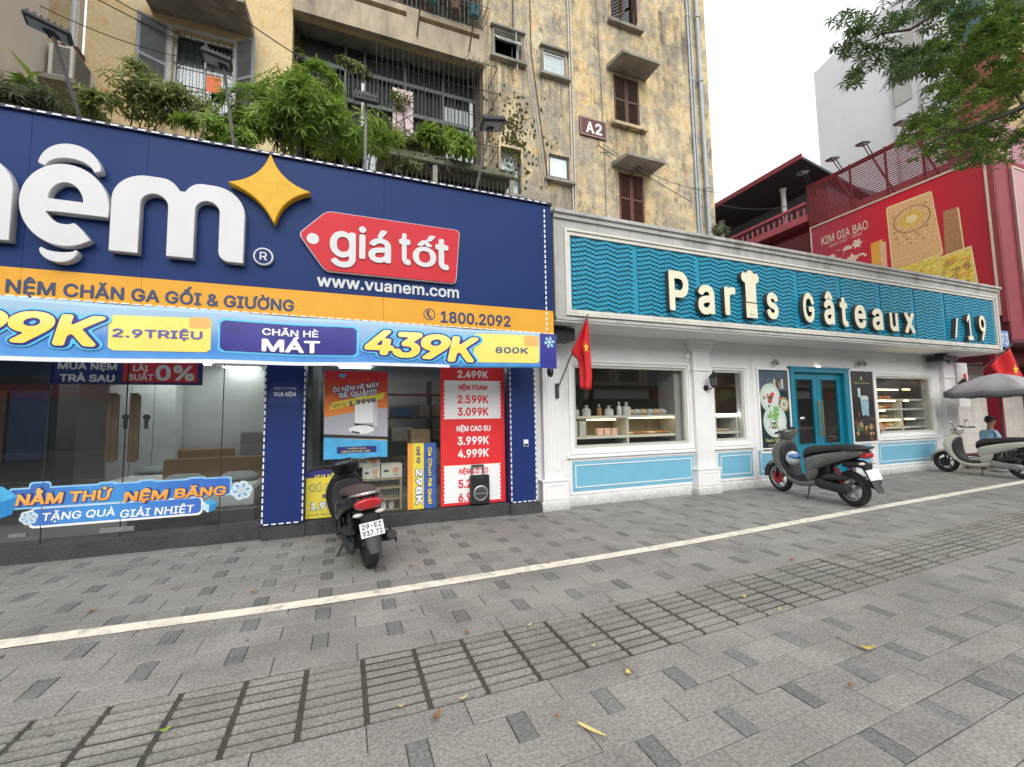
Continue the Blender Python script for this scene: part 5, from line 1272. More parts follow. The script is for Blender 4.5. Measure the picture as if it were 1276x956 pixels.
# wall lanterns
LN = mat('lantern_iron', (.02, .02, .022), .45, .4)
def lantern(u, v, x, lab):
    y = YW-.10; z = 2.13; t = thing('wall_lantern', lab, 'lamp', (x, y, z), 'black lanterns on the bakery pilasters'); yl = y-.16; xl = x+.045
    MB().tube([(x, y, z-.13), (x, y-.035, z-.13)], [.06, .045], 12).build('wall_plate', LN, t); MB().tube([(x, y-.03, z-.13), (x+.02, y-.10, z-.16), (xl, yl, z-.11)], .012, 6).build('arm', LN, t)
    g = MB().lathe([(.045, -.10), (.075, .06)], (xl, yl, z), 6).build('lantern_glass', mat('smoked_glass', (.12, .12, .12), .15), t); c = MB(); c.lathe([(.10, .06), (.06, .11), (.03, .14), (.015, .15), (.02, .17), (1e-4, .2)], (xl, yl, z), 6); c.lathe([(.03, -.13), (.055, -.10), (.05, -.098)], (xl, yl, z), 6)
    for k in range(6): a = k*PI/3; c.tube([(xl+.05*math.cos(a), yl+.05*math.sin(a), z-.1), (xl+.08*math.cos(a), yl+.08*math.sin(a), z+.06)], .006, 4)
    c.build('lantern_cage', LN, t)
lantern(0, 0, 6.50, 'black wall lantern on the middle white pilaster'); lantern(0, 0, 15.05, 'black wall lantern on the right end pilaster under the fascia')
# small spotlights, camera, black projector, wall flood, air unit box
def spot(x, z, lab, n=1):
    t = thing('spotlight', lab, 'spotlight', (x, YW, z)); MB().tube([(x, YW, z), (x, YW-.05, z)], .03, 10).build('base', STL, t); m_ = mat('spot_grey', (.35, .34, .32), .4, .4)
    for k in range(n): sx_ = x+(k-(n-1)/2)*.16; MB().tube([(x, YW-.05, z), (sx_, YW-.09, z+.03)], .01, 6).build('arm', m_, t); MB().tube([(sx_, YW-.07, z+.05), (sx_, YW-.13, z-.04)], [.035, .05], 12).build('lamp_head', m_, t)
spot(8.46, 2.56, 'small grey spotlight above the dessert poster'); spot(11.3, 2.62, 'twin grey spotlights above the drink poster', 2)
t = thing('black_projector', 'black box projector fixed under the fascia right of the last window', 'projector', (14.2, 6.2, 2.7)); MB().box(13.9, 6.05, 2.72, 14.5, 6.40, 2.86, b=.02).build('casing', BLK, t); MB().box(14.05, 6.15, 2.86, 14.3, 6.3, 2.93).build('bracket', BLK, t); MB().box(14.0, 5.98, 2.66, 14.2, 6.049, 2.72).build('lens_hood', DRK, t)
t = thing('awning_box', 'black rolled awning box tucked under the left end of the bakery fascia', 'awning', (3.3, 6.0, 2.6)); MB().box(3.0, 5.98, 2.70, 3.42, 6.3, 2.90, b=.01).build('casing', BLK, t); MB().tube([(3.02, 6.1, 2.7), (2.95, 6.2, 2.35)], .012, 6).build('strut', BLK, t)
t = thing('security_camera', 'small dark dome camera hanging where the banner meets the bakery pilaster', 'camera', (2.98, 6.0, 2.2)); MB().ball((3.0, 6.05, 2.2), (.055, .055, .09), 10).build('dome', BLK, t, True); MB().tube([(3.0, 6.05, 2.28), (3.02, 6.4, 2.36)], .012, 6).build('arm', BLK, t)
t = thing('alarm_bell', 'round white alarm bell beside the capital of the middle pilaster', 'bell', (6.12, YW-.03, 2.62)); MB().tube([(6.14, YW, 2.62), (6.14, YW-.06, 2.62)], [.07, .05], 14).build('gong', WP2, t, True); MB().box(6.10, YW-.02, 2.5, 6.18, YW-.001, 2.56).build('base', WP2, t)
# flags
FR = mat('flag_red', (.60, .015, .02), .6, 0, .08, 4); FY = mat('flag_yellow', (.80, .55, .02), .6)
def flag(base, tip, attach, edges, starc, lab, sr):
    """edges: two polylines (left,right) of 3-D points from top to bottom; cloth is draped between with folds"""
    t = thing('national_flag', lab, 'flag', base); MB().tube([base, tip], .014, 8).build('flag_pole', mat('pole_grey', (.25, .24, .23), .5, .3), t)
    MB().box(base[0]-.03, base[1]-.02, base[2]-.12, base[0]+.03, base[1]+.06, base[2]+.12).build('pole_socket', DRK, t)
    nL = 16; nW = 12; L_, R_e = edges
    def at(P, f):
        q = f*(len(P)-1); i = min(int(q), len(P)-2); return Vector(P[i]).lerp(Vector(P[i+1]), q-i)
    vs = []
    for i in range(nL+1):
        a, b = at(L_, i/nL), at(R_e, i/nL); n_ = (b-a).cross(Vector((0, 0, 1))); n_ = n_.normalized() if n_.length > 1e-5 else Vector((0, 1, 0))
        for j in range(nW+1):
            f = j/nW; vs.append(a.lerp(b, f)+n_*.035*math.sin(f*PI*3.2+i*.12)*min(1, (b-a).length*4+.15))
    fs = [(i*(nW+1)+j, i*(nW+1)+j+1, (i+1)*(nW+1)+j+1, (i+1)*(nW+1)+j) for i in range(nL) for j in range(nW)]
    c = MB().add(vs, fs).build('flag_cloth', FR, t, smooth=True, fixn=False); md = c.modifiers.new('t', 'SOLIDIFY'); md.thickness = .002
    s5 = star5(0, 0, sr); cx, cy, cz, ax = starc; sm_ = MB(); sm_.add([(cx+p[0]*ax, cy, cz+p[1]) for p in s5]+[(cx, cy, cz)], [(i, (i+1) % 10, 10) for i in range(10)]); sm_.build('flag_star', FY, t)
def P3(u, v, y): x, z = PY(u, v, y); return (x, y, z)
b3 = P3(694, 487, 6.38); tp = P3(732.5, 392, 5.55)
flag(b3, tp, None, ([P3(731, 397, 5.6), P3(722, 420, 5.72), P3(711.5, 440, 5.82), P3(722, 449, 5.83), P3(724, 470, 5.83), P3(724, 484, 5.83)], [P3(732.5, 397, 5.58), P3(733, 410, 5.6), P3(734, 428, 5.62), P3(735, 449, 5.64), P3(736.5, 470, 5.66), P3(736, 486, 5.68)]), (P3(730.5, 433, 5.57)[0], 5.57, P3(730.5, 433, 5.57)[2], .5), 'drooping red flag with yellow star on a slanted pole beside the navy shop', .085)
b3 = P3(1203, 478, 6.35); tp = P3(1262, 428, 5.45)
flag(b3, tp, None, ([P3(1233, 456, 5.75), P3(1237, 461, 5.73), P3(1241, 466, 5.72), P3(1243, 468.5, 5.7)], [P3(1259, 433, 5.5), P3(1266, 446, 5.55), P3(1272, 460, 5.6), P3(1277, 470, 5.62)]), (P3(1263, 461, 5.5)[0], 5.46, P3(1263, 461, 5.5)[2], 1.0), 'red flag with yellow star spread above the grey parasol at the bakery corner', .14)
# ================================================================== OLD APARTMENT BLOCK behind the shops
YA = 10.3; AX0, AX1 = -4.80, 11.25
def plaster(name):
    m, n, b = nm(name); N = n.nodes; L = n.links; b.inputs['Roughness'].default_value = .9; b.inputs['Specular IOR Level'].default_value = .2
    src = N.new('ShaderNodeNewGeometry').outputs['Position']
    def noise(sc, zs, det=8, off=0, rough=.65):
        mp = N.new('ShaderNodeMapping'); mp.inputs['Scale'].default_value = (1, 1, zs); mp.inputs['Location'].default_value = (off, off*2, off*.7); L.new(src, mp.inputs[0])
        z = N.new('ShaderNodeTexNoise'); z.inputs['Scale'].default_value = sc; z.inputs['Detail'].default_value = det; z.inputs['Roughness'].default_value = rough; L.new(mp.outputs[0], z.inputs['Vector']); return z.outputs['Fac']
    def rng(v, a, b_, c, d): r = N.new('ShaderNodeMapRange'); r.inputs[1].default_value = a; r.inputs[2].default_value = b_; r.inputs[3].default_value = c; r.inputs[4].default_value = d; L.new(v, r.inputs[0]); return r.outputs[0]
    def mul(a, b_): x = N.new('ShaderNodeMath'); x.operation = 'MULTIPLY'; L.new(a, x.inputs[0]); L.new(b_, x.inputs[1]); return x.outputs[0]
    def mixc(f, a, b_):
        x = N.new('ShaderNodeMix'); x.data_type = 'RGBA'; L.new(f, x.inputs[0])
        for k, c in ((6, a), (7, b_)):
            if isinstance(c, tuple): x.inputs[k].default_value = (*c, 1)
            else: L.new(c, x.inputs[k])
        return x.outputs[2]
    c = mixc(rng(noise(.9, .6), .35, .65, 0, 1), (.67, .50, .25), (.63, .54, .36))
    c = mixc(rng(noise(3.2, .7, off=5), .52, .68, 0, .75), c, (.66, .36, .11))
    sp = N.new('ShaderNodeSeparateXYZ'); L.new(src, sp.inputs[0])
    # weathering is strongest on the stair side (x > 3) and near the top edge
    side = rng(sp.outputs[0], 2.0, 4.0, .12, 1)
    g1 = mul(rng(noise(1.3, .8, off=11, rough=.75), .44, .57, 0, .9), side); c = mixc(g1, c, (.33, .30, .24))
    g3 = mul(rng(noise(5, .85, 8, off=23, rough=.8), .49, .64, 0, .6), side); c = mixc(g3, c, (.20, .18, .14))
    g2 = mul(rng(noise(2.1, .5, off=31, rough=.78), .53, .64, 0, .85), side); c = mixc(g2, c, (.10, .095, .08))
    def box_(lo, hi, axis, soft): 
        a = rng(sp.outputs[axis], lo-soft, lo+soft, 0, 1); b2 = rng(sp.outputs[axis], hi-soft, hi+soft, 1, 0); return mul(a, b2)
    dr = noise(5.5, .12, 5, off=41, rough=.6); fine = rng(dr, .42, .62, .1, 1)
    tot = None
    for x0, x1, zt, ln in ((3.5, 4.55, 11.1, 2.2), (4.95, 5.95, 11.0, 2.6), (3.6, 4.5, 7.3, 1.5), (5.05, 6.0, 7.95, 1.6), (7.3, 8.6, 13.4, 1.3), (7.3, 8.6, 10.15, 1.3), (9.0, 10.6, 14.5, 4), (-3.7, -2.0, 7.8, 1.5), (3.3, 3.8, 13.5, 5.0), (5.6, 7.2, 16.5, 5)):
        m_ = mul(box_(x0, x1, 0, .18), rng(sp.outputs[2], zt-ln, zt, 0, 1)); m_ = mul(m_, rng(sp.outputs[2], zt-.02, zt+.05, 1, 0))
        if tot is None: tot = m_
        else:
            q_ = N.new('ShaderNodeMath'); q_.operation = 'MAXIMUM'; L.new(tot, q_.inputs[0]); L.new(m_, q_.inputs[1]); tot = q_.outputs[0]
    c = mixc(rng(mul(tot, fine), 0, 1, 0, .85), c, (.10, .095, .08))
    low = mul(rng(sp.outputs[2], 6.5, 9.8, 1, 0), mul(rng(sp.outputs[0], 3.0, 4.2, 0, 1), rng(sp.outputs[0], 6.0, 7.6, 1, .25))); c = mixc(mul(low, rng(noise(1.8, .9, 7, off=51, rough=.75), .42, .56, 0, .9)), c, (.25, .235, .20))
    g4 = rng(noise(26, .8, 3, off=3), .35, .7, .86, 1.1); s = N.new('ShaderNodeVectorMath'); s.operation = 'SCALE'; L.new(c, s.inputs[0]); L.new(g4, s.inputs['Scale'])
    L.new(s.outputs[0], b.inputs['Base Color'])
    bp = N.new('ShaderNodeBump'); bp.inputs['Strength'].default_value = .5; bp.inputs['Distance'].default_value = .03; L.new(noise(14, .8, 6, off=3), bp.inputs['Height']); L.new(bp.outputs[0], b.inputs['Normal'])
    return m
PLA = plaster('ochre_plaster')
CNC = mat('old_concrete', (.27, .25, .21), .9, 0, .25, 3, .5, 25, dirt=((.07, .07, .055), .8, 2.5), streak=2)
MOS = mat('mossy_concrete', (.13, .13, .09), .95, 0, .4, 6, .6, 30)
SHB = mat('brown_shutter', (.095, .055, .04), .7, 0, .25, 6); SHR = mat('red_brown_shutter', (.13, .045, .035), .7, 0, .25, 6); SHG = mat('grey_shutter', (.25, .27, .29), .7, 0, .15, 6)
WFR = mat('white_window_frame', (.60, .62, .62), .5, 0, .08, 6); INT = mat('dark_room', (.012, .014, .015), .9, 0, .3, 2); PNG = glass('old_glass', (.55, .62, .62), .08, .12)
RED_ = mat('rust_iron', (.045, .038, .034), .8, 0, .4, 9)
bld = thing('apartment_block', 'tall weathered ochre apartment block with stained walls rising behind both shops', 'building', ((AX0+AX1)/2, 12, 0))
LX0, LX1, LZ0, LZ1 = -1.20, 3.33, 7.15, 10.87
UZ0 = 11.75
w1 = (-3.40, -2.32, 7.85, 9.66)
smalls = [(3.66, 4.42, 11.25, 11.95), (5.12, 5.78, 11.18, 11.82), (3.78, 4.36, 7.45, 8.68), (5.2, 5.84, 8.12, 8.78)]
br = [(7.46, 8.36, 13.55, 15.4), (7.44, 8.36, 10.28, 11.78), (7.50, 8.40, 7.15, 8.72)]
h = MB(); holewall(h, AX0, AX1, 0, 17.5, YA, YA+.25, [w1, *smalls, *br, (LX0, LX1, LZ0, LZ1), (LX0, LX1, UZ0, 14.2)]); h.build('wall', PLA, bld, fixn=False)
MB().box(AX1-.2, YA+.252, 0, AX1, 24, 17.5).build('side_wall', PLA, bld); MB().box(AX0, YA+.26, 17.4, AX1, 24, 17.5).build('roof', CNC, bld); MB().box(AX0, YA+.252, 0, AX0+.2, 24, 17.5).build('side_wall', PLA, bld)
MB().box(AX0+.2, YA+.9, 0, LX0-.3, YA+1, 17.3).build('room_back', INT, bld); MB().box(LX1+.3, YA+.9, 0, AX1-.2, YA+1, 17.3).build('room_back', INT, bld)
def shutter(x0, x1, z0, z1, ang, hinge, m, par, n=16):
    """louvred leaf standing open by ang about its hinge edge"""
    w = x1-x0; mb = MB(); frame(mb, 0, w, z0, z1, .055, -.02, .02); mb.box(.055, -.02, (z0+z1)/2-.03, w-.055, .02, (z0+z1)/2+.03)
    sl = MB()
    for k in range(n):
        zz = z0+.08+(z1-z0-.16)*(k+.5)/n; sl.obox((w/2, 0, zz), (w-.115, .045, .008), (math.radians(-38), 0, 0))
    def place(q):
        ca, sa = math.cos(ang), math.sin(ang); out = []
        for x, y, z in q.v:
            if hinge == 'l': X_, Y_ = x0+x*ca+y*sa, YA-.0-x*sa+y*ca
            else: xx = w-x; X_, Y_ = x1-xx*ca-y*sa, YA-xx*sa+y*ca
            out.append((X_, Y_, z))
        q.v = out; return q
    o = place(mb).build('shutter', m, par); place(sl).build('louvre_slats', m, o, kind='stuff')
# shuttered window of the first flat
def winframe(x0, x1, z0, z1, m=WFR, t=.045, y=YA+.12, mull=True, glassm=PNG, name='window'):
    f = frame(MB(), x0+.001, x1-.001, z0+.001, z1-.001, t, y-.03, y+.03)
    if mull: f.box((x0+x1)/2-.02, y-.028, z0+t, (x0+x1)/2+.02, y+.028, z1-t)
    o = f.build(name, m, bld); MB().box(x0+t, y-.004, z0+t, x1-t, y+.004, z1-t).build('pane', glassm, o); return o
winframe(*w1); MB().box(w1[0]+.05, YA+.2, w1[2]+.05, w1[0]+.45, YA+.21, w1[3]-.05).build('curtain', mat('curtain_pale', (.45, .47, .46), .9, 0, .1, 9), bld); MB().box(w1[1]-.4, YA+.2, w1[2]+.05, w1[1]-.05, YA+.21, w1[3]-.3).build('curtain', MATS['curtain_pale'], bld); g = MB()
for k in range(9): x = w1[0]+.06+k*.12; g.box(x-.004, YA+.03, w1[2], x+.004, YA+.038, w1[3])
for k in range(4): z = w1[2]+.2+k*.46; g.box(w1[0], YA+.045, z-.007, w1[1], YA+.059, z+.007)
g.build('window_grille', RED_, bld, kind='stuff')
frame(MB(), w1[0]-.09, w1[1]+.09, w1[2]-.09, w1[3]+.09, .085, YA-.03, YA-.002).build('window_surround', mat('pale_surround', (.42, .41, .37), .8, 0, .15, 4), bld)
shutter(-3.98, -3.47, 7.95, 9.68, math.radians(28), 'r', SHG, bld, 34); shutter(-2.28, -1.80, 7.95, 9.72, math.radians(35), 'l', SHG, bld, 34)
c_ = MB(); c_.prismx([(YA-.002, 9.92), (YA-1.0, 9.80), (YA-1.0, 9.90), (YA-.002, 10.12)], -3.78, -1.95); c_.build('window_canopy', CNC, bld)
MB().box(-3.5, YA-.14, 7.74, -2.2, YA-.001, 7.84).build('window_sill', CNC, bld)
tag(MB().box(-2.78, YA-.06, 8.42, -2.52, YA-.045, 8.78, b=.01).build('orange_cloth', mat('orange_cloth', (.75, .20, .08), .8, 0, .1, 9)), 'small orange cloth hanging on the grille of the grey shuttered window', 'cloth')
# small windows
GW = glass('frosted_glass', (.55, .62, .6), .35, .15)
for i, q in enumerate(smalls):
    fm_ = WFR if i != 2 and i != 3 else mat('dark_window_frame', (.05, .055, .06), .5)
    frame(MB(), q[0]-.07, q[1]+.07, q[2]-.07, q[3]+.07, .065, YA-.05, YA-.002).build('window_surround', CNC if i in (0, 1) else PLA, bld); MB().box(q[0]-.14, YA-.16, q[2]-.15, q[1]+.14, YA-.002, q[2]-.075).build('window_sill', CNC, bld)
    if i < 2: MB().box(q[0]-.12, YA-.14, q[3]+.075, q[1]+.12, YA-.002, q[3]+.13).build('window_lintel', CNC, bld)
    if i == 0:
        o = frame(MB(), q[0]+.001, q[1]-.001, q[2]+.001, q[3]-.001, .05, YA+.08, YA+.12).build('window', WFR, bld)
        sa = MB(); zc = q[3]-.06; dz, dy = -.33, -.28
        P0 = (q[0]+.05, YA+.05, zc); P1 = (q[1]-.05, YA+.05, zc); P2 = (q[1]-.05, YA+.05+dy, zc+dz); P3_ = (q[0]+.05, YA+.05+dy, zc+dz)
        for a, b in ((P0, P1), (P1, P2), (P2, P3_), (P3_, P0)): sa.tube([a, b], .022, 4)
        s_ = sa.build('top_hung_sash', WFR, o); MB().quad(P0, P1, P2, P3_).build('pane', mat('pale_pane', (.35, .45, .42), .2), s_, fixn=False)
    else:
        winframe(*q, fm_, .05, YA+.03 if i != 2 else YA+.1, False, mat('pale_curtain_pane', (.42, .50, .50), .25, 0, .15, 5) if i != 3 else mat('white_curtain_pane', (.60, .66, .66), .3, 0, .1, 5))
# brown shuttered windows with canopies
for i, q in enumerate(br):
    m_ = SHR if i == 2 else SHB; xm_ = (q[0]+q[1])/2
    frame(MB(), q[0]-.07, q[1]+.07, q[2]-.05, q[3]+.07, .065, YA-.025, YA-.002).build('window_surround', PLA, bld)
    MB().box(q[0]-.16, YA-.16, q[2]-.15, q[1]+.2, YA-.002, q[2]-.052).build('window_sill', PLA if i else CNC, bld)
    if i == 0:
        winframe(*q, SHB, .05, YA+.1); shutter(q[0]-.02, xm_-.04, q[2], q[3], math.radians(50), 'l', m_, bld); shutter(xm_+.08, q[1]+.0, q[2], q[3], math.radians(60), 'r', m_, bld)
    else:
        shutter(q[0]+.01, xm_-.004, q[2]+.01, q[3]-.01, math.radians(-1), 'l', m_, bld, 24); shutter(xm_+.004, q[1]-.01, q[2]+.01, q[3]-.01, math.radians(-1), 'r', m_, bld, 24)
        z = q[3]+.12; c_ = MB(); x0, x1 = q[0]-.22, q[1]+.30
        ring0 = [(x0, YA-.002, z), (x1, YA-.002, z), (x1-.06, YA-.75, z-.06), (x0+.06, YA-.75, z-.06)]; ring1 = [(x0, YA-.002, z+.14), (x1, YA-.002, z+.14), (x1-.06, YA-.75, z+.02), (x0+.06, YA-.75, z+.02)]
        c_.add(ring0+ring1, [(0, 1, 2, 3), (7, 6, 5, 4), (0, 4, 5, 1), (1, 5, 6, 2), (2, 6, 7, 3), (3, 7, 4, 0)]); c_.build('window_canopy', CNC, bld)
# A2 plaque
pq = thing('block_plaque', 'red brown plaque reading A2 fixed on the ochre wall', 'sign', (6.68, YA, 9.86))
MB().box(6.22, YA-.05, 9.58, 7.12, YA-.002, 10.14).build('plate', mat('plaque_red', (.10, .03, .025), .6, 0, .15, 6), pq); frame(MB(), 6.235, 7.105, 9.595, 10.125, .02, YA-.058, YA-.0505).build('plate_edge', mat('plaque_edge', (.35, .28, .24), .6), pq)
for s_, a, b in (('A', 6.42, 6.69), ('2', 6.73, 6.96)): lettering(s_, a, b, 9.68, 10.03, YA-.05, mat('plaque_white', (.65, .66, .66), .6, 0, .1, 9), 'letter', pq, bold=.045, fit='box')
# loggia: parapets, slab, recess with frames, cage
lg = thing('loggia', 'deep shaded loggia of the ochre block closed by a rusty cage above the shop sign', 'balcony', ((LX0+LX1)/2, YA, LZ0))
par_m = mat('parapet_plaster', (.40, .33, .24), .9, 0, .25, 3, .4, 20, dirt=((.12, .11, .09), .75, 2.2), streak=2.5)
pz = MB(); holewall(pz, LX0, LX1+.02, 10.76, 11.72, YA-.14, YA+.0, [(-.35, 1.32, 11.42, 11.56), (1.62, 3.2, 11.42, 11.56)]); pz.build('parapet', par_m, lg, fixn=False)
MB().box(LX0, YA-.1, 10.9, LX1, YA+2.6, 11.0).build('slab', CNC, lg)
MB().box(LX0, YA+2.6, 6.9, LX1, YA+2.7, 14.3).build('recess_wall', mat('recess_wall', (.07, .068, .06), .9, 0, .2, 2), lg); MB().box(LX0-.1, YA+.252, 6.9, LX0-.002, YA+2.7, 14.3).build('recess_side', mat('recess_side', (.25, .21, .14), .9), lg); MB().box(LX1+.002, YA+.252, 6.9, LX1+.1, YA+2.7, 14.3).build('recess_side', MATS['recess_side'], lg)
MB().box(LX0, YA-.1, 7.05, LX1, YA+2.6, 7.15).build('slab', CNC, lg)
gy = mat('grey_joinery', (.10, .115, .115), .6, 0, .15, 4); blu = mat('bluish_panel', (.42, .47, .50), .5, 0, .08, 3)
fr2 = MB(); yj = YA+.55
fr2.box(LX0, yj, 10.15, LX1, yj+.06, 10.25); fr2.box(LX0, yj, 9.35, LX1, yj+.06, 9.45)
for k, x in enumerate((-1.18, -.1, .35, 1.35, 2.35, 3.28)): fr2.box(x, yj-.003, 7.15, x+.06, yj+.063, 10.88)
for k in range(44): fr2.box(LX0+.1+k*.1, yj+.01, 9.45, LX0+.113+k*.1, yj+.05, 10.15)
fr2.build('screen_frame', gy, lg, kind='stuff')
MB().box(2.42, yj+.07, 7.3, 3.22, yj+.1, 9.9).build('screen_panel', blu, lg); MB().box(.42, yj+.07, 7.2, 2.3, yj+.1, 8.2).build('screen_panel', blu, lg); MB().box(1.3, yj+.0635, 7.2, 1.42, yj+.068, 8.9).build('screen_panel', WFR, lg); MB().box(3.1, yj-.04, 7.15, 3.2, yj-.005, 10.1).build('white_post', WFR, lg)
MB().box(.30, yj-.04, 8.5, .37, yj-.005, 9.9).build('white_post', WFR, lg)
MB().box(LX0+.01, yj+.12, 8.25, LX1-.01, yj+.14, 10.86).build('recess_shade_panel', mat('recess_shade_panel', (.03, .035, .035), .9, 0, .3, 3), lg)  # solid dark panel closing the recess, its colour stands in for deep shade
cg = MB(); r_ = .0065
for k in range(34): x = -.9+k*.127; cg.tube([(x, YA-.02, 7.3), (x, YA-.02, 10.72)], r_, 4) if x > .55 else cg.tube([(x, YA-.02, 7.3), (x, YA-.02, 9.1)], r_, 4)
for z in (7.5, 8.15, 8.8, 9.45, 10.1): cg.tube([(.5, YA-.035, z), (3.3, YA-.035, z)], r_, 4)
for k in range(10): x = .55+k*.28; cg.tube([(x, YA-.045, 8.4), (x+.28, YA-.045, 8.8)], .007, 4); cg.tube([(x+.28, YA-.045, 8.4), (x, YA-.045, 8.8)], .007, 4)
# cage box bulging beyond the wall on the right
for k in range(8): y = YA-.05-k*.1; cg.tube([(3.46, y, 7.3), (3.46, y, 10.55)], r_, 4); 
for k in range(6): x = 2.7+k*.15; cg.tube([(x, YA-.78, 7.3), (x, YA-.78, 10.3), (x, YA-.02, 10.7)], r_, 4)
for z in (7.4, 8.1, 8.8, 9.5, 10.2): cg.tube([(2.7, YA-.78, z), (3.46, YA-.78, z), (3.46, YA-.02, z)], .012, 4)
cg.build('cage', RED_, lg, kind='stuff')
ck = MB(); 
for i in range(9):
    ck.quad((1.0, YA-.06-.01*math.sin(i), 9.55-i*.13), (1.48, YA-.06+.01*math.sin(i*2), 9.55-i*.13), (1.5, YA-.06+.01*math.sin(i*2+2), 9.42-i*.13), (1.0+.015*i/9, YA-.06-.01*math.sin(i+1), 9.42-i*.13))
ck = ck.build('hung_towel', mat('towel_pink_check', (.62, .50, .50), .9, 0, .15, 14), None, fixn=False); tag(ck, 'pale pink checked towel hanging on the cage of the loggia', 'towel')
x_ = MB()
for k in range(7): x_.obox((1.24, YA-.075, 9.45-k*.17), (.62, .004, .012), (0, math.radians(38 if k % 2 else -38), 0))
x_.build('check_stripe', mat('towel_stripe', (.10, .09, .10), .9), ck, kind='stuff')
# upper loggia with its own cage
ul = thing('upper_loggia', 'caged loggia at the top edge with hanging pots and washing', 'balcony', (1, YA, 11.7)); u2 = MB()
for k in range(40): x = LX0+.05+k*.113; u2.tube([(x, YA-.1, 11.75), (x, YA-.1, 14.1)], .010, 4)
for z in (11.78, 12.3, 12.9): u2.tube([(LX0, YA-.11, z), (LX1, YA-.11, z)], .012, 4)
for k in range(12): x = 1.75+k*.135; u2.tube([(x, YA-.75, 11.75), (x, YA-.75, 13.4)], .009, 4); u2.tube([(x, YA-.75, 11.75), (x, YA-.12, 11.75)], .009, 4)
for z in (11.75, 12.05, 12.6): u2.tube([(1.75, YA-.75, z), (3.3, YA-.75, z), (3.3, YA-.1, z)], .012, 4)
u2.build('cage', mat('painted_iron', (.16, .17, .17), .6, 0, .2, 5), ul, kind='stuff')
for x in (1.62, 2.95): MB().tube([(x, YA-.76, 11.9), (x-.05, YA-.18, 10.95)], .02, 6).build('brace', RED_, ul)
R_ = random.Random(4)
for k, (x, c) in enumerate(((-.6, 'navy'), (.2, 'grey'), (1.1, 'brown'), (1.9, 'teal'), (2.5, 'brown'), (3.0, 'teal'))): tag(MB().lathe([(.10, 0), (.15, .24), (.16, .26)], (x, YA-.35 if x > 1.7 else YA+.2, 11.80), 10).build('flower_pot', gc[wc.index(c)], None, True), '%s flower pot %s from the left in the loggia at the top edge' % (c, ordn[k]), 'pot', 'flower pots of the upper loggia')
# projecting old concrete ledge with grille above the navy sign
led = thing('concrete_ledge', 'crumbling mossy concrete ledge with a dark grille under the loggia', 'ledge', (2.6, YA-1.0, 6.9))
l0, l1 = PY(508, 196, 9.0)[0], PY(642, 216, 9.0)[0]; lz = PY(560, 197, 9.0)[1]
MB().box(l0-.6, 9.0, lz-.18, l1, YA-.002, lz, b=.02).build('ledge_slab', MOS, led)
g = MB(); 
for k in range(26): x = l0-.3+k*(l1-l0+.2)/26; g.box(x-.008, 9.12, lz-.95, x+.008, 9.136, lz-.181)
for z in (lz-.9, lz-.55, lz-.22): g.box(l0-.4, 9.138, z-.01, l1-.04, 9.15, z+.01)
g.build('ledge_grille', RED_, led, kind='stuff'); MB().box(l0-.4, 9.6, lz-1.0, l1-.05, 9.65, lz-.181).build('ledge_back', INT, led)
for x in (l0+.55, l1-.12): MB().box(x, 9.05, lz-1.05, x+.1, 9.118, lz-.181).build('ledge_post', CNC, led)
# pipes and cable bundles
PVC = mat('grey_pipe', (.36, .40, .42), .5, 0, .15, 3); PV2 = mat('pale_pipe', (.50, .47, .40), .6, 0, .15, 3)
def pipe(pts, r, m, lab, grp=None, joints=True):
    t = thing('drain_pipe', lab, 'pipe', pts[0], grp); MB().tube(pts, r, 10).build('pipe', m, t, True)
    if joints:
        for f in (.2, .45, .7, .9):
            k = f*(len(pts)-1); i = int(k); p = Vector(pts[i]).lerp(Vector(pts[min(i+1, len(pts)-1)]), k-i); MB().tube([(p.x, p.y, p.z-.06), (p.x, p.y, p.z+.06)], r*1.35, 10).build('pipe_joint', m, t, True)
pipe([(10.78, YA-.12, 16.5), (10.80, YA-.12, 12), (10.86, YA-.12, 4)], .065, PVC, 'thick grey drain pipe nearest the right corner of the ochre block')
pipe([(10.42, YA-.06, 16.5), (10.44, YA-.06, 12), (10.48, YA-.06, 4)], .035, PVC, 'pair of thin grey pipes just left of the thick drain pipe, left one'); pipe([(10.53, YA-.06, 16.5), (10.55, YA-.06, 12), (10.58, YA-.06, 4)], .03, PVC, 'thin grey pipe squeezed between the thick drain pipe and its thin neighbour')
pipe([(5.93, YA-.05, 16), (5.93, YA-.05, 4.5)], .024, PV2, 'pale thin pipe running down left of the A2 plaque', None, False); pipe([(6.01, YA-.05, 16), (6.01, YA-.05, 4.5)], .024, PV2, 'second pale thin pipe beside the first one left of the A2 plaque', None, False)
pipe([(6.9, YA-.02, 16), (7.05, YA-.02, 9), (7.0, YA-.02, 5)], .012, CNC, 'thin dark conduit between the A2 plaque and the brown shutters', None, False)
cb = mat('cable_pale', (.42, .41, .37), .6)
for k, (a, b, m_) in enumerate(((4.52, 5.02, cb), (4.60, 5.10, cb), (4.70, 5.16, RED_), (4.2, 4.28, cb), (4.27, 4.12, RED_))):
    o = MB().tube([(a, YA-.06-.01*k, 16), (a+.01, YA-.06-.01*k, 11.6), ((a+b)/2, YA-.08, 9.8), (b, YA-.06-.01*k, 7.8)] if k < 3 else [(a, YA-.1, 16), (b, YA-.1, 10.9)], .016, 5).build('wall_cable', m_, None, True)
    tag(o, ['pale cable, left one of the bundle slanting down between the small windows', 'pale cable in the middle of the slanting bundle between the small windows', 'dark cable on the right side of the slanting bundle', 'pale cable hanging above the small tilted window', 'dark cable looping beside the small tilted window'][k], 'cable')
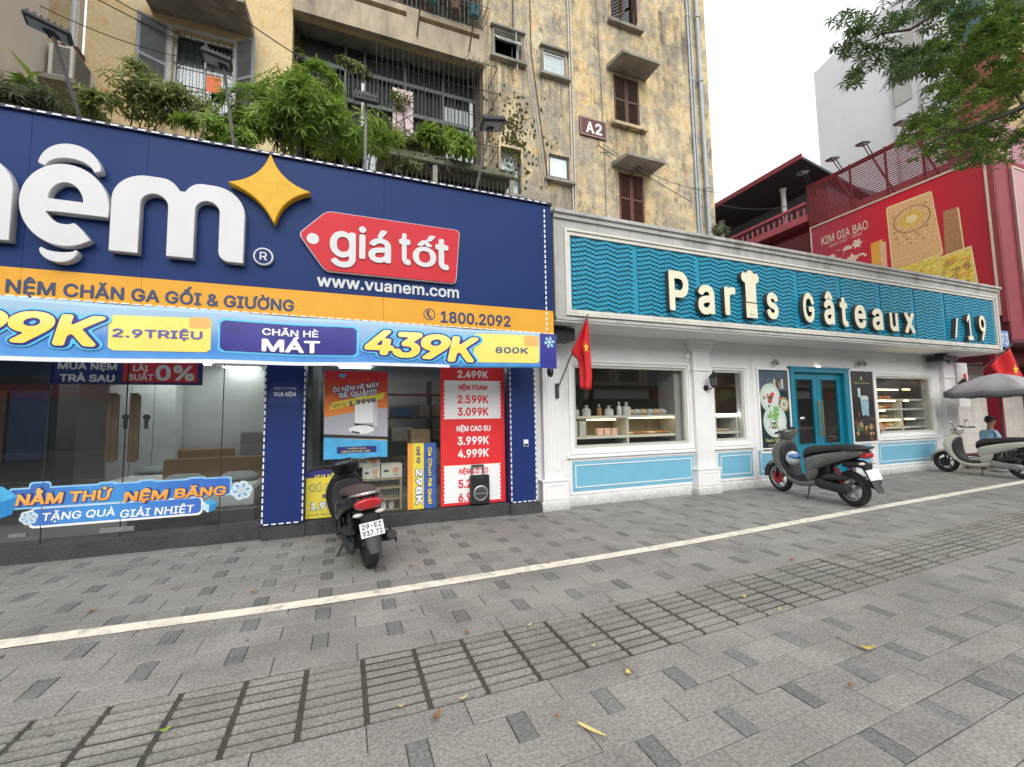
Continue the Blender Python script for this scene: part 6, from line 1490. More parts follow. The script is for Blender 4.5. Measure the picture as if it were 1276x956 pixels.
# ================================================================== BEIGE HOUSE at far left
XB = -4.83
hb = thing('beige_house', 'plain beige house wall at the far left with a window and a cooling unit', 'building', (-8, 8, 0))
BEI = mat('beige_render', (.52, .47, .40), .9, 0, .12, .9, .3, 20, dirt=((.24, .21, .18), .5, 1.1))
h = MB(); holewall(h, 5.9, YA-.003, 0, 17.5, XB, XB-.2, [(9.28, 10.14, 8.05, 9.9)], ax='x'); h.build('wall', BEI, hb, fixn=False)
MB().box(-30, 5.9, 0, XB-.201, YA, 17.5).build('wall', BEI, hb); frame_y = MB()
for a, b, c, d in ((9.28, 9.34, 8.05, 9.9), (10.08, 10.14, 8.05, 9.9), (9.34, 10.08, 8.05, 8.11), (9.34, 10.08, 9.84, 9.9)): frame_y.box(XB-.09, a, c, XB-.03, b, d)
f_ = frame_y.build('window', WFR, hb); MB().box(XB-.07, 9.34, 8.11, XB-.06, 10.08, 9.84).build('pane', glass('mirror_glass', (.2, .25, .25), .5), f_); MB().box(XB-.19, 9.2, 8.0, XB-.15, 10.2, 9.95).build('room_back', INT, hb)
MB().box(XB+.002, 10.02, 6.2, XB+.06, 10.28, 8.6).build('corner_gap_strip', mat('dark_red_strip', (.07, .03, .025), .7, 0, .2, 4), hb)  # dark strip in place of the gap beside the ochre wall
ac = thing('cooling_unit', 'pale air conditioner unit on a small ledge of the beige wall', 'air conditioner', (XB+.2, 9.6, 7.3)); acm = mat('ac_casing', (.55, .53, .47), .5, 0, .06, 5)
MB().box(XB+.06, 9.25, 7.42, XB+.38, 10.0, 8.02, b=.012).build('casing', acm, ac); MB().box(XB+.0, 9.1, 7.28, XB+.5, 10.1, 7.36).build('ledge', CNC, ac)
g = MB()
for k in range(16): z = 7.48+k*.032; g.box(XB+.12, 9.235, z, XB+.34, 9.249, z+.014)
for k in range(18): z = 7.46+k*.03; g.box(XB+.381, 9.3, z, XB+.392, 9.78, z+.012)
g.build('grille_slats', mat('ac_slats', (.22, .22, .21), .6), ac, kind='stuff')
# ================================================================== RED BUILDINGS, billboard, tower on the right
XR_ = 17.0
MRN = mat('maroon_paint', (.24, .035, .045), .55, 0, .12, 2); MRN2 = mat('dark_maroon', (.10, .012, .02), .5, 0, .15, 2); PNK = mat('rose_paint', (.42, .09, .11), .6, 0, .12, 2)
rb = thing('red_shop_building', 'maroon building at the right with a billboard side and a pale tiled ground floor', 'building', (22, 10, 0))
by0, by1 = 5.98, 11.06
MB().box(XR_+.08, by0+.02, 3.4, 34, 16, 8.6).build('upper_body', MRN2, rb)
MB().box(XR_+.4, by0+1.6, 0, 34, 16, 3.398).build('lower_body', mat('pale_green_wall', (.56, .62, .54), .7, 0, .1, 2), rb)
MB().box(XR_+.05, by0+.34, 0, XR_+.25, by0+.60, 3.398).build('corner_pillar', mat('red_pillar', (.30, .01, .03), .45, 0, .1, 3), rb)
MB().box(XR_+.05, by0+3.0, 2.75, XR_+.39, 16, 3.398).build('beam', MRN2, rb); MB().box(XR_+.02, by0+.46, 2.85, XR_+.38, by0+2.99, 3.398).build('beam', MRN2, rb)
tl = mat('stone_tile', (.62, .60, .55), .5, 0, .12, 3, rnd=.06)
for i in range(7):
    for j in range(9): MB().box(XR_+.41+i*.62, by0+1.57, .02+j*.372, XR_+.41+i*.62+.61, by0+1.598, .02+j*.372+.366).build('stone_tile', tl, rb)
MB().box(XR_+.42, by0+.6, 2.9, 30, by0+1.56, 3.39).build('soffit', MRN2, rb)
# billboard
bb = thing('billboard', 'large red billboard with golden festival boxes on the side of the maroon building', 'billboard', (XR_, 8.5, 4.8))
XBB = XR_+.0
bz0, bz1 = 4.1, 8.68
bgm = gradmat('billboard_red', 1, by0, by1, (.34, .012, .03), (.36, .045, .075), .4, (.62, .008, .03), .12)
MB().box(XBB, by0+.12, bz0, XBB+.07, by1, bz1).build('board', bgm, bb)
def mapX(dx=0): return lambda x, y, z: (XBB-dx-(0), x, z)
cream = mat('billboard_edge', (.60, .48, .38), .5)
for a in ((by0+.10, by1+.01, bz1-.01, bz1+.05), (by0+.10, by0+.15, bz0, bz1-.011), (by1-.03, by1+.01, bz0, bz1-.011)): MB().box(XBB-.03, a[0], a[2], XBB-.001, a[1], a[3]).build('edge_strip', cream, bb)
def bsh(name, loops, m, dx, par=bb): return shape(name, loops, 0, 0, m, par, mapper=lambda x, y, z: (XBB-dx, x, z))
def bq(pts): return [PX(u, v, XBB) for u, v in pts]
gld = mat('print_bronze_gold', (.72, .42, .20), .5, 0, .22, 16); gl2 = mat('print_bright_gold', (.72, .45, .08), .5, 0, .35, 14); gl3 = mat('print_dark_bronze', (.42, .20, .09), .5, 0, .4, 18); edg = mat('print_gold_edge', (.78, .60, .30), .5); ylw = mat('print_lemon_gold', (.75, .58, .10), .5, 0, .4, 12)
bsh('printed_box', [bq([(1175, 264), (1193.5, 258), (1201, 310), (1178, 318)])], gl3, .004); bsh('printed_box_edge', [bq([(1192.5, 258), (1195, 259), (1202, 309), (1200.5, 310)])], edg, .0045)
b1 = bq([(1104, 259), (1161, 237.5), (1176, 317), (1112, 340)]); bsh('printed_box_edge', [roundpoly(b1, .08)], edg, .006)
b2 = bq([(1106, 260.5), (1160, 240), (1174, 315), (1113.5, 337)]); bsh('printed_box', [roundpoly(b2, .07)], gld, .007)
cy, cz = bq([(1136, 273)])[0]
for i, (r, m_) in enumerate(((.86, gl3), (.80, gld), (.66, edg), (.63, gld), (.50, gl3), (.46, gld), (.30, gl2), (.16, edg))):
    if r > .52: continue
    bsh('printed_ring', [arc(cy, cz, r, r*.85, 0, 352, 30)], m_, .008+.0005*i)
kk = 0
for ring, n_, sz in ((.58, 22, .05), (.72, 28, .055), (.40, 16, .03), (.90, 34, .05)):
    for k in range(n_):
        a = 2*PI*k/n_; yy = cy+ring*math.cos(a); zz = cz+ring*.85*math.sin(a)
        if ring > .5 and not (b2[1][0]+.1 < yy < b2[0][0]-.1 and zz < cz+.42): continue
        kk += 1
        if kk < 90: bsh('printed_bead', [[(yy-sz, zz), (yy, zz-sz*.8), (yy+sz*.7, zz), (yy, zz+sz*.6)]], [gl3, edg][k % 2], .013)
for k in range(15):
    t_ = k/14; y_, z_ = b2[3][0]+(b2[2][0]-b2[3][0])*t_, b2[3][1]+(b2[2][1]-b2[3][1])*t_+.30+.06*math.sin(PI*t_)*-1; bsh('printed_bead', [[(y_-.03, z_), (y_+.03, z_), (y_, z_+.09)]], edg, .0135)
bsh('printed_box', [bq([(1085, 304), (1100, 298), (1103, 350), (1088, 350)])], mat('print_orange_gold', (.75, .36, .06), .5, 0, .1, 8), .0035); bsh('printed_stripe', [bq([(1096, 303), (1104, 301), (1107, 350), (1099, 350)])], mat('print_cream_light', (.7, .45, .25), .5), .0052)
bsh('printed_box', [bq([(1112, 337), (1172, 318), (1176, 365), (1118, 362)])], ylw, .015); bsh('printed_box_edge', [bq([(1169, 321), (1211, 306), (1222, 365), (1176, 370)])], edg, .016); bsh('printed_box', [bq([(1171, 322.5), (1209.5, 308.5), (1218, 365), (1176, 370)])], ylw, .0165)
RB2 = random.Random(2)
for k in range(40):
    u, v = RB2.uniform(1176, 1208), RB2.uniform(322, 362); y_, z_ = PX(u, v, XBB); r = RB2.uniform(.03, .09); bsh('printed_scroll', [arc(y_, z_, r, r, 0, 300, 9)+arc(y_, z_, r*.55, r*.55, 300, 0, 7)], [gl2, gl3, Op][k % 3], .017+.0003*k)
for k in range(26):
    u, v = RB2.uniform(1120, 1165), RB2.uniform(336, 350); y_, z_ = PX(u, v, XBB); r = RB2.uniform(.03, .07); bsh('printed_scroll', [arc(y_, z_, r, r, 0, 300, 9)+arc(y_, z_, r*.5, r*.5, 300, 0, 7)], [gl2, edg, Op][k % 3], .0155+.0003*k)
def btext(s, p0, p1, h_, m, dx, bold=.03):
    (ya, za), (yb, zb2) = bq([p0, p1]); fd = glyph_field(s, bold, 0, 30); lps = field_loops(fd); a = np.array([p for l in lps for p in l]); mn, mx_ = a.min(0), a.max(0)
    L2 = [[(ya+(p[0]-mn[0])/(mx_[0]-mn[0])*(yb-ya), za+(zb2-za)*(p[0]-mn[0])/(mx_[0]-mn[0])+p[1]*h_) for p in l] for l in lps]; bsh('printed_lettering', L2, m, dx)
btext('KIM GIA BAO', (1024, 306), (1082, 284.5), .30, cream, .004, .03); btext('HÀNG THẬT - BÀNG', (1033, 309), (1074, 292), .09, cream, .004, .02)
for k, (u, v, m_) in enumerate(((1037, 321, 'o'), (1045, 317, 'c'), (1056, 310, 'h'), (1068, 303.5, 'f'), (1062, 322, 's'), (1073, 319, 'w'))):
    y_, z_ = PX(u, v, XBB); fl = mat('print_charm', (.72, .55, .42), .5)
    if m_ in 'f': lp = [(y_+.19*(1 if i % 2 == 0 else .62)*math.cos(i*PI/6), z_+.19*(1 if i % 2 == 0 else .62)*math.sin(i*PI/6)) for i in range(12)]
    elif m_ == 's': lp = star5(y_, z_, .2, .55)
    elif m_ == 'c': lp = arc(y_, z_, .17, .17, 60, 300, 12)+arc(y_-.06, z_, .12, .14, 280, 80, 10)
    elif m_ == 'h': lp = arc(y_, z_-.04, .16, .15, 0, 180, 10)
    elif m_ == 'w': lp = arc(y_, z_-.06, .18, .16, 0, 180, 10)+arc(y_, z_-.06, .11, .09, 180, 0, 8)
    else: lp = arc(y_, z_, .12, .12, 0, 350, 12)
    bsh('printed_charm', [lp], fl, .004)
# cladding round the billboard, front light panel
MB().box(XR_+.0, by0-.02, 3.9, XR_+.071, by0+.098, 8.72).build('corner_cladding', MRN, rb); MB().box(XR_+.072, by0-.03, 3.4, 34, by0+.019, 8.75).build('front_cladding', MRN, rb)
lp = thing('front_light_panel', 'pale pink framed panel on the street side of the maroon building', 'sign', (19, by0-.05, 4)); MB().box(17.9, by0-.10, 3.9, 30, by0-.031, 8.45).build('panel', mat('pale_pink_panel', (.48, .28, .30), .5, 0, .05, 1), lp); frame(MB(), 17.85, 30, 3.86, 8.5, .05, by0-.12, by0-.1005).build('panel_edge', cream, lp)
MB().box(XR_-.06, by0-.06, 3.32, 34, 16, 3.42).build('ledge_band', MRN2, rb)
MB().box(XR_+.06, 5.97, 8.75, 34, 6.9, 9.9).build('upper_front', mat('rose_siding', (.40, .20, .22), .6, 0, .1, 2), rb)
# slatted screen above the billboard
sc = thing('slatted_screen', 'dark red slatted screen cage on top of the billboard wall', 'screen', (XR_, 8, 8.7)); zt2 = 10.38
for k in range(22):
    z = 8.82+k*.075; MB().box(XR_-.01, by0+.3, z, XR_+.02, by1+.05, z+.028).build('slat', MRN, sc)
for k in range(22):
    z = 8.82+k*.075; MB().box(XR_+.06, by1-.0, z, XR_+3.2, by1+.03, z+.028).build('slat', MRN, sc)
for y in (by1, by1-1.5, by1-2.6, by1-3.6, by1-4.6): MB().tube([(XR_+.06, y, 8.6), (XR_+.06, y, zt2+.1)], .04, 6).build('post', MRN, sc)
for y in (by1-1.0, by1-2.2, by1-3.4): MB().tube([(XR_+.10, y, zt2), (XR_+1.0, y-.3, 8.7)], .035, 6).build('brace', MRN, sc)
MB().box(XR_+.03, by0+.3, zt2-.06, XR_+.09, by1, zt2+.02).build('top_rail', MRN, sc)
MB().box(XR_+1.2, by0+1, 8.6, XR_+1.4, by1+2, 9.5).build('inner_wall', PNK, rb)
def floodarm(base, tip, lab, grp, size=(.34, .22, .07), m=DRK):
    t = thing('flood_light', lab, 'lamp', base, grp); b, p = Vector(base), Vector(tip)
    for s_ in (-.05, .05): MB().tube([b+Vector((0, s_, 0)), p+Vector((0, s_, 0))], .016, 6).build('arm', m, t)
    MB().obox(p+Vector((-.12, 0, .02)), size, (0, math.radians(-14), 0)).build('lamp_housing', m, t, bevel=.01); MB().obox(p+Vector((-.12, 0, -.025)), (size[0]*.8, size[1]*.8, .012), (0, math.radians(-14), 0)).build('lamp_glass', mat('lamp_glass_grey', (.45, .46, .45), .2), t)
for k, (u, v) in enumerate(((1003, 217), (1040, 200), (1078, 181), (1126, 155))):
    y, z = PX(u, v, XR_-1.0); floodarm((XR_+.03, y+.35, zt2-.1 if k else 9.9), (XR_-1.0, y, z), ['flood light on a thin arm beside the dark roof', 'second flood light from the left above the red slatted screen', 'flood light in the middle above the red slatted screen', 'flood light half hidden by the leaves above the red screen'][k], 'flood lights above the billboard', (.42, .24, .07))
# veranda building beyond with balusters and sloping dark roof
vb = thing('veranda_house', 'rose coloured house with arched wall and balustraded balcony under a dark metal roof', 'building', (20, 14, 0))
vx = 17.0
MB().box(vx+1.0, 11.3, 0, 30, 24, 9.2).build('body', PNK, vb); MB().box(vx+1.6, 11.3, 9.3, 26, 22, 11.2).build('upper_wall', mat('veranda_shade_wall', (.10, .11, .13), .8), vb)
zb1 = PX(1003, 268, vx)[1]; MB().box(vx-.02, 11.15, zb1-.28, vx+1.0, 22, zb1).build('balcony_slab', PNK, vb)
zr = PX(1003, 256, vx)[1]+.05; MB().box(vx, 11.2, zr-.02, vx+.14, 22, zr+.09).build('hand_rail', PNK, vb)
y = 11.3; k = 0
bm_ = MB(); bm_.lathe([(.05, 0), (.05, .04), (.028, .08), (.062, .24), (.03, .42), (.05, zr-zb1-.06), (.05, zr-zb1-.02)], (0, 0, 0), 8); bme = bm_.mesh(); bme.name = 'baluster'
while y < 21.5: o = link('baluster', bme, PNK, vb, True); o.location = Vector((vx+.07, y, zb1))-woff(vb); y += .26
for y in (12.3, 15.5, 18.5): MB().lathe([(.15, zb1), (.15, zb1+.1), (.10, zb1+.16), (.10, 10.9), (.15, 11.0)], (vx+.35, y, 0), 10).build('column', mat('rose_white_column', (.45, .42, .42), .6), vb, True)
rf = MB(); q0 = PX(1012, 206, vx-.3); rf.prism([(vx-.5, 11.42), (vx+4.2, 10.5), (vx+4.2, 10.6), (vx-.5, 11.52)], 10.9, 24); 
rf.build('roof', mat('slate_blue_roof', (.045, .055, .07), .7, 0, .2, 3), vb)
MB().box(vx-.54, 10.85, 11.36, vx-.48, 24, 11.56).build('gutter', MRN, vb)
ab = MB(); holewall(ab, 11.3, 22, 0, zb1-.28, vx+.9, vx+.998, [(12.0, 13.6, 3, 8.6), (14.4, 16, 3, 8.6), (16.8, 18.4, 3, 8.6)], ax='x'); ab.build('arcade_wall', PNK, vb, fixn=False)
# white tower and its neighbour
tw = thing('white_tower', 'tall pale windowless tower behind the red buildings', 'building', (28, 14, 0)); XT = 25.0
TWM = mat('tower_render', (.60, .60, .61), .85, 0, .10, .25, .2, 6, dirt=((.42, .42, .43), .4, .5))
ty1 = 15.45; MB().box(XT, 9.6, 0, 40, ty1, 21.0).build('body', TWM, tw)
tp = MB(); tp.prismx([(ty1-.2, 21.0), (9.6, 21.0), (9.6, 21.6), (13.2, 21.6)], XT, 40); tp.build('parapet', TWM, tw)
gr_ = mat('tower_grey_patch', (.38, .37, .34), .9, 0, .15, 1)
for (u0, v0, u1, v1) in ((1112, 88, 1137, 122), (1126, 150, 1152, 178), (1122, 20, 1150, 55)):
    ya, za = PX(u0, v0, XT); yb, zb2 = PX(u1, v1, XT); MB().box(XT-.05, yb, min(za, zb2), XT-.001, ya, max(za, zb2)).build('grey_patch', gr_, tw)
for u in (1111, 1146): 
    ya, _ = PX(u, 110, XT); MB().box(XT-.06, ya-.04, 8, XT-.001, ya+.04, 20.9).build('corner_strip', mat('tower_strip', (.45, .43, .44), .8), tw)
nb_ = thing('teal_roofed_block', 'orange brick block with a teal metal top half hidden behind the tree', 'building', (24, 7, 0)); xn = 22.0
ya, _ = PX(1189, 60, xn); yb, _ = PX(1300, 60, xn); z_a = PX(1189, 62, xn)[1]; z_t = PX(1189, 10, xn)[1]
MB().box(xn, yb-2, 0, 34, ya, z_a).build('brick_wall', mat('orange_brick_wall', (.24, .075, .05), .8, 0, .25, 3, .3, 15), nb_); MB().box(xn-.05, yb-2, z_a+.002, 34, ya+.05, z_t).build('teal_cladding', mat('teal_metal', (.035, .10, .115), .5, 0, .1, 2), nb_)
yc_ = PX(1240, 40, xn)[0]; MB().box(xn-.12, yc_-.1, z_a, xn-.051, yc_+.1, z_t).build('white_strip', WFR, nb_)
for k in range(3):
    za = z_a-1.6-k*2.6; ym_ = ya-1.2; MB().box(xn-.06, ym_-1.0, za, xn-.001, ym_, za+1.3).build('lit_window', mat('cream_window', (.66, .52, .28), .6), nb_)
# small foot sign blue
sg = thing('blue_number_sign', 'small blue sign with white figures sticking out beyond the bakery fascia', 'sign', (16.2, 5.9, 3.2)); a, b, c, d = RC(5.9, 1246, 412, 432, 1257)
MB().box(a, 5.9, c, b, 5.93, d).build('plate', mat('sign_blue', (.13, .25, .55), .5), sg); lettering('93', a+.03, b-.03, c+.06, d-.06, 5.9, WHT, 'lettering', sg, bold=.03, flat=.003)
# stack of pale vertical signs right of the last pilaster
vs_ = thing('vertical_lightbox', 'narrow white and red hanging lightbox beside the end pilaster', 'sign', (15.7, 6.6, 2)); a, b, c, d = RC(6.6, 1192, 452, 484, 1206)
MB().box(a, 6.6, c-.5, b, 6.75, d).build('box', WSIDE, vs_); MB().box(a+(b-a)*.6, 6.59, c, a+(b-a)*.82, 6.599, d-.3).build('red_stripe', Rp, vs_)
MB().box(a+.05, 6.9, 0, a+.30, 7.0, 2.0).build('post', mat('dark_post', (.13, .10, .08), .7), vs_)
# ================================================================== PLANTS
def P3d(u, v, depth):     # point at a given distance along the view axis
    d = ray(u, v); return Vector((d.x*depth, d.y*depth, CH+d.z*depth))
LG1 = leafmat('leaf_lush', (.11, .22, .028), (.33, .45, .075), trans=.42); LG2 = leafmat('leaf_olive', (.10, .15, .035), (.27, .31, .09), trans=.42); LG3 = leafmat('leaf_tree_dark', (.04, .095, .022), (.20, .29, .045), trans=.42); LG4 = leafmat('leaf_tree_light', (.05, .10, .035), (.13, .19, .07), trans=.4); LG5 = leafmat('leaf_grey_green', (.08, .11, .05), (.19, .22, .12))
BRK = mat('bark', (.045, .038, .030), .9, 0, .35, 9, .6, 30); STM = mat('green_stem', (.10, .09, .04), .8, 0, .2, 8)
def shrub(name, label, ell, base_z, m, n, L, w, seed, cat='shrub', stems=9, group=None, droop=.25, nl=7, lightness=0):
    """ell: list of (centre, radii, share). Stems rise from the roof and carry whorls through the volume"""
    R = random.Random(seed); c0 = ell[0][0]; base = Vector((c0.x, c0.y, base_z)); t = thing(name, label, cat, base, group); st = MB(); lf = MB()
    tot = sum(e[2] for e in ell); tips = []
    for c, r, s in ell:
        for k in range(max(2, int(stems*s/tot))):
            d = rnd_unit(R); tip = c+Vector((d.x*r[0], d.y*r[1], abs(d.z)*r[2]*.8))*R.uniform(.3, .9); b = Vector((c.x+R.uniform(-.3, .3)*r[0], c.y+R.uniform(-.3, .3)*r[1], base_z))
            mid = b.lerp(tip, .5)+Vector((R.uniform(-.15, .15), R.uniform(-.1, .1), .1)); st.tube([b, mid, tip], [.018, .012, .005], 5); tips.append(tip)
    for c, r, s in ell:
        subs = []
        for k in range(max(5, int(9*s))):
            d = rnd_unit(R); subs.append((c+Vector((d.x*r[0], d.y*r[1], d.z*r[2]))*R.uniform(.35, .95), R.uniform(.22, .42)))
        for k in range(int(n*s/tot)):
            sc, sr = subs[R.randrange(len(subs))]; d = rnd_unit(R); p = sc+Vector((d.x*r[0], d.y*r[1], d.z*r[2]))*sr*R.uniform(.3, 1.5)
            ax = ((p-c).normalized()+Vector((0, 0, .7))+rnd_unit(R)*.5).normalized(); whorl(lf, R, p, ax, R.randint(nl-2, nl), L*R.uniform(.5, 1.4), w*R.uniform(.7, 1.2), droop)
    st.build('stems', BRK, t, kind='stuff'); lf.build('foliage', m, t, fixn=False, kind='stuff')
    return t
def E_(u, v, dep, ru, rv, ry, s):
    k = dep/CF; return (P3d(u, v, dep), (ru*k, ry, rv*k), s)
RZ = 4.69
shrub('leafy_shrub', 'lush bright green shrub behind the gold star on top of the navy sign', [E_(385, 150, 6.9, 62, 34, .7, 2), E_(330, 150, 6.9, 48, 38, .6, 1.4), E_(450, 160, 7.1, 45, 28, .6, 1.1), E_(395, 105, 7.3, 40, 26, .4, .8), E_(300, 160, 6.6, 28, 20, .4, .6), E_(355, 110, 7.2, 22, 20, .3, .3)], RZ, LG1, 1150, .18, .034, 1, nl=7)
shrub('olive_shrub', 'dull green loose shrub under the window with grey shutters', [E_(185, 125, 6.7, 55, 30, .5, 1.5), E_(235, 130, 6.8, 32, 22, .4, .7), E_(120, 135, 6.5, 26, 13, .4, .4), E_(180, 95, 6.8, 26, 14, .3, .4)], RZ, LG2, 620, .13, .04, 2, nl=6)
shrub('low_plant', 'low bright plants between the two big shrubs along the sign top', [E_(262, 160, 6.3, 35, 12, .3, .8), E_(300, 172, 6.2, 25, 8, .25, .5)], RZ, LG1, 220, .12, .04, 3, nl=6)
shrub('palm_clump', 'grey green feathery plant at the left edge above the navy sign', [E_(25, 128, 6.2, 42, 17, .4, 1), E_(-30, 120, 6.2, 30, 18, .4, .6)], RZ, LG5, 300, .26, .035, 4, droop=.5, nl=8)
big_ = shrub('broad_leaf_plant', 'small plant with broad dark green leaves at the far left above the feathery plant', [E_(42, 108, 6.6, 16, 9, .2, 1)], RZ, LG1, 9, .30, .12, 5, nl=5, stems=4)
shrub('balcony_plant', 'bright green potted plant at the right end of the mossy ledge', [E_(555, 165, 9.6, 30, 22, .4, 1.3), E_(575, 182, 9.5, 18, 10, .3, .5), E_(530, 178, 9.6, 22, 12, .4, .5)], 6.9, LG1, 420, .20, .075, 6, nl=5)
shrub('trailing_plant', 'brownish trailing plants tangled along the mossy ledge', [E_(500, 180, 9.4, 30, 14, .4, 1), E_(520, 212, 8.6, 34, 7, .3, .6), E_(470, 175, 9, 25, 20, .4, .6)], 6.4, leafmat('leaf_brownish', (.07, .065, .03), (.15, .17, .05)), 300, .14, .04, 7, nl=5)
shrub('hanging_vine', 'hanging olive vine at the left end of the loggia', [E_(373, 75, 10.6, 9, 36, .3, 1), E_(400, 120, 10.4, 20, 18, .3, .7), E_(440, 85, 10.2, 28, 7, .3, .5)], 7.2, LG2, 330, .16, .05, 8, droop=.9, nl=5)
shrub('hanging_vine', 'small cluster of leaves high inside the cage near the pink towel', [E_(500, 122, 10.4, 16, 10, .2, 1)], 7.2, LG2, 45, .14, .04, 9, nl=5, stems=3)
shrub('wall_weeds', 'dark mossy weeds growing on the wall above the lower small windows', [E_(640, 158, 12.5, 16, 20, .12, 1), E_(652, 205, 12.5, 8, 34, .08, .5)], 7.6, leafmat('leaf_moss', (.035, .04, .012), (.10, .10, .03)), 330, .10, .045, 10, nl=5, stems=5, droop=.8)
shrub('wall_weeds', 'dark weeds on the stained wall right of the cable bundle', [E_(690, 172, 12.9, 12, 16, .12, 1)], 8.2, MATS['leaf_moss'], 170, .09, .04, 11, nl=5, stems=4, droop=.8)
shrub('roof_weeds', 'little weeds behind the coping at the foot of the ochre corner', [E_(897, 286, 12.0, 9, 9, .2, 1)], 6.4, LG5, 60, .14, .03, 12, nl=6, stems=4)
MB().box(-7, 6.1, 4.3, 2.9, 10.29, 4.66).build('roof_deck', CNC, shop)
ms = MB(); R_ = random.Random(8)     # moss pads on the ledge and wall
for k in range(420):
    u = 640+R_.gauss(0, 9+10*(k % 3 == 0)); v = 178+R_.gauss(0, 30); x, z = PY(u, v, YA); ms.ball((x, YA-.005, z), (R_.uniform(.012, .05), .018, R_.uniform(.015, .07)), 6)
for k in range(50): x = R_.uniform(l0-.5, l1); ms.ball((x, 9.0+R_.uniform(-.01, .06), lz-.02+R_.uniform(-.05, .02)), (R_.uniform(.02, .08), .025, .018), 6)
tag(ms.build('moss_patches', mat('moss', (.06, .06, .015), 1, 0, .5, 20, .8, 60), None, True), 'dark moss patches on the stained wall and on the old ledge', 'moss', kind='stuff')
# street tree at the right, trunk beyond the frame
tree = thing('street_tree', 'street tree whose dark leafy branches hang into the top right corner', 'tree', (10.6, 2.7, 0)); tb = MB()
tr0 = [(10.6, 2.7, -.02), (10.65, 2.65, 1.5), (10.55, 2.7, 3.2), (10.7, 2.8, 4.6), (10.8, 2.6, 6.2), (10.6, 2.5, 8.2), (10.9, 2.3, 10)]
tb.tube(tr0, [.26, .2, .18, .17, .14, .1, .05], 12); tb.build('trunk', BRK, tree, True)
def br_(pts, r0, r1, n=7):
    k = len(pts); MB().tube(pts, [r0+(r1-r0)*i/(k-1) for i in range(k)], n).build('limb', BRK, tree, True)
T1 = Vector(tr0[3]); T2 = Vector(tr0[4]); T0 = Vector((10.6, 2.75, 3.9))
brA = [T2, P3d(1270, -60, 8.2), P3d(1200, -22, 7.8), P3d(1165, 18, 7.5), P3d(1134, 37, 7.3), P3d(1098, 42, 7.2), P3d(1075, 55, 7.1)]
brB = [T1, P3d(1330, 10, 8.2), P3d(1276, 33, 8), P3d(1240, 58, 7.9), P3d(1205, 66, 7.8), P3d(1172, 84, 7.7), P3d(1150, 100, 7.6)]
brC = [T0, P3d(1340, 115, 7.6), P3d(1276, 133, 7.4), P3d(1242, 147, 7.3), P3d(1205, 160, 7.2), P3d(1172, 172, 7.1), P3d(1150, 182, 7.1)]
for b, r in ((brA, .05), (brB, .06), (brC, .065)): br_(b, r, .008)
br_([brC[2], P3d(1262, 110, 7.5), P3d(1270, 95, 7.6)], .025, .008, 5); br_([brC[3], P3d(1225, 165, 7.2), P3d(1210, 182, 7.2)], .015, .005, 5); br_([brA[3], P3d(1150, 45, 7.4), P3d(1148, 75, 7.4)], .014, .004, 5); br_([brB[4], P3d(1195, 40, 7.9), P3d(1180, 20, 8)], .015, .004, 5)
R = random.Random(21); lf = MB(); l2 = MB()
def clump(mb, c, r, n, L, w, droop=.35):
    for k in range(n):
        d = rnd_unit(R); p = c+Vector((d.x*r, d.y*r, d.z*r*.62))*R.uniform(.25, 1); whorl(mb, R, p, (d*.4+Vector((0, 0, 1))+rnd_unit(R)*.45).normalized(), R.randint(6, 8), L*R.uniform(.75, 1.15), w, droop)
for u, v, ru, rv, n in ((1085, 40, 42, 22, 13), (1070, 75, 26, 16, 8), (1110, 68, 28, 16, 8), (1140, 15, 34, 16, 12), (1175, 8, 26, 14, 9), (1150, 60, 26, 18, 8), (1120, 88, 16, 12, 4), (1160, 88, 14, 12, 5), (1062, 98, 10, 8, 2)):
    for k in range(n): clump(l2, P3d(u+R.uniform(-ru, ru), v+R.uniform(-rv, rv), R.uniform(6.9, 7.9)), .20, 5, .155, .035)
for u, v, ru, rv, n in ((1200, 75, 40, 26, 34), (1250, 60, 34, 40, 36), (1300, 60, 30, 60, 30), (1265, 10, 34, 18, 14), (1215, 40, 24, 14, 8), (1185, 112, 22, 14, 12), (1235, 112, 36, 22, 24), (1160, 152, 22, 12, 14), (1145, 178, 18, 10, 9), (1200, 178, 40, 16, 26), (1240, 160, 34, 26, 26), (1225, 195, 22, 7, 9), (1180, 150, 30, 16, 16), (1310, 150, 30, 40, 24), (1265, 185, 12, 8, 3)):
    for k in range(int(n*.72)): clump(lf, P3d(u+R.gauss(0, ru*.62), v+R.gauss(0, rv*.62), R.uniform(6.9, 8.6)), .24, 7, .13, .036)
for k in range(110):     # the rest of the crown above and outside the picture
    d = rnd_unit(R); clump(lf, Vector((10.9, 1.0, 9.5))+Vector((d.x*3.2, d.y*3.0, d.z*2.0)), .6, 7, .2, .05)
lf.build('crown', LG3, tree, fixn=False, kind='stuff'); l2.build('crown', LG4, tree, fixn=False, kind='stuff')
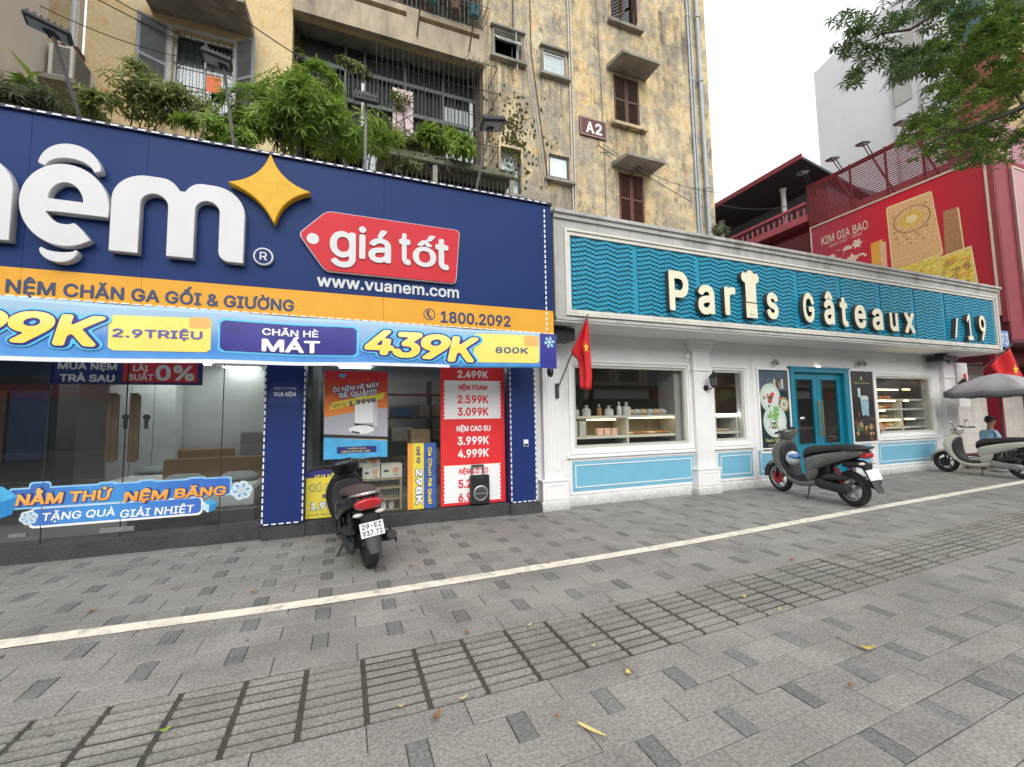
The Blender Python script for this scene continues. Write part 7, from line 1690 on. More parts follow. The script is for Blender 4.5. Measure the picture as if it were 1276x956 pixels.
# ================================================================== flood lights on poles over the navy sign
LHM = mat('lamp_housing_dark', (.03, .033, .036), .5, .3); POLE = mat('galvanised_pole', (.28, .28, .28), .5, .5, .15, 8); LGL = mat('floodlight_glass', (.30, .34, .33), .15, 0, .1, 9)
def flood(bu, bv, tu, tv, Yb, Yt, hx, hy, rot, lab, sz=(.44, .30, .07)):
    b = Vector((PY(bu, bv, Yb)[0], Yb, 4.69)); x, z = PY(tu, tv, Yt); p = Vector((x, Yt, z)); t = thing('flood_light', lab, 'lamp', b, 'flood lights on poles over the navy sign')
    MB().tube([b, p], .017, 8).build('pole', POLE, t); MB().obox(p+Vector((0, -.02, .02)), (.08, .10, .07), (0, 0, 0)).build('bracket', LHM, t)
    from mathutils import Euler
    Rm = Euler(rot).to_matrix(); c = p+Rm @ Vector((hx, hy, .03))
    MB().obox(c, sz, rot).build('lamp_housing', LHM, t, bevel=.015); fin = MB()
    for k in range(7): fin.obox(c+Rm @ Vector((-.18*sz[0]/.44+k*.06*sz[0]/.44, 0, sz[2]*.65)), (.012, sz[1]*.8, .03), rot)
    fin.build('cooling_fins', LHM, t, kind='stuff'); MB().obox(c+Rm @ Vector((0, 0, -sz[2]*.52)), (sz[0]*.82, sz[1]*.74, .006), rot).build('lamp_glass', LGL, t)
flood(103, 150, 66, 44, 5.72, 5.1, -.03, -.03, (math.radians(8), math.radians(8), math.radians(20)), 'flood light at the far left on a leaning pole before the beige wall', (.32, .22, .045))
flood(293, 178, 279, 84, 5.75, 5.3, -.06, -.04, (math.radians(10), math.radians(4), math.radians(10)), 'flood light on a pole before the grey shuttered window', (.28, .24, .05))
flood(455, 208, 456, 124, 5.75, 5.5, 0, -.05, (math.radians(52), 0, 0), 'flood light facing the street before the caged loggia', (.30, .22, .06))
flood(592, 237, 610, 160, 5.75, 5.25, .03, -.06, (math.radians(10), math.radians(-4), math.radians(-10)), 'flood light on a leaning pole near the right end of the navy sign', (.30, .34, .06))
# overhead cables
CBL = mat('black_cable', (.02, .02, .02), .6)
def cable(a, b, sag, r, lab, m=CBL, grp='overhead cables'):
    a, b = Vector(a), Vector(b); pts = []
    for i in range(17): t = i/16; p = a.lerp(b, t); p.z -= sag*4*t*(1-t); pts.append(p)
    tag(MB().tube(pts, r, 5).build('overhead_cable', m, None, True), lab, 'cable', grp)
def c2(u0, v0, d0, u1, v1, d1, sag, r, lab): cable(P3d(u0, v0, d0), P3d(u1, v1, d1), sag, r, lab)
c2(100, -12, 8, 372, 122, 10.5, .05, .011, 'black cable crossing from the top left past the canopy to the loggia, lowest of three')
c2(120, -14, 8, 372, 112, 10.5, .1, .010, 'black cable crossing the first canopy, middle one of three'); c2(255, -10, 8, 420, 100, 10.5, .05, .012, 'black cable running over the right grey shutter into the shrub')
c2(20, -8, 7, 330, 78, 10.6, .4, .008, 'thin slack cable from the top left over the left grey shutter')
c2(722, 175, 12.6, 890, 222, 15, .15, .010, 'thin cable running right from below the A2 plaque'); c2(722, 165, 12.6, 862, 252, 13.0, .05, .010, 'thin cable slanting down from the A2 plaque to the drain pipes'); c2(752, 180, 12.6, 895, 240, 13.2, .3, .008, 'slack thin cable above the lowest brown shutters'); c2(650, 172, 12.4, 760, 190, 12.7, .1, .008, 'thin cable passing under the A2 plaque')
cable((11.2, YA-.1, 8.3), (16.9, 11.5, 9.9), .2, .012, 'cable from the ochre corner to the rose balcony')
# ================================================================== other side of the street (seen mirrored in the glass)
WN = mat('far_window', (.04, .05, .06), .15); SHUT = mat('far_shutter', (.12, .13, .14), .6)
RO = random.Random(14); hx_ = -46; cnt_ = {}
far_cols = [(.34, .28, .18), (.30, .30, .29), (.40, .36, .30), (.20, .24, .26), (.36, .20, .14), (.32, .33, .30)]
cn = ['ochre', 'grey', 'cream', 'blue grey', 'brick red', 'pale']
for k in range(20):
    wd_ = RO.uniform(7, 10); hgt = RO.uniform(7.5, 11); ci = k % 6; cnt_[ci] = cnt_.get(ci, -1)+1; t = thing('street_house', '%s house across the street, %s of its colour from the left' % (cn[ci], ordn[cnt_[ci]]), 'building', (hx_+wd_/2, -22, 0), 'houses across the street')
    MB().box(hx_, -32, -.1, hx_+wd_-.05, -22, hgt).build('wall', mat('far_wall_%s' % cn[ci].replace(' ', '_'), far_cols[ci], .9, 0, .15, .6), t)
    MB().box(hx_+.3, -21.98, 0, hx_+wd_-.35, -21.9, 3.0).build('shop_front', WN if k % 3 else SHUT, t); MB().box(hx_+.2, -21.98, 3.1, hx_+wd_-.25, -21.7, 4.0).build('shop_sign', [mat('far_sign_red', (.35, .03, .03), .5), mat('far_sign_green', (.05, .25, .10), .5), mat('far_sign_white', (.6, .6, .6), .5)][k % 3], t)
    z = 4.8
    while z < hgt-2:
        for j in range(2): x = hx_+wd_*(.14+.42*j); MB().box(x, -21.98, z, x+wd_*.28, -21.93, z+1.7).build('window', WN, t)
        MB().box(hx_+.1, -21.98, z-.5, hx_+wd_-.15, -21.2, z-.38).build('balcony', CNC, t); z += 3.3
    hx_ += wd_
tm = None
for k, x in enumerate((-16, -8.5, -1.5, 5.5, 17, 25, 33)):
    side = -14.5 if k % 2 == 0 else -15.2
    if tm is None:
        tm = thing('roadside_tree', 'x', 'tree', (0, 0, 0), 'trees lining the far side of the road'); MB().tube([(0, 0, -.1), (.1, .05, 2.2), (0, .1, 4), (.3, 0, 7)], [.25, .2, .17, .06], 10).build('trunk', BRK, tm, True)
        for a in range(5): MB().tube([(0, .1, 3.8+a*.3), (1.3*math.cos(a*1.3), 1.3*math.sin(a*1.3), 5.2+a*.3), (2.3*math.cos(a*1.3+.2), 2.3*math.sin(a*1.3+.2), 6.1+a*.3)], [.1, .06, .02], 6).build('limb', BRK, tm, True)
        lf2 = MB(); R = random.Random(33)
        for q in range(70): d = rnd_unit(R); clump(lf2, Vector((0, 0, 6.6))+Vector((d.x*2.9, d.y*2.9, d.z*1.9))*R.uniform(.4, 1), .5, 8, .26, .08)
        lf2.build('crown', LG3, tm, fixn=False, kind='stuff'); o = tm
    else: o = copytree(tm)
    o.location = (x, side, 0); o.rotation_euler = (0, 0, k*1.1); o['label'] = 'street tree across the road, %s in its row from the left' % ordn[k]
# ================================================================== SCOOTERS
def metal(name, col, rough=.3, coat=.4, var=.05): return mat(name, col, rough, .1, var, 6, coords='obj', coat=coat)
TYRE = mat('tyre_rubber', (.02, .02, .021), .8, 0, .15, 20, .3, 80, coords='obj'); ENG = mat('engine_dark', (.035, .036, .038), .55, .3, .25, 14, coords='obj'); PLS = mat('scooter_black_plastic', (.022, .022, .024), .5, 0, .12, 12, .2, 120, coords='obj')
CHR = mat('chrome', (.6, .6, .6), .12, 1, .03, 5, coords='obj'); ALU = mat('alloy', (.42, .42, .42), .35, .8, .1, 9, coords='obj'); TLR = mat('tail_lamp_red', (.45, .012, .02), .12, 0, .1, 9, coords='obj', coat=1); LNS = mat('clear_lens', (.55, .52, .48), .1, 0, .1, 12, coords='obj', coat=1); SPR = mat('spring_red', (.45, .015, .02), .4, 0, .1, 9, coords='obj')
MIR = mat('mirror_face', (.75, .78, .8), .03, 1, .0, 5, coords='obj'); SEATM = mat('seat_vinyl', (.018, .018, .02), .45, 0, .15, 9, .35, 160, coords='obj'); PLT = mat('plate_white', (.68, .68, .66), .4, 0, .04, 9, coords='obj')
def sub(o, n=1):
    md = o.modifiers.new('sub', 'SUBSURF'); md.levels = n; md.render_levels = n; return o
def scooter(name, label, body, body2, seatm, plate, wheel_m=ALU, disc=SPR, style=0):
    t = thing(name, label, 'scooter', (0, 0, 0), 'scooters parked on the pavement')
    RX, FX, WR = -.62, .66, .245
    def wheel(x, y, w_, nsp):
        wz = WR; T_ = MB(); prof = []
        for a in range(0, 361, 24): q = math.radians(a); prof.append((wz-.045+.045*math.cos(q), .048*w_*math.sin(q)))
        T_.lathe(prof, (x, y, wz), 36, 'y', cap=False); ty = T_.build('wheel', TYRE, t, True)
        r = MB(); r.lathe([(wz-.088, -.03), (wz-.072, -.036), (wz-.066, -.03), (wz-.074, 0), (wz-.066, .03), (wz-.072, .036), (wz-.088, .03), (wz-.088, -.03)], (x, y, wz), 30, 'y', cap=False)
        for k in range(nsp):
            a = 2*PI*k/nsp+.3; d = Vector((math.cos(a), 0, math.sin(a))); n_ = Vector((-d.z, 0, d.x)); c = Vector((x, y, wz)); A = c+d*.03; B = c+d*(wz-.075)
            for s_ in (1,): r.loft([[A+n_*.018+Vector((0, -.02, 0)), A-n_*.018+Vector((0, -.02, 0)), A-n_*.018+Vector((0, .02, 0)), A+n_*.018+Vector((0, .02, 0))], [B+n_*.013+Vector((0, -.014, 0)), B-n_*.013+Vector((0, -.014, 0)), B-n_*.013+Vector((0, .014, 0)), B+n_*.013+Vector((0, .014, 0))]])
        r.lathe([(.04, -.05), (.045, -.03), (.045, .03), (.04, .05)], (x, y, wz), 14, 'y'); r.build('rim', wheel_m, ty, True)
        return ty
    rw = wheel(RX, 0, 1.15, 5); fw = wheel(FX, 0, .95, 5)
    MB().lathe([(.105, .052), (.105, .056), (.05, .058), (.05, .05)], (FX, 0, WR), 20, 'y').build('brake_disc', disc, fw)
    # fork and front fender
    f = MB()
    for s_ in (-1, 1): f.tube([(FX, s_*.075, WR), (FX-.09, s_*.075, .56)], .02, 8)
    f.build('fork', ENG, t, True)
    fn = MB(); rings = []
    for a in range(-15, 131, 12):
        q = math.radians(a+10); rr = WR+.035+(.02 if a > 100 else 0); c = (FX+rr*math.cos(q), 0, WR+rr*math.sin(q)); hw = .075*(1-.35*abs(a-50)/90)
        rings.append([(c[0], -hw, c[2]-.03*math.sin(q)), (c[0]+.012*math.cos(q), -hw*.6, c[2]+.012*math.sin(q)), (c[0]+.02*math.cos(q), 0, c[2]+.02*math.sin(q)), (c[0]+.012*math.cos(q), hw*.6, c[2]+.012*math.sin(q)), (c[0], hw, c[2]-.03*math.sin(q))])
    fn.loft(rings, close=False); fn.f = [q for q in fn.f if True]; fn.build('front_fender', body if style != 2 else body, t, True)
    # front apron
    ap = MB().loftz([(.25, .34, 0, .06, .13), (.34, .42, 0, .065, .17), (.46, .48, 0, .075, .20), (.60, .52, 0, .10, .215), (.72, .51, 0, .11, .20), (.83, .46, 0, .10, .15), (.92, .40, 0, .06, .10)], 16, 2.6); sub(ap.build('front_apron', body, t, True))
    ns = MB().loftz([(.44, .545, 0, .02, .05), (.56, .60, 0, .03, .09), (.68, .60, 0, .03, .11), (.80, .55, 0, .03, .085)], 12, 2.2); sub(ns.build('nose_panel', PLS, t, True))
    hl = MB()
    for s_ in (-1, 1): hl.ball((.575, s_*.115, .66), (.045, .05, .028), 10)
    for s_ in (-1, 1): MB().ball((.565, s_*.125, .66), (.05, .05, .028), 10).build('indicator', LNS, t, True)
    ins = MB().loftz([(.27, .285, 0, .03, .10), (.40, .36, 0, .035, .15), (.55, .41, 0, .04, .17), (.70, .41, 0, .05, .165), (.84, .37, 0, .04, .11)], 14, 2.8); sub(ins.build('inner_panel', PLS, t, True))
    # floorboard, tunnel, underbody
    fl = MB(); fl.loftx([(-.12, 0, .295, .15, .03), (.05, 0, .275, .165, .028), (.25, 0, .27, .16, .028), (.36, 0, .30, .13, .03)], 14, 4); sub(fl.build('floorboard', PLS, t, True))
    for s_ in (-1, 1):
        sk = MB().loftx([(-.30, s_*.135, .33, .025, .06), (-.10, s_*.165, .245, .02, .04), (.12, s_*.17, .225, .018, .032), (.32, s_*.145, .26, .018, .04), (.42, s_*.12, .36, .015, .05)], 10, 2.4); sub(sk.build('side_skirt', body, t, True))
    cb_ = MB().loftz([(.30, -.10, 0, .10, .13), (.42, -.13, 0, .11, .12), (.56, -.15, 0, .13, .12), (.68, -.19, 0, .17, .13)], 14, 2.8); sub(cb_.build('seat_base', PLS, t, True))
    # rear body: two side panels and tail
    for s_ in (-1, 1):
        sp = MB().loftx([(.03, s_*.115, .52, .02, .09), (-.10, s_*.145, .535, .035, .13), (-.28, s_*.165, .605, .045, .105), (-.50, s_*.155, .675, .048, .08), (-.72, s_*.12, .725, .042, .06), (-.92, s_*.06, .77, .022, .035)], 12, 2.2); sub(sp.build('side_panel', body, t, True))
        sw_ = MB().loftx([(.0, s_*.13, .36, .02, .10), (-.12, s_*.155, .40, .028, .12), (-.27, s_*.16, .49, .025, .08)], 10, 2.2); sub(sw_.build('lower_side_panel', body, t, True))
    tc = MB().loftx([(-.30, 0, .66, .12, .09), (-.55, 0, .69, .125, .075), (-.78, 0, .725, .10, .06), (-.90, 0, .755, .07, .04)], 14, 2.6); sub(tc.build('tail_cover', PLS, t, True))
    st = MB().loftx([(.07, 0, .62, .075, .08), (.03, 0, .69, .11, .095), (-.10, 0, .745, .14, .075), (-.30, 0, .755, .15, .06), (-.40, 0, .785, .145, .065), (-.62, 0, .80, .13, .058), (-.84, 0, .82, .095, .035), (-.90, 0, .825, .05, .015)], 16, 2.4); sub(st.build('seat', seatm, t, True))
    gr = MB(); gr.tube([(-.66, .115, .77), (-.78, .115, .80), (-.93, .075, .825), (-.96, 0, .83), (-.93, -.075, .825), (-.78, -.115, .80), (-.66, -.115, .77)], .017, 8); gr.build('grab_rail', PLS if style != 1 else CHR, t, True)
    # tail lamp, indicators, rear fender, plate
    lw = .125 if style == 1 else .075; lh = 1.5 if style == 1 else 1
    tl_ = MB().loftx([(-.80, 0, .715, lw*.9, .035*lh), (-.90, 0, .715, lw, .045*lh), (-.945, 0, .725, lw*.8, .035*lh), (-.955, 0, .74, lw*.55, .02*lh)], 14, 2.4); sub(tl_.build('tail_lamp', TLR, t, True))
    for s_ in (-1, 1): MB().ball((-.885, s_*.09, .62), (.035, .045, .022), 10).build('indicator', LNS, t, True)
    MB().loftx([(-.60, 0, .60, .10, .06), (-.80, 0, .60, .085, .05), (-.90, 0, .575, .06, .04)], 12, 2.6).build('lamp_bracket', PLS, t, True)
    rf_ = MB(); P_ = [(-.72, .60), (-.86, .56), (-.93, .44), (-.985, .32), (-1.02, .25)]; rings = [[(x, -w, z), (x-.012, -w*.6, z+.006), (x-.018, 0, z+.01), (x-.012, w*.6, z+.006), (x, w, z), (x+.012, w*.9, z-.006), (x+.015, 0, z-.006), (x+.012, -w*.9, z-.006)] for (x, z), w in zip(P_, (.07, .07, .065, .06, .045))]
    rf_.loft(rings); rf_.build('rear_fender', PLS, t, True)
    pl_ = MB(); pl_.obox((-.955, 0, .475), (.008, .19, .14), (0, math.radians(20), 0)); pb = pl_.build('licence_plate', PLT, t)
    if plate:
        Rm = Matrix.Rotation(math.radians(20), 3, 'Y')
        for i, s_ in enumerate(plate):
            if not s_: continue
            mp_ = lambda x, y, z: tuple(Vector((-.955, 0, .475))+Rm @ Vector((-.0052, -x, z)))
            fd = glyph_field(s_, .035, 0, 26); 
            V, FC = field_cells(fd); mn, mx2 = V.min(0), V.max(0); wd2 = .16; me = bpy.data.meshes.new('plate_figures')
            me.from_pydata([mp_((p[0]-mn[0])/(mx2[0]-mn[0])*wd2-wd2/2, 0, (.008 if i == 0 else -.058)+(p[1]-mn[1])/(mx2[1]-mn[1])*.050) for p in V], [], FC); link('plate_figures', me, Kp, pb)
    MB().obox((-.965, 0, .385), (.012, .06, .03), (0, math.radians(20), 0)).build('reflector', TLR, t)
    # engine, swing arm, belt case, exhaust, shocks
    en = MB().loftx([(-.05, 0, .30, .09, .06), (-.20, .02, .28, .12, .09), (-.38, .05, .27, .11, .09), (-.5, .08, .26, .06, .07)], 12, 3); en.build('engine', ENG, t, True)
    bc = MB().loftx([(-.14, .135, .30, .03, .055), (-.22, .145, .29, .038, .085), (-.45, .145, .26, .034, .065), (-.62, .14, .25, .036, .075), (-.70, .135, .25, .026, .045)], 14, 2.5); sub(bc.build('belt_case', ENG if style != 3 else ALU, t, True))
    MB().loftx([(-.30, .13, .37, .03, .03), (-.42, .13, .40, .05, .05), (-.60, .13, .41, .045, .045), (-.68, .12, .41, .02, .02)], 12, 2.6).build('air_box', PLS, t, True)
    MB().tube([(-.36, -.10, .20), (-.28, -.13, .17), (-.36, -.15, .19)], .016, 8).build('exhaust_pipe', ENG, t, True)
    ex = MB(); ex.tube([(-.36, -.155, .205), (-.42, -.165, .22), (-.80, -.17, .33), (-.86, -.17, .345)], [.03, .05, .055, .042], 14); ex.build('exhaust', ENG, t, True); MB().obox((-.62, -.222, .285), (.30, .008, .06), (0, math.radians(-16), 0)).build('heat_shield', ALU if style == 3 else PLS, t, bevel=.004)
    for s_ in (-1, 1):
        sh = MB(); sh.tube([(-.60, s_*.115, .29), (-.50, s_*.115, .58)], .013, 8); z0 = Vector((-.595, s_*.115, .33)); z1 = Vector((-.515, s_*.115, .54)); pts = []
        for k in range(60): a = k*2*PI/8; f_ = k/59; c = z0.lerp(z1, f_); pts.append(c+Vector((.026*math.cos(a), .026*math.sin(a), 0)))
        sh.build('shock_absorber', ENG, t, True); MB().tube(pts, .008, 5).build('spring', SPR if style == 0 else ENG, t, True)
    # handlebar, cowl, instruments, grips, levers, mirrors
    hc = MB().loftz([(.86, .40, 0, .06, .08), (.94, .39, 0, .10, .14), (1.01, .36, 0, .105, .16), (1.06, .33, 0, .07, .11)], 14, 2.5); sub(hc.build('handlebar_cowl', body2, t, True))
    MB().loftx([(.43, 0, .985, .05, .03), (.485, 0, .98, .06, .035), (.50, 0, .975, .04, .025)], 12, 2.4).build('headlamp_lens', LNS, t, True)
    MB().obox((.29, 0, 1.06), (.07, .13, .02), (0, math.radians(-30), 0)).build('instrument_panel', mat('dial_glass', (.02, .025, .03), .08, coords='obj'), t, bevel=.006)
    for s_ in (-1, 1):
        MB().tube([(.34, s_*.10, 1.0), (.31, s_*.20, 1.03), (.27, s_*.245, 1.03)], .013, 8).build('handlebar', PLS, t, True)
        MB().tube([(.275, s_*.235, 1.03), (.235, s_*.345, 1.02)], .018, 10).build('grip', TYRE, t, True)
        MB().tube([(.34, s_*.20, 1.025), (.31, s_*.33, 1.005)], .006, 6).build('brake_lever', ALU, t, True)
        if style == 1: continue
        MB().tube([(.32, s_*.19, 1.04), (.34, s_*.21, 1.12), (.33, s_*.24, 1.18)], .006, 6).build('mirror_stalk', PLS, t, True)
        m_ = MB().ball((.335, s_*.27, 1.19), (.02, .052, .03), 12).build('mirror', PLS, t, True); MB().ball((.323, s_*.27, 1.19), (.011, .047, .026), 12).build('mirror_glass', MIR, m_, True)
    MB().tube([(.36, .05, .95), (.42, .06, .80), (.44, .05, .66)], .008, 6).build('brake_hose', PLS, t, True)
    # stand, foot rests
    MB().tube([(-.02, .10, .22), (-.06, .22, .015)], .011, 6).build('side_stand', ENG, t, True); MB().tube([(-.10, .21, .012), (-.03, .235, .012)], .012, 6).build('stand_foot', ENG, t, True)
    for s_ in (-1, 1): MB().tube([(-.20, s_*.12, .33), (-.22, s_*.20, .335)], .015, 8).build('foot_rest', PLS, t, True)
    return t
def place(t, rear, front, lean=0, k=1.0):
    r, f = Vector((*rear, 0)), Vector((*front, 0)); d = (f-r); yaw = math.atan2(d.y, d.x); s_ = d.length/1.28*k
    t.scale = (s_,)*3; c = r+d.normalized()*.62*s_; t.location = c; t.rotation_euler = (math.radians(lean), 0, yaw)
GRB = metal('olive_grey_paint', (.12, .122, .108), .32); CRB = metal('ivory_paint', (.50, .49, .44), .25); BKB = metal('gloss_black_paint', (.008, .008, .009), .3, .25); BRN = mat('brown_vinyl', (.075, .05, .042), .5, 0, .1, 9, .3, 120, coords='obj')
sc1 = scooter('motor_scooter', 'olive grey scooter with a black seat parked before the teal door', GRB, GRB, SEATM, ('', ''), ALU, SPR, 0)
# things hung on the grey scooter's floor hook
hel = thing('hanging_helmet', 'white and blue half helmet hanging on the olive grey scooter', 'helmet', (0, 0, 0))
place(sc1, PG(1066, 631), PG(975, 612), -5, 1.0)
bpy.context.view_layer.update()
hp = sc1.matrix_world @ Vector((.24, .09, .60)); hb_ = MB(); hb_.ball(hp, (.12, .12, .13), 14); hb_.build('shell', mat('helmet_white', (.55, .58, .6), .25, 0, .15, 12, coat=.6), hel, True); MB().ball(hp+Vector((-.0, -.02, .03)), (.123, .123, .07), 14).build('blue_band', mat('helmet_blue', (.05, .16, .38), .3, 0, .2, 9, coat=.6), hel, True)
MB().tube([hp+Vector((0, 0, .12)), sc1.matrix_world @ Vector((.30, .02, .82))], .006, 5).build('strap', PLS, hel, True)
sc2 = scooter('motor_scooter', 'black scooter seen from behind with plate 29-EZ 937.72 by the shop window', BKB, BKB, BRN, ('29-EZ', '937.72'), ENG, ENG, 1)
rx, ry = PG(463, 713); place(sc2, (rx, ry+.16), (rx-.18, ry+1.36), -7, 1.02); sc2.scale = (sc2.scale[0], sc2.scale[1]*1.2, sc2.scale[2])
sc3 = scooter('motor_scooter', 'ivory scooter with a black seat parked at the bakery corner', CRB, CRB, SEATM, ('', ''), ENG, ENG, 3)
place(sc3, PG(1278, 597), PG(1181, 588), -4, 1.0)
# ================================================================== PERSON under the parasol
def skinbody(name, verts, edges, radii, m, parent, root=0, lv=2):
    me = bpy.data.meshes.new(name); off = woff(parent) if parent is not None else Vector((0, 0, 0)); me.from_pydata([tuple(Vector(v)-off) for v in verts], edges, []); o = link(name, me, m, parent)
    sk = o.modifiers.new('skin', 'SKIN'); sk.use_smooth_shade = True
    for i, r in enumerate(radii): me.skin_vertices[0].data[i].radius = r if isinstance(r, tuple) else (r, r)
    me.skin_vertices[0].data[root].use_root = True
    s_ = o.modifiers.new('s', 'SUBSURF'); s_.levels = lv; s_.render_levels = lv; return o
px, py = 15.42, 6.02; zs = .42
per = thing('person', 'person in a light blue shirt sitting in profile under the grey parasol', 'person', (px, py, 0))
SKN = mat('skin', (.30, .16, .10), .55, 0, .06, 9); SHT = mat('light_blue_shirt', (.25, .45, .62), .85, 0, .08, 9, .3, 60); TRS = mat('dark_trousers', (.02, .022, .035), .85, 0, .1, 9); HAIR = mat('black_hair', (.012, .011, .011), .7, 0, .2, 60, .5, 200)
fwd = Vector((.75, -.55, 0)).normalized(); sd_ = Vector((fwd.y, -fwd.x, 0)); B = Vector((px, py, 0)); up = Vector((0, 0, 1))
def J(f, s_, z): return B+fwd*f+sd_*s_+up*z
V = [J(0, 0, zs+.10), J(.02, 0, zs+.28), J(.05, 0, zs+.46), J(.08, 0, zs+.56), J(.10, 0, zs+.64), J(.12, 0, zs+.72), J(.13, 0, zs+.80)]
E = [(i, i+1) for i in range(6)]; Rr = [(.15, .12), (.145, .115), (.16, .11), (.09, .07), (.05, .05), (.082, .09), (.075, .09)]
for s_ in (-1, 1):
    b = len(V); V += [J(.06, s_*.17, zs+.50), J(.16, s_*.21, zs+.25), J(.36, s_*.16, zs+.20), J(.44, s_*.13, zs+.19)]; E += [(2, b), (b, b+1), (b+1, b+2), (b+2, b+3)]; Rr += [.062, .045, .034, .026]
    b = len(V); V += [J(.05, s_*.10, zs+.06), J(.42, s_*.13, zs+.03), J(.48, s_*.13, .40), J(.46, s_*.13, .09), J(.58, s_*.14, .045)]; E += [(0, b), (b, b+1), (b+1, b+2), (b+2, b+3), (b+3, b+4)]; Rr += [.09, .065, .052, .038, .035]
body_ = skinbody('body', V, E, Rr, SKN, per)
V2 = [J(0, 0, zs+.06), J(.02, 0, zs+.28), J(.05, 0, zs+.46), J(.075, 0, zs+.555)]; E2 = [(0, 1), (1, 2), (2, 3)]; R2 = [(.165, .135), (.16, .13), (.175, .122), (.085, .075)]
for s_ in (-1, 1): b = len(V2); V2 += [J(.06, s_*.175, zs+.49), J(.13, s_*.205, zs+.33)]; E2 += [(2, b), (b, b+1)]; R2 += [.076, .066]
skinbody('shirt', V2, E2, R2, SHT, per)
V3 = [J(0, 0, zs+.05)]; E3 = []; R3 = [(.17, .14)]
for s_ in (-1, 1): b = len(V3); V3 += [J(.05, s_*.10, zs+.05), J(.42, s_*.13, zs+.03), J(.46, s_*.13, .42), J(.44, s_*.13, .12)]; E3 += [(0, b), (b, b+1), (b+1, b+2), (b+2, b+3)]; R3 += [.10, .078, .062, .055]
skinbody('trousers', V3, E3, R3, TRS, per)
hc_ = J(.12, 0, zs+.80); MB().ball(hc_+Vector((0, 0, .045))-fwd*.02, (.093, .093, .075), 14).build('hair', HAIR, per, True); MB().ball(hc_-fwd*.05+up*.0, (.075, .075, .08), 12).build('hair', HAIR, per, True)
MB().loftz([(hc_.z-.045, hc_.x+fwd.x*.088, hc_.y+fwd.y*.088, .018, .018), (hc_.z-.03, hc_.x+fwd.x*.1, hc_.y+fwd.y*.1, .018, .018), (hc_.z+.01, hc_.x+fwd.x*.085, hc_.y+fwd.y*.085, .01, .01)], 8).build('nose', SKN, per, True)
for s_ in (-1, 1):
    MB().ball(hc_+sd_*s_*.083-up*.02, (.014, .014, .028), 8).build('ear', SKN, per, True); MB().ball(hc_+sd_*s_*.035+fwd*.082+up*.0, .011, 8).build('eye', mat('eye_dark', (.03, .02, .02), .3), per, True)
    MB().obox(hc_+sd_*s_*.035+fwd*.09+up*.022, (.03, .03, .006), (0, 0, math.atan2(fwd.y, fwd.x))).build('eyebrow', HAIR, per)
    hd = J(.46, s_*.125, zs+.185); MB().obox(hd+fwd*.03, (.085, .07, .028), (0, 0, math.atan2(fwd.y, fwd.x))).build('palm', SKN, per, bevel=.01)
    for k in range(4): q = hd+fwd*.07+sd_*(k-1.5)*.018; MB().tube([q, q+fwd*.035-up*.004, q+fwd*(.055+.008*(k in (1, 2)))-up*.025], [.009, .008, .006], 6).build('finger', SKN, per, True)
    q = hd+fwd*.02-sd_*s_*.035; MB().tube([q, q+fwd*.03-sd_*s_*.02, q+fwd*.055-sd_*s_*.015-up*.01], [.011, .009, .007], 6).build('thumb', SKN, per, True)
    MB().loft([[J(.40+a*.27-.0, s_*.135-.04*w_, z) for z, w_ in ((.0, 1), (.07, .8))]+[J(.40+a*.27, s_*.135+.04*w_, z) for z, w_ in ((.07-.03*a, .8), (.0, 1))] for a in (0, .5, 1)]).build('shoe', PLS, per)
MB().obox(hc_+fwd*.088-up*.055, (.006, .035, .006), (0, 0, math.atan2(fwd.y, fwd.x))).build('mouth', mat('lips', (.25, .10, .08), .5), per)
stl = thing('stool', 'brown wooden bench under the seated person', 'bench', (px, py, 0)); wd3 = mat('bench_wood', (.16, .06, .04), .6, 0, .2, 8)
MB().box(px-.6, py-.18, zs-.10, px+.22, py+.25, zs-.05, b=.006).build('seat', wd3, stl)
for a, b in ((-.55, -.14), (.15, -.14), (-.55, .18), (.15, .18)): MB().box(px+a, py+b, 0, px+a+.05, py+b+.05, zs-.101).build('leg', wd3, stl)
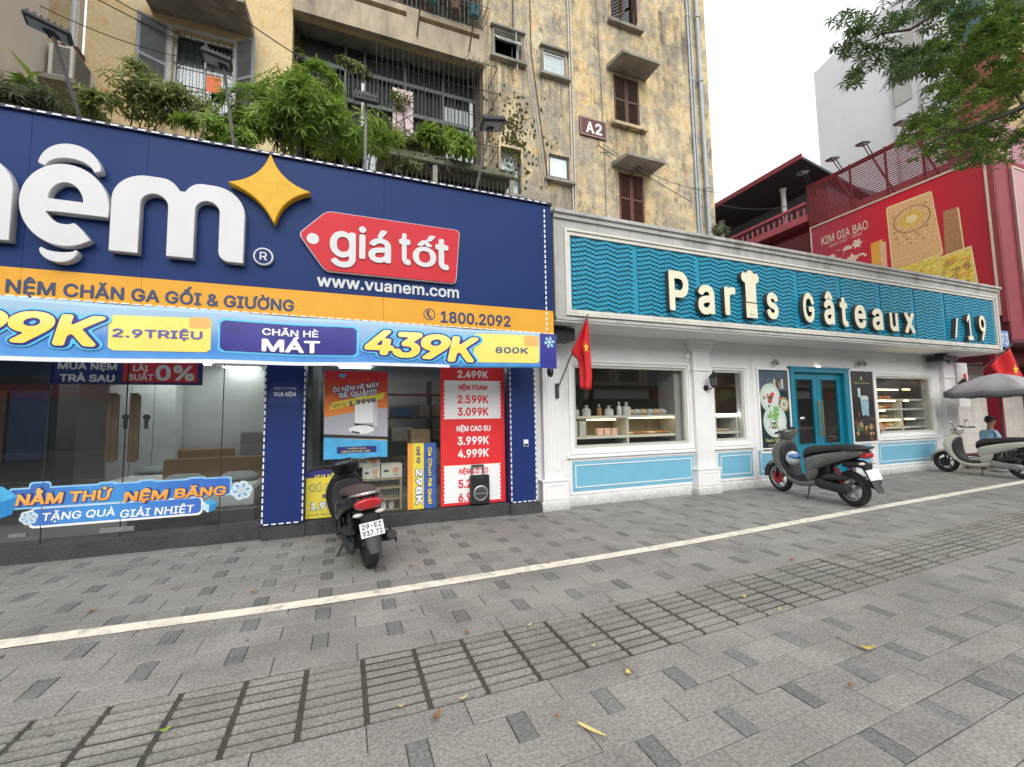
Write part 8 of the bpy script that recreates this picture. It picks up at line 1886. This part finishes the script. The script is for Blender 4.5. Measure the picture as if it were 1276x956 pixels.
tbl = thing('side_table', 'small dark table before the seated person', 'table', (px+.85, py-.45, 0)); MB().box(px+.42, py-.75, .60, px+1.1, py-.2, .63, b=.005).build('table_top', DRK, tbl)
for a, b in ((.45, -.70), (1.04, -.70), (.45, -.26), (1.04, -.26)): MB().box(px+a, py+b, 0, px+a+.03, py+b+.03, .599).build('leg', DRK, tbl)
# parasol
pcx, pcy = 14.75, 5.45; um = thing('parasol', 'large grey rectangular parasol on a thin pole at the bakery corner', 'parasol', (pcx, pcy, 0))
MB().tube([(pcx, pcy, 0), (pcx, pcy, 2.34)], .022, 10).build('pole', DRK, um, True); MB().lathe([(.25, 0), (.25, .05), (.06, .09), (.05, .3)], (pcx, pcy, 0), 18).build('base', mat('parasol_base', (.25, .25, .24), .8), um, True)
can = MB(); rings = []; HXp, HYp = .80, .70
per_ = []
for a, b in (((-1, -1), (1, -1)), ((1, -1), (1, 1)), ((1, 1), (-1, 1)), ((-1, 1), (-1, -1))):
    for k in range(8): f_ = k/8; per_.append((a[0]+(b[0]-a[0])*f_, a[1]+(b[1]-a[1])*f_, math.sin(PI*((f_*2) % 1))))
for (r, z) in ((.015, 2.36), (.33, 2.29), (.66, 2.14), (1.0, 1.94)):
    rings.append([(pcx+HXp*r*x*(1-.02*s_*r), pcy+HYp*r*y_*(1-.02*s_*r), z-.035*s_*r) for x, y_, s_ in per_])
cnm = mat('parasol_cloth', (.33, .31, .33), .85, 0, .08, 2, .2, 60); can.loft(rings, close=False); c_ = can.build('canopy', cnm, um, True, fixn=False); md = c_.modifiers.new('t', 'SOLIDIFY'); md.thickness = .004
val = MB(); val.loft([rings[-1], [(x, y, z-.13) for x, y, z in rings[-1]]], close=False); v_ = val.build('valance', mat('parasol_valance', (.13, .13, .15), .85, 0, .1, 3), um, True, fixn=False); md = v_.modifiers.new('t', 'SOLIDIFY'); md.thickness = .003
for k in range(8): x, y_, s_ = per_[k*4]; MB().tube([(pcx+.03*x, pcy+.03*y_, 2.31), (pcx+HXp*.98*x, pcy+HYp*.98*y_, 1.915)], .009, 5).build('rib', DRK, um)
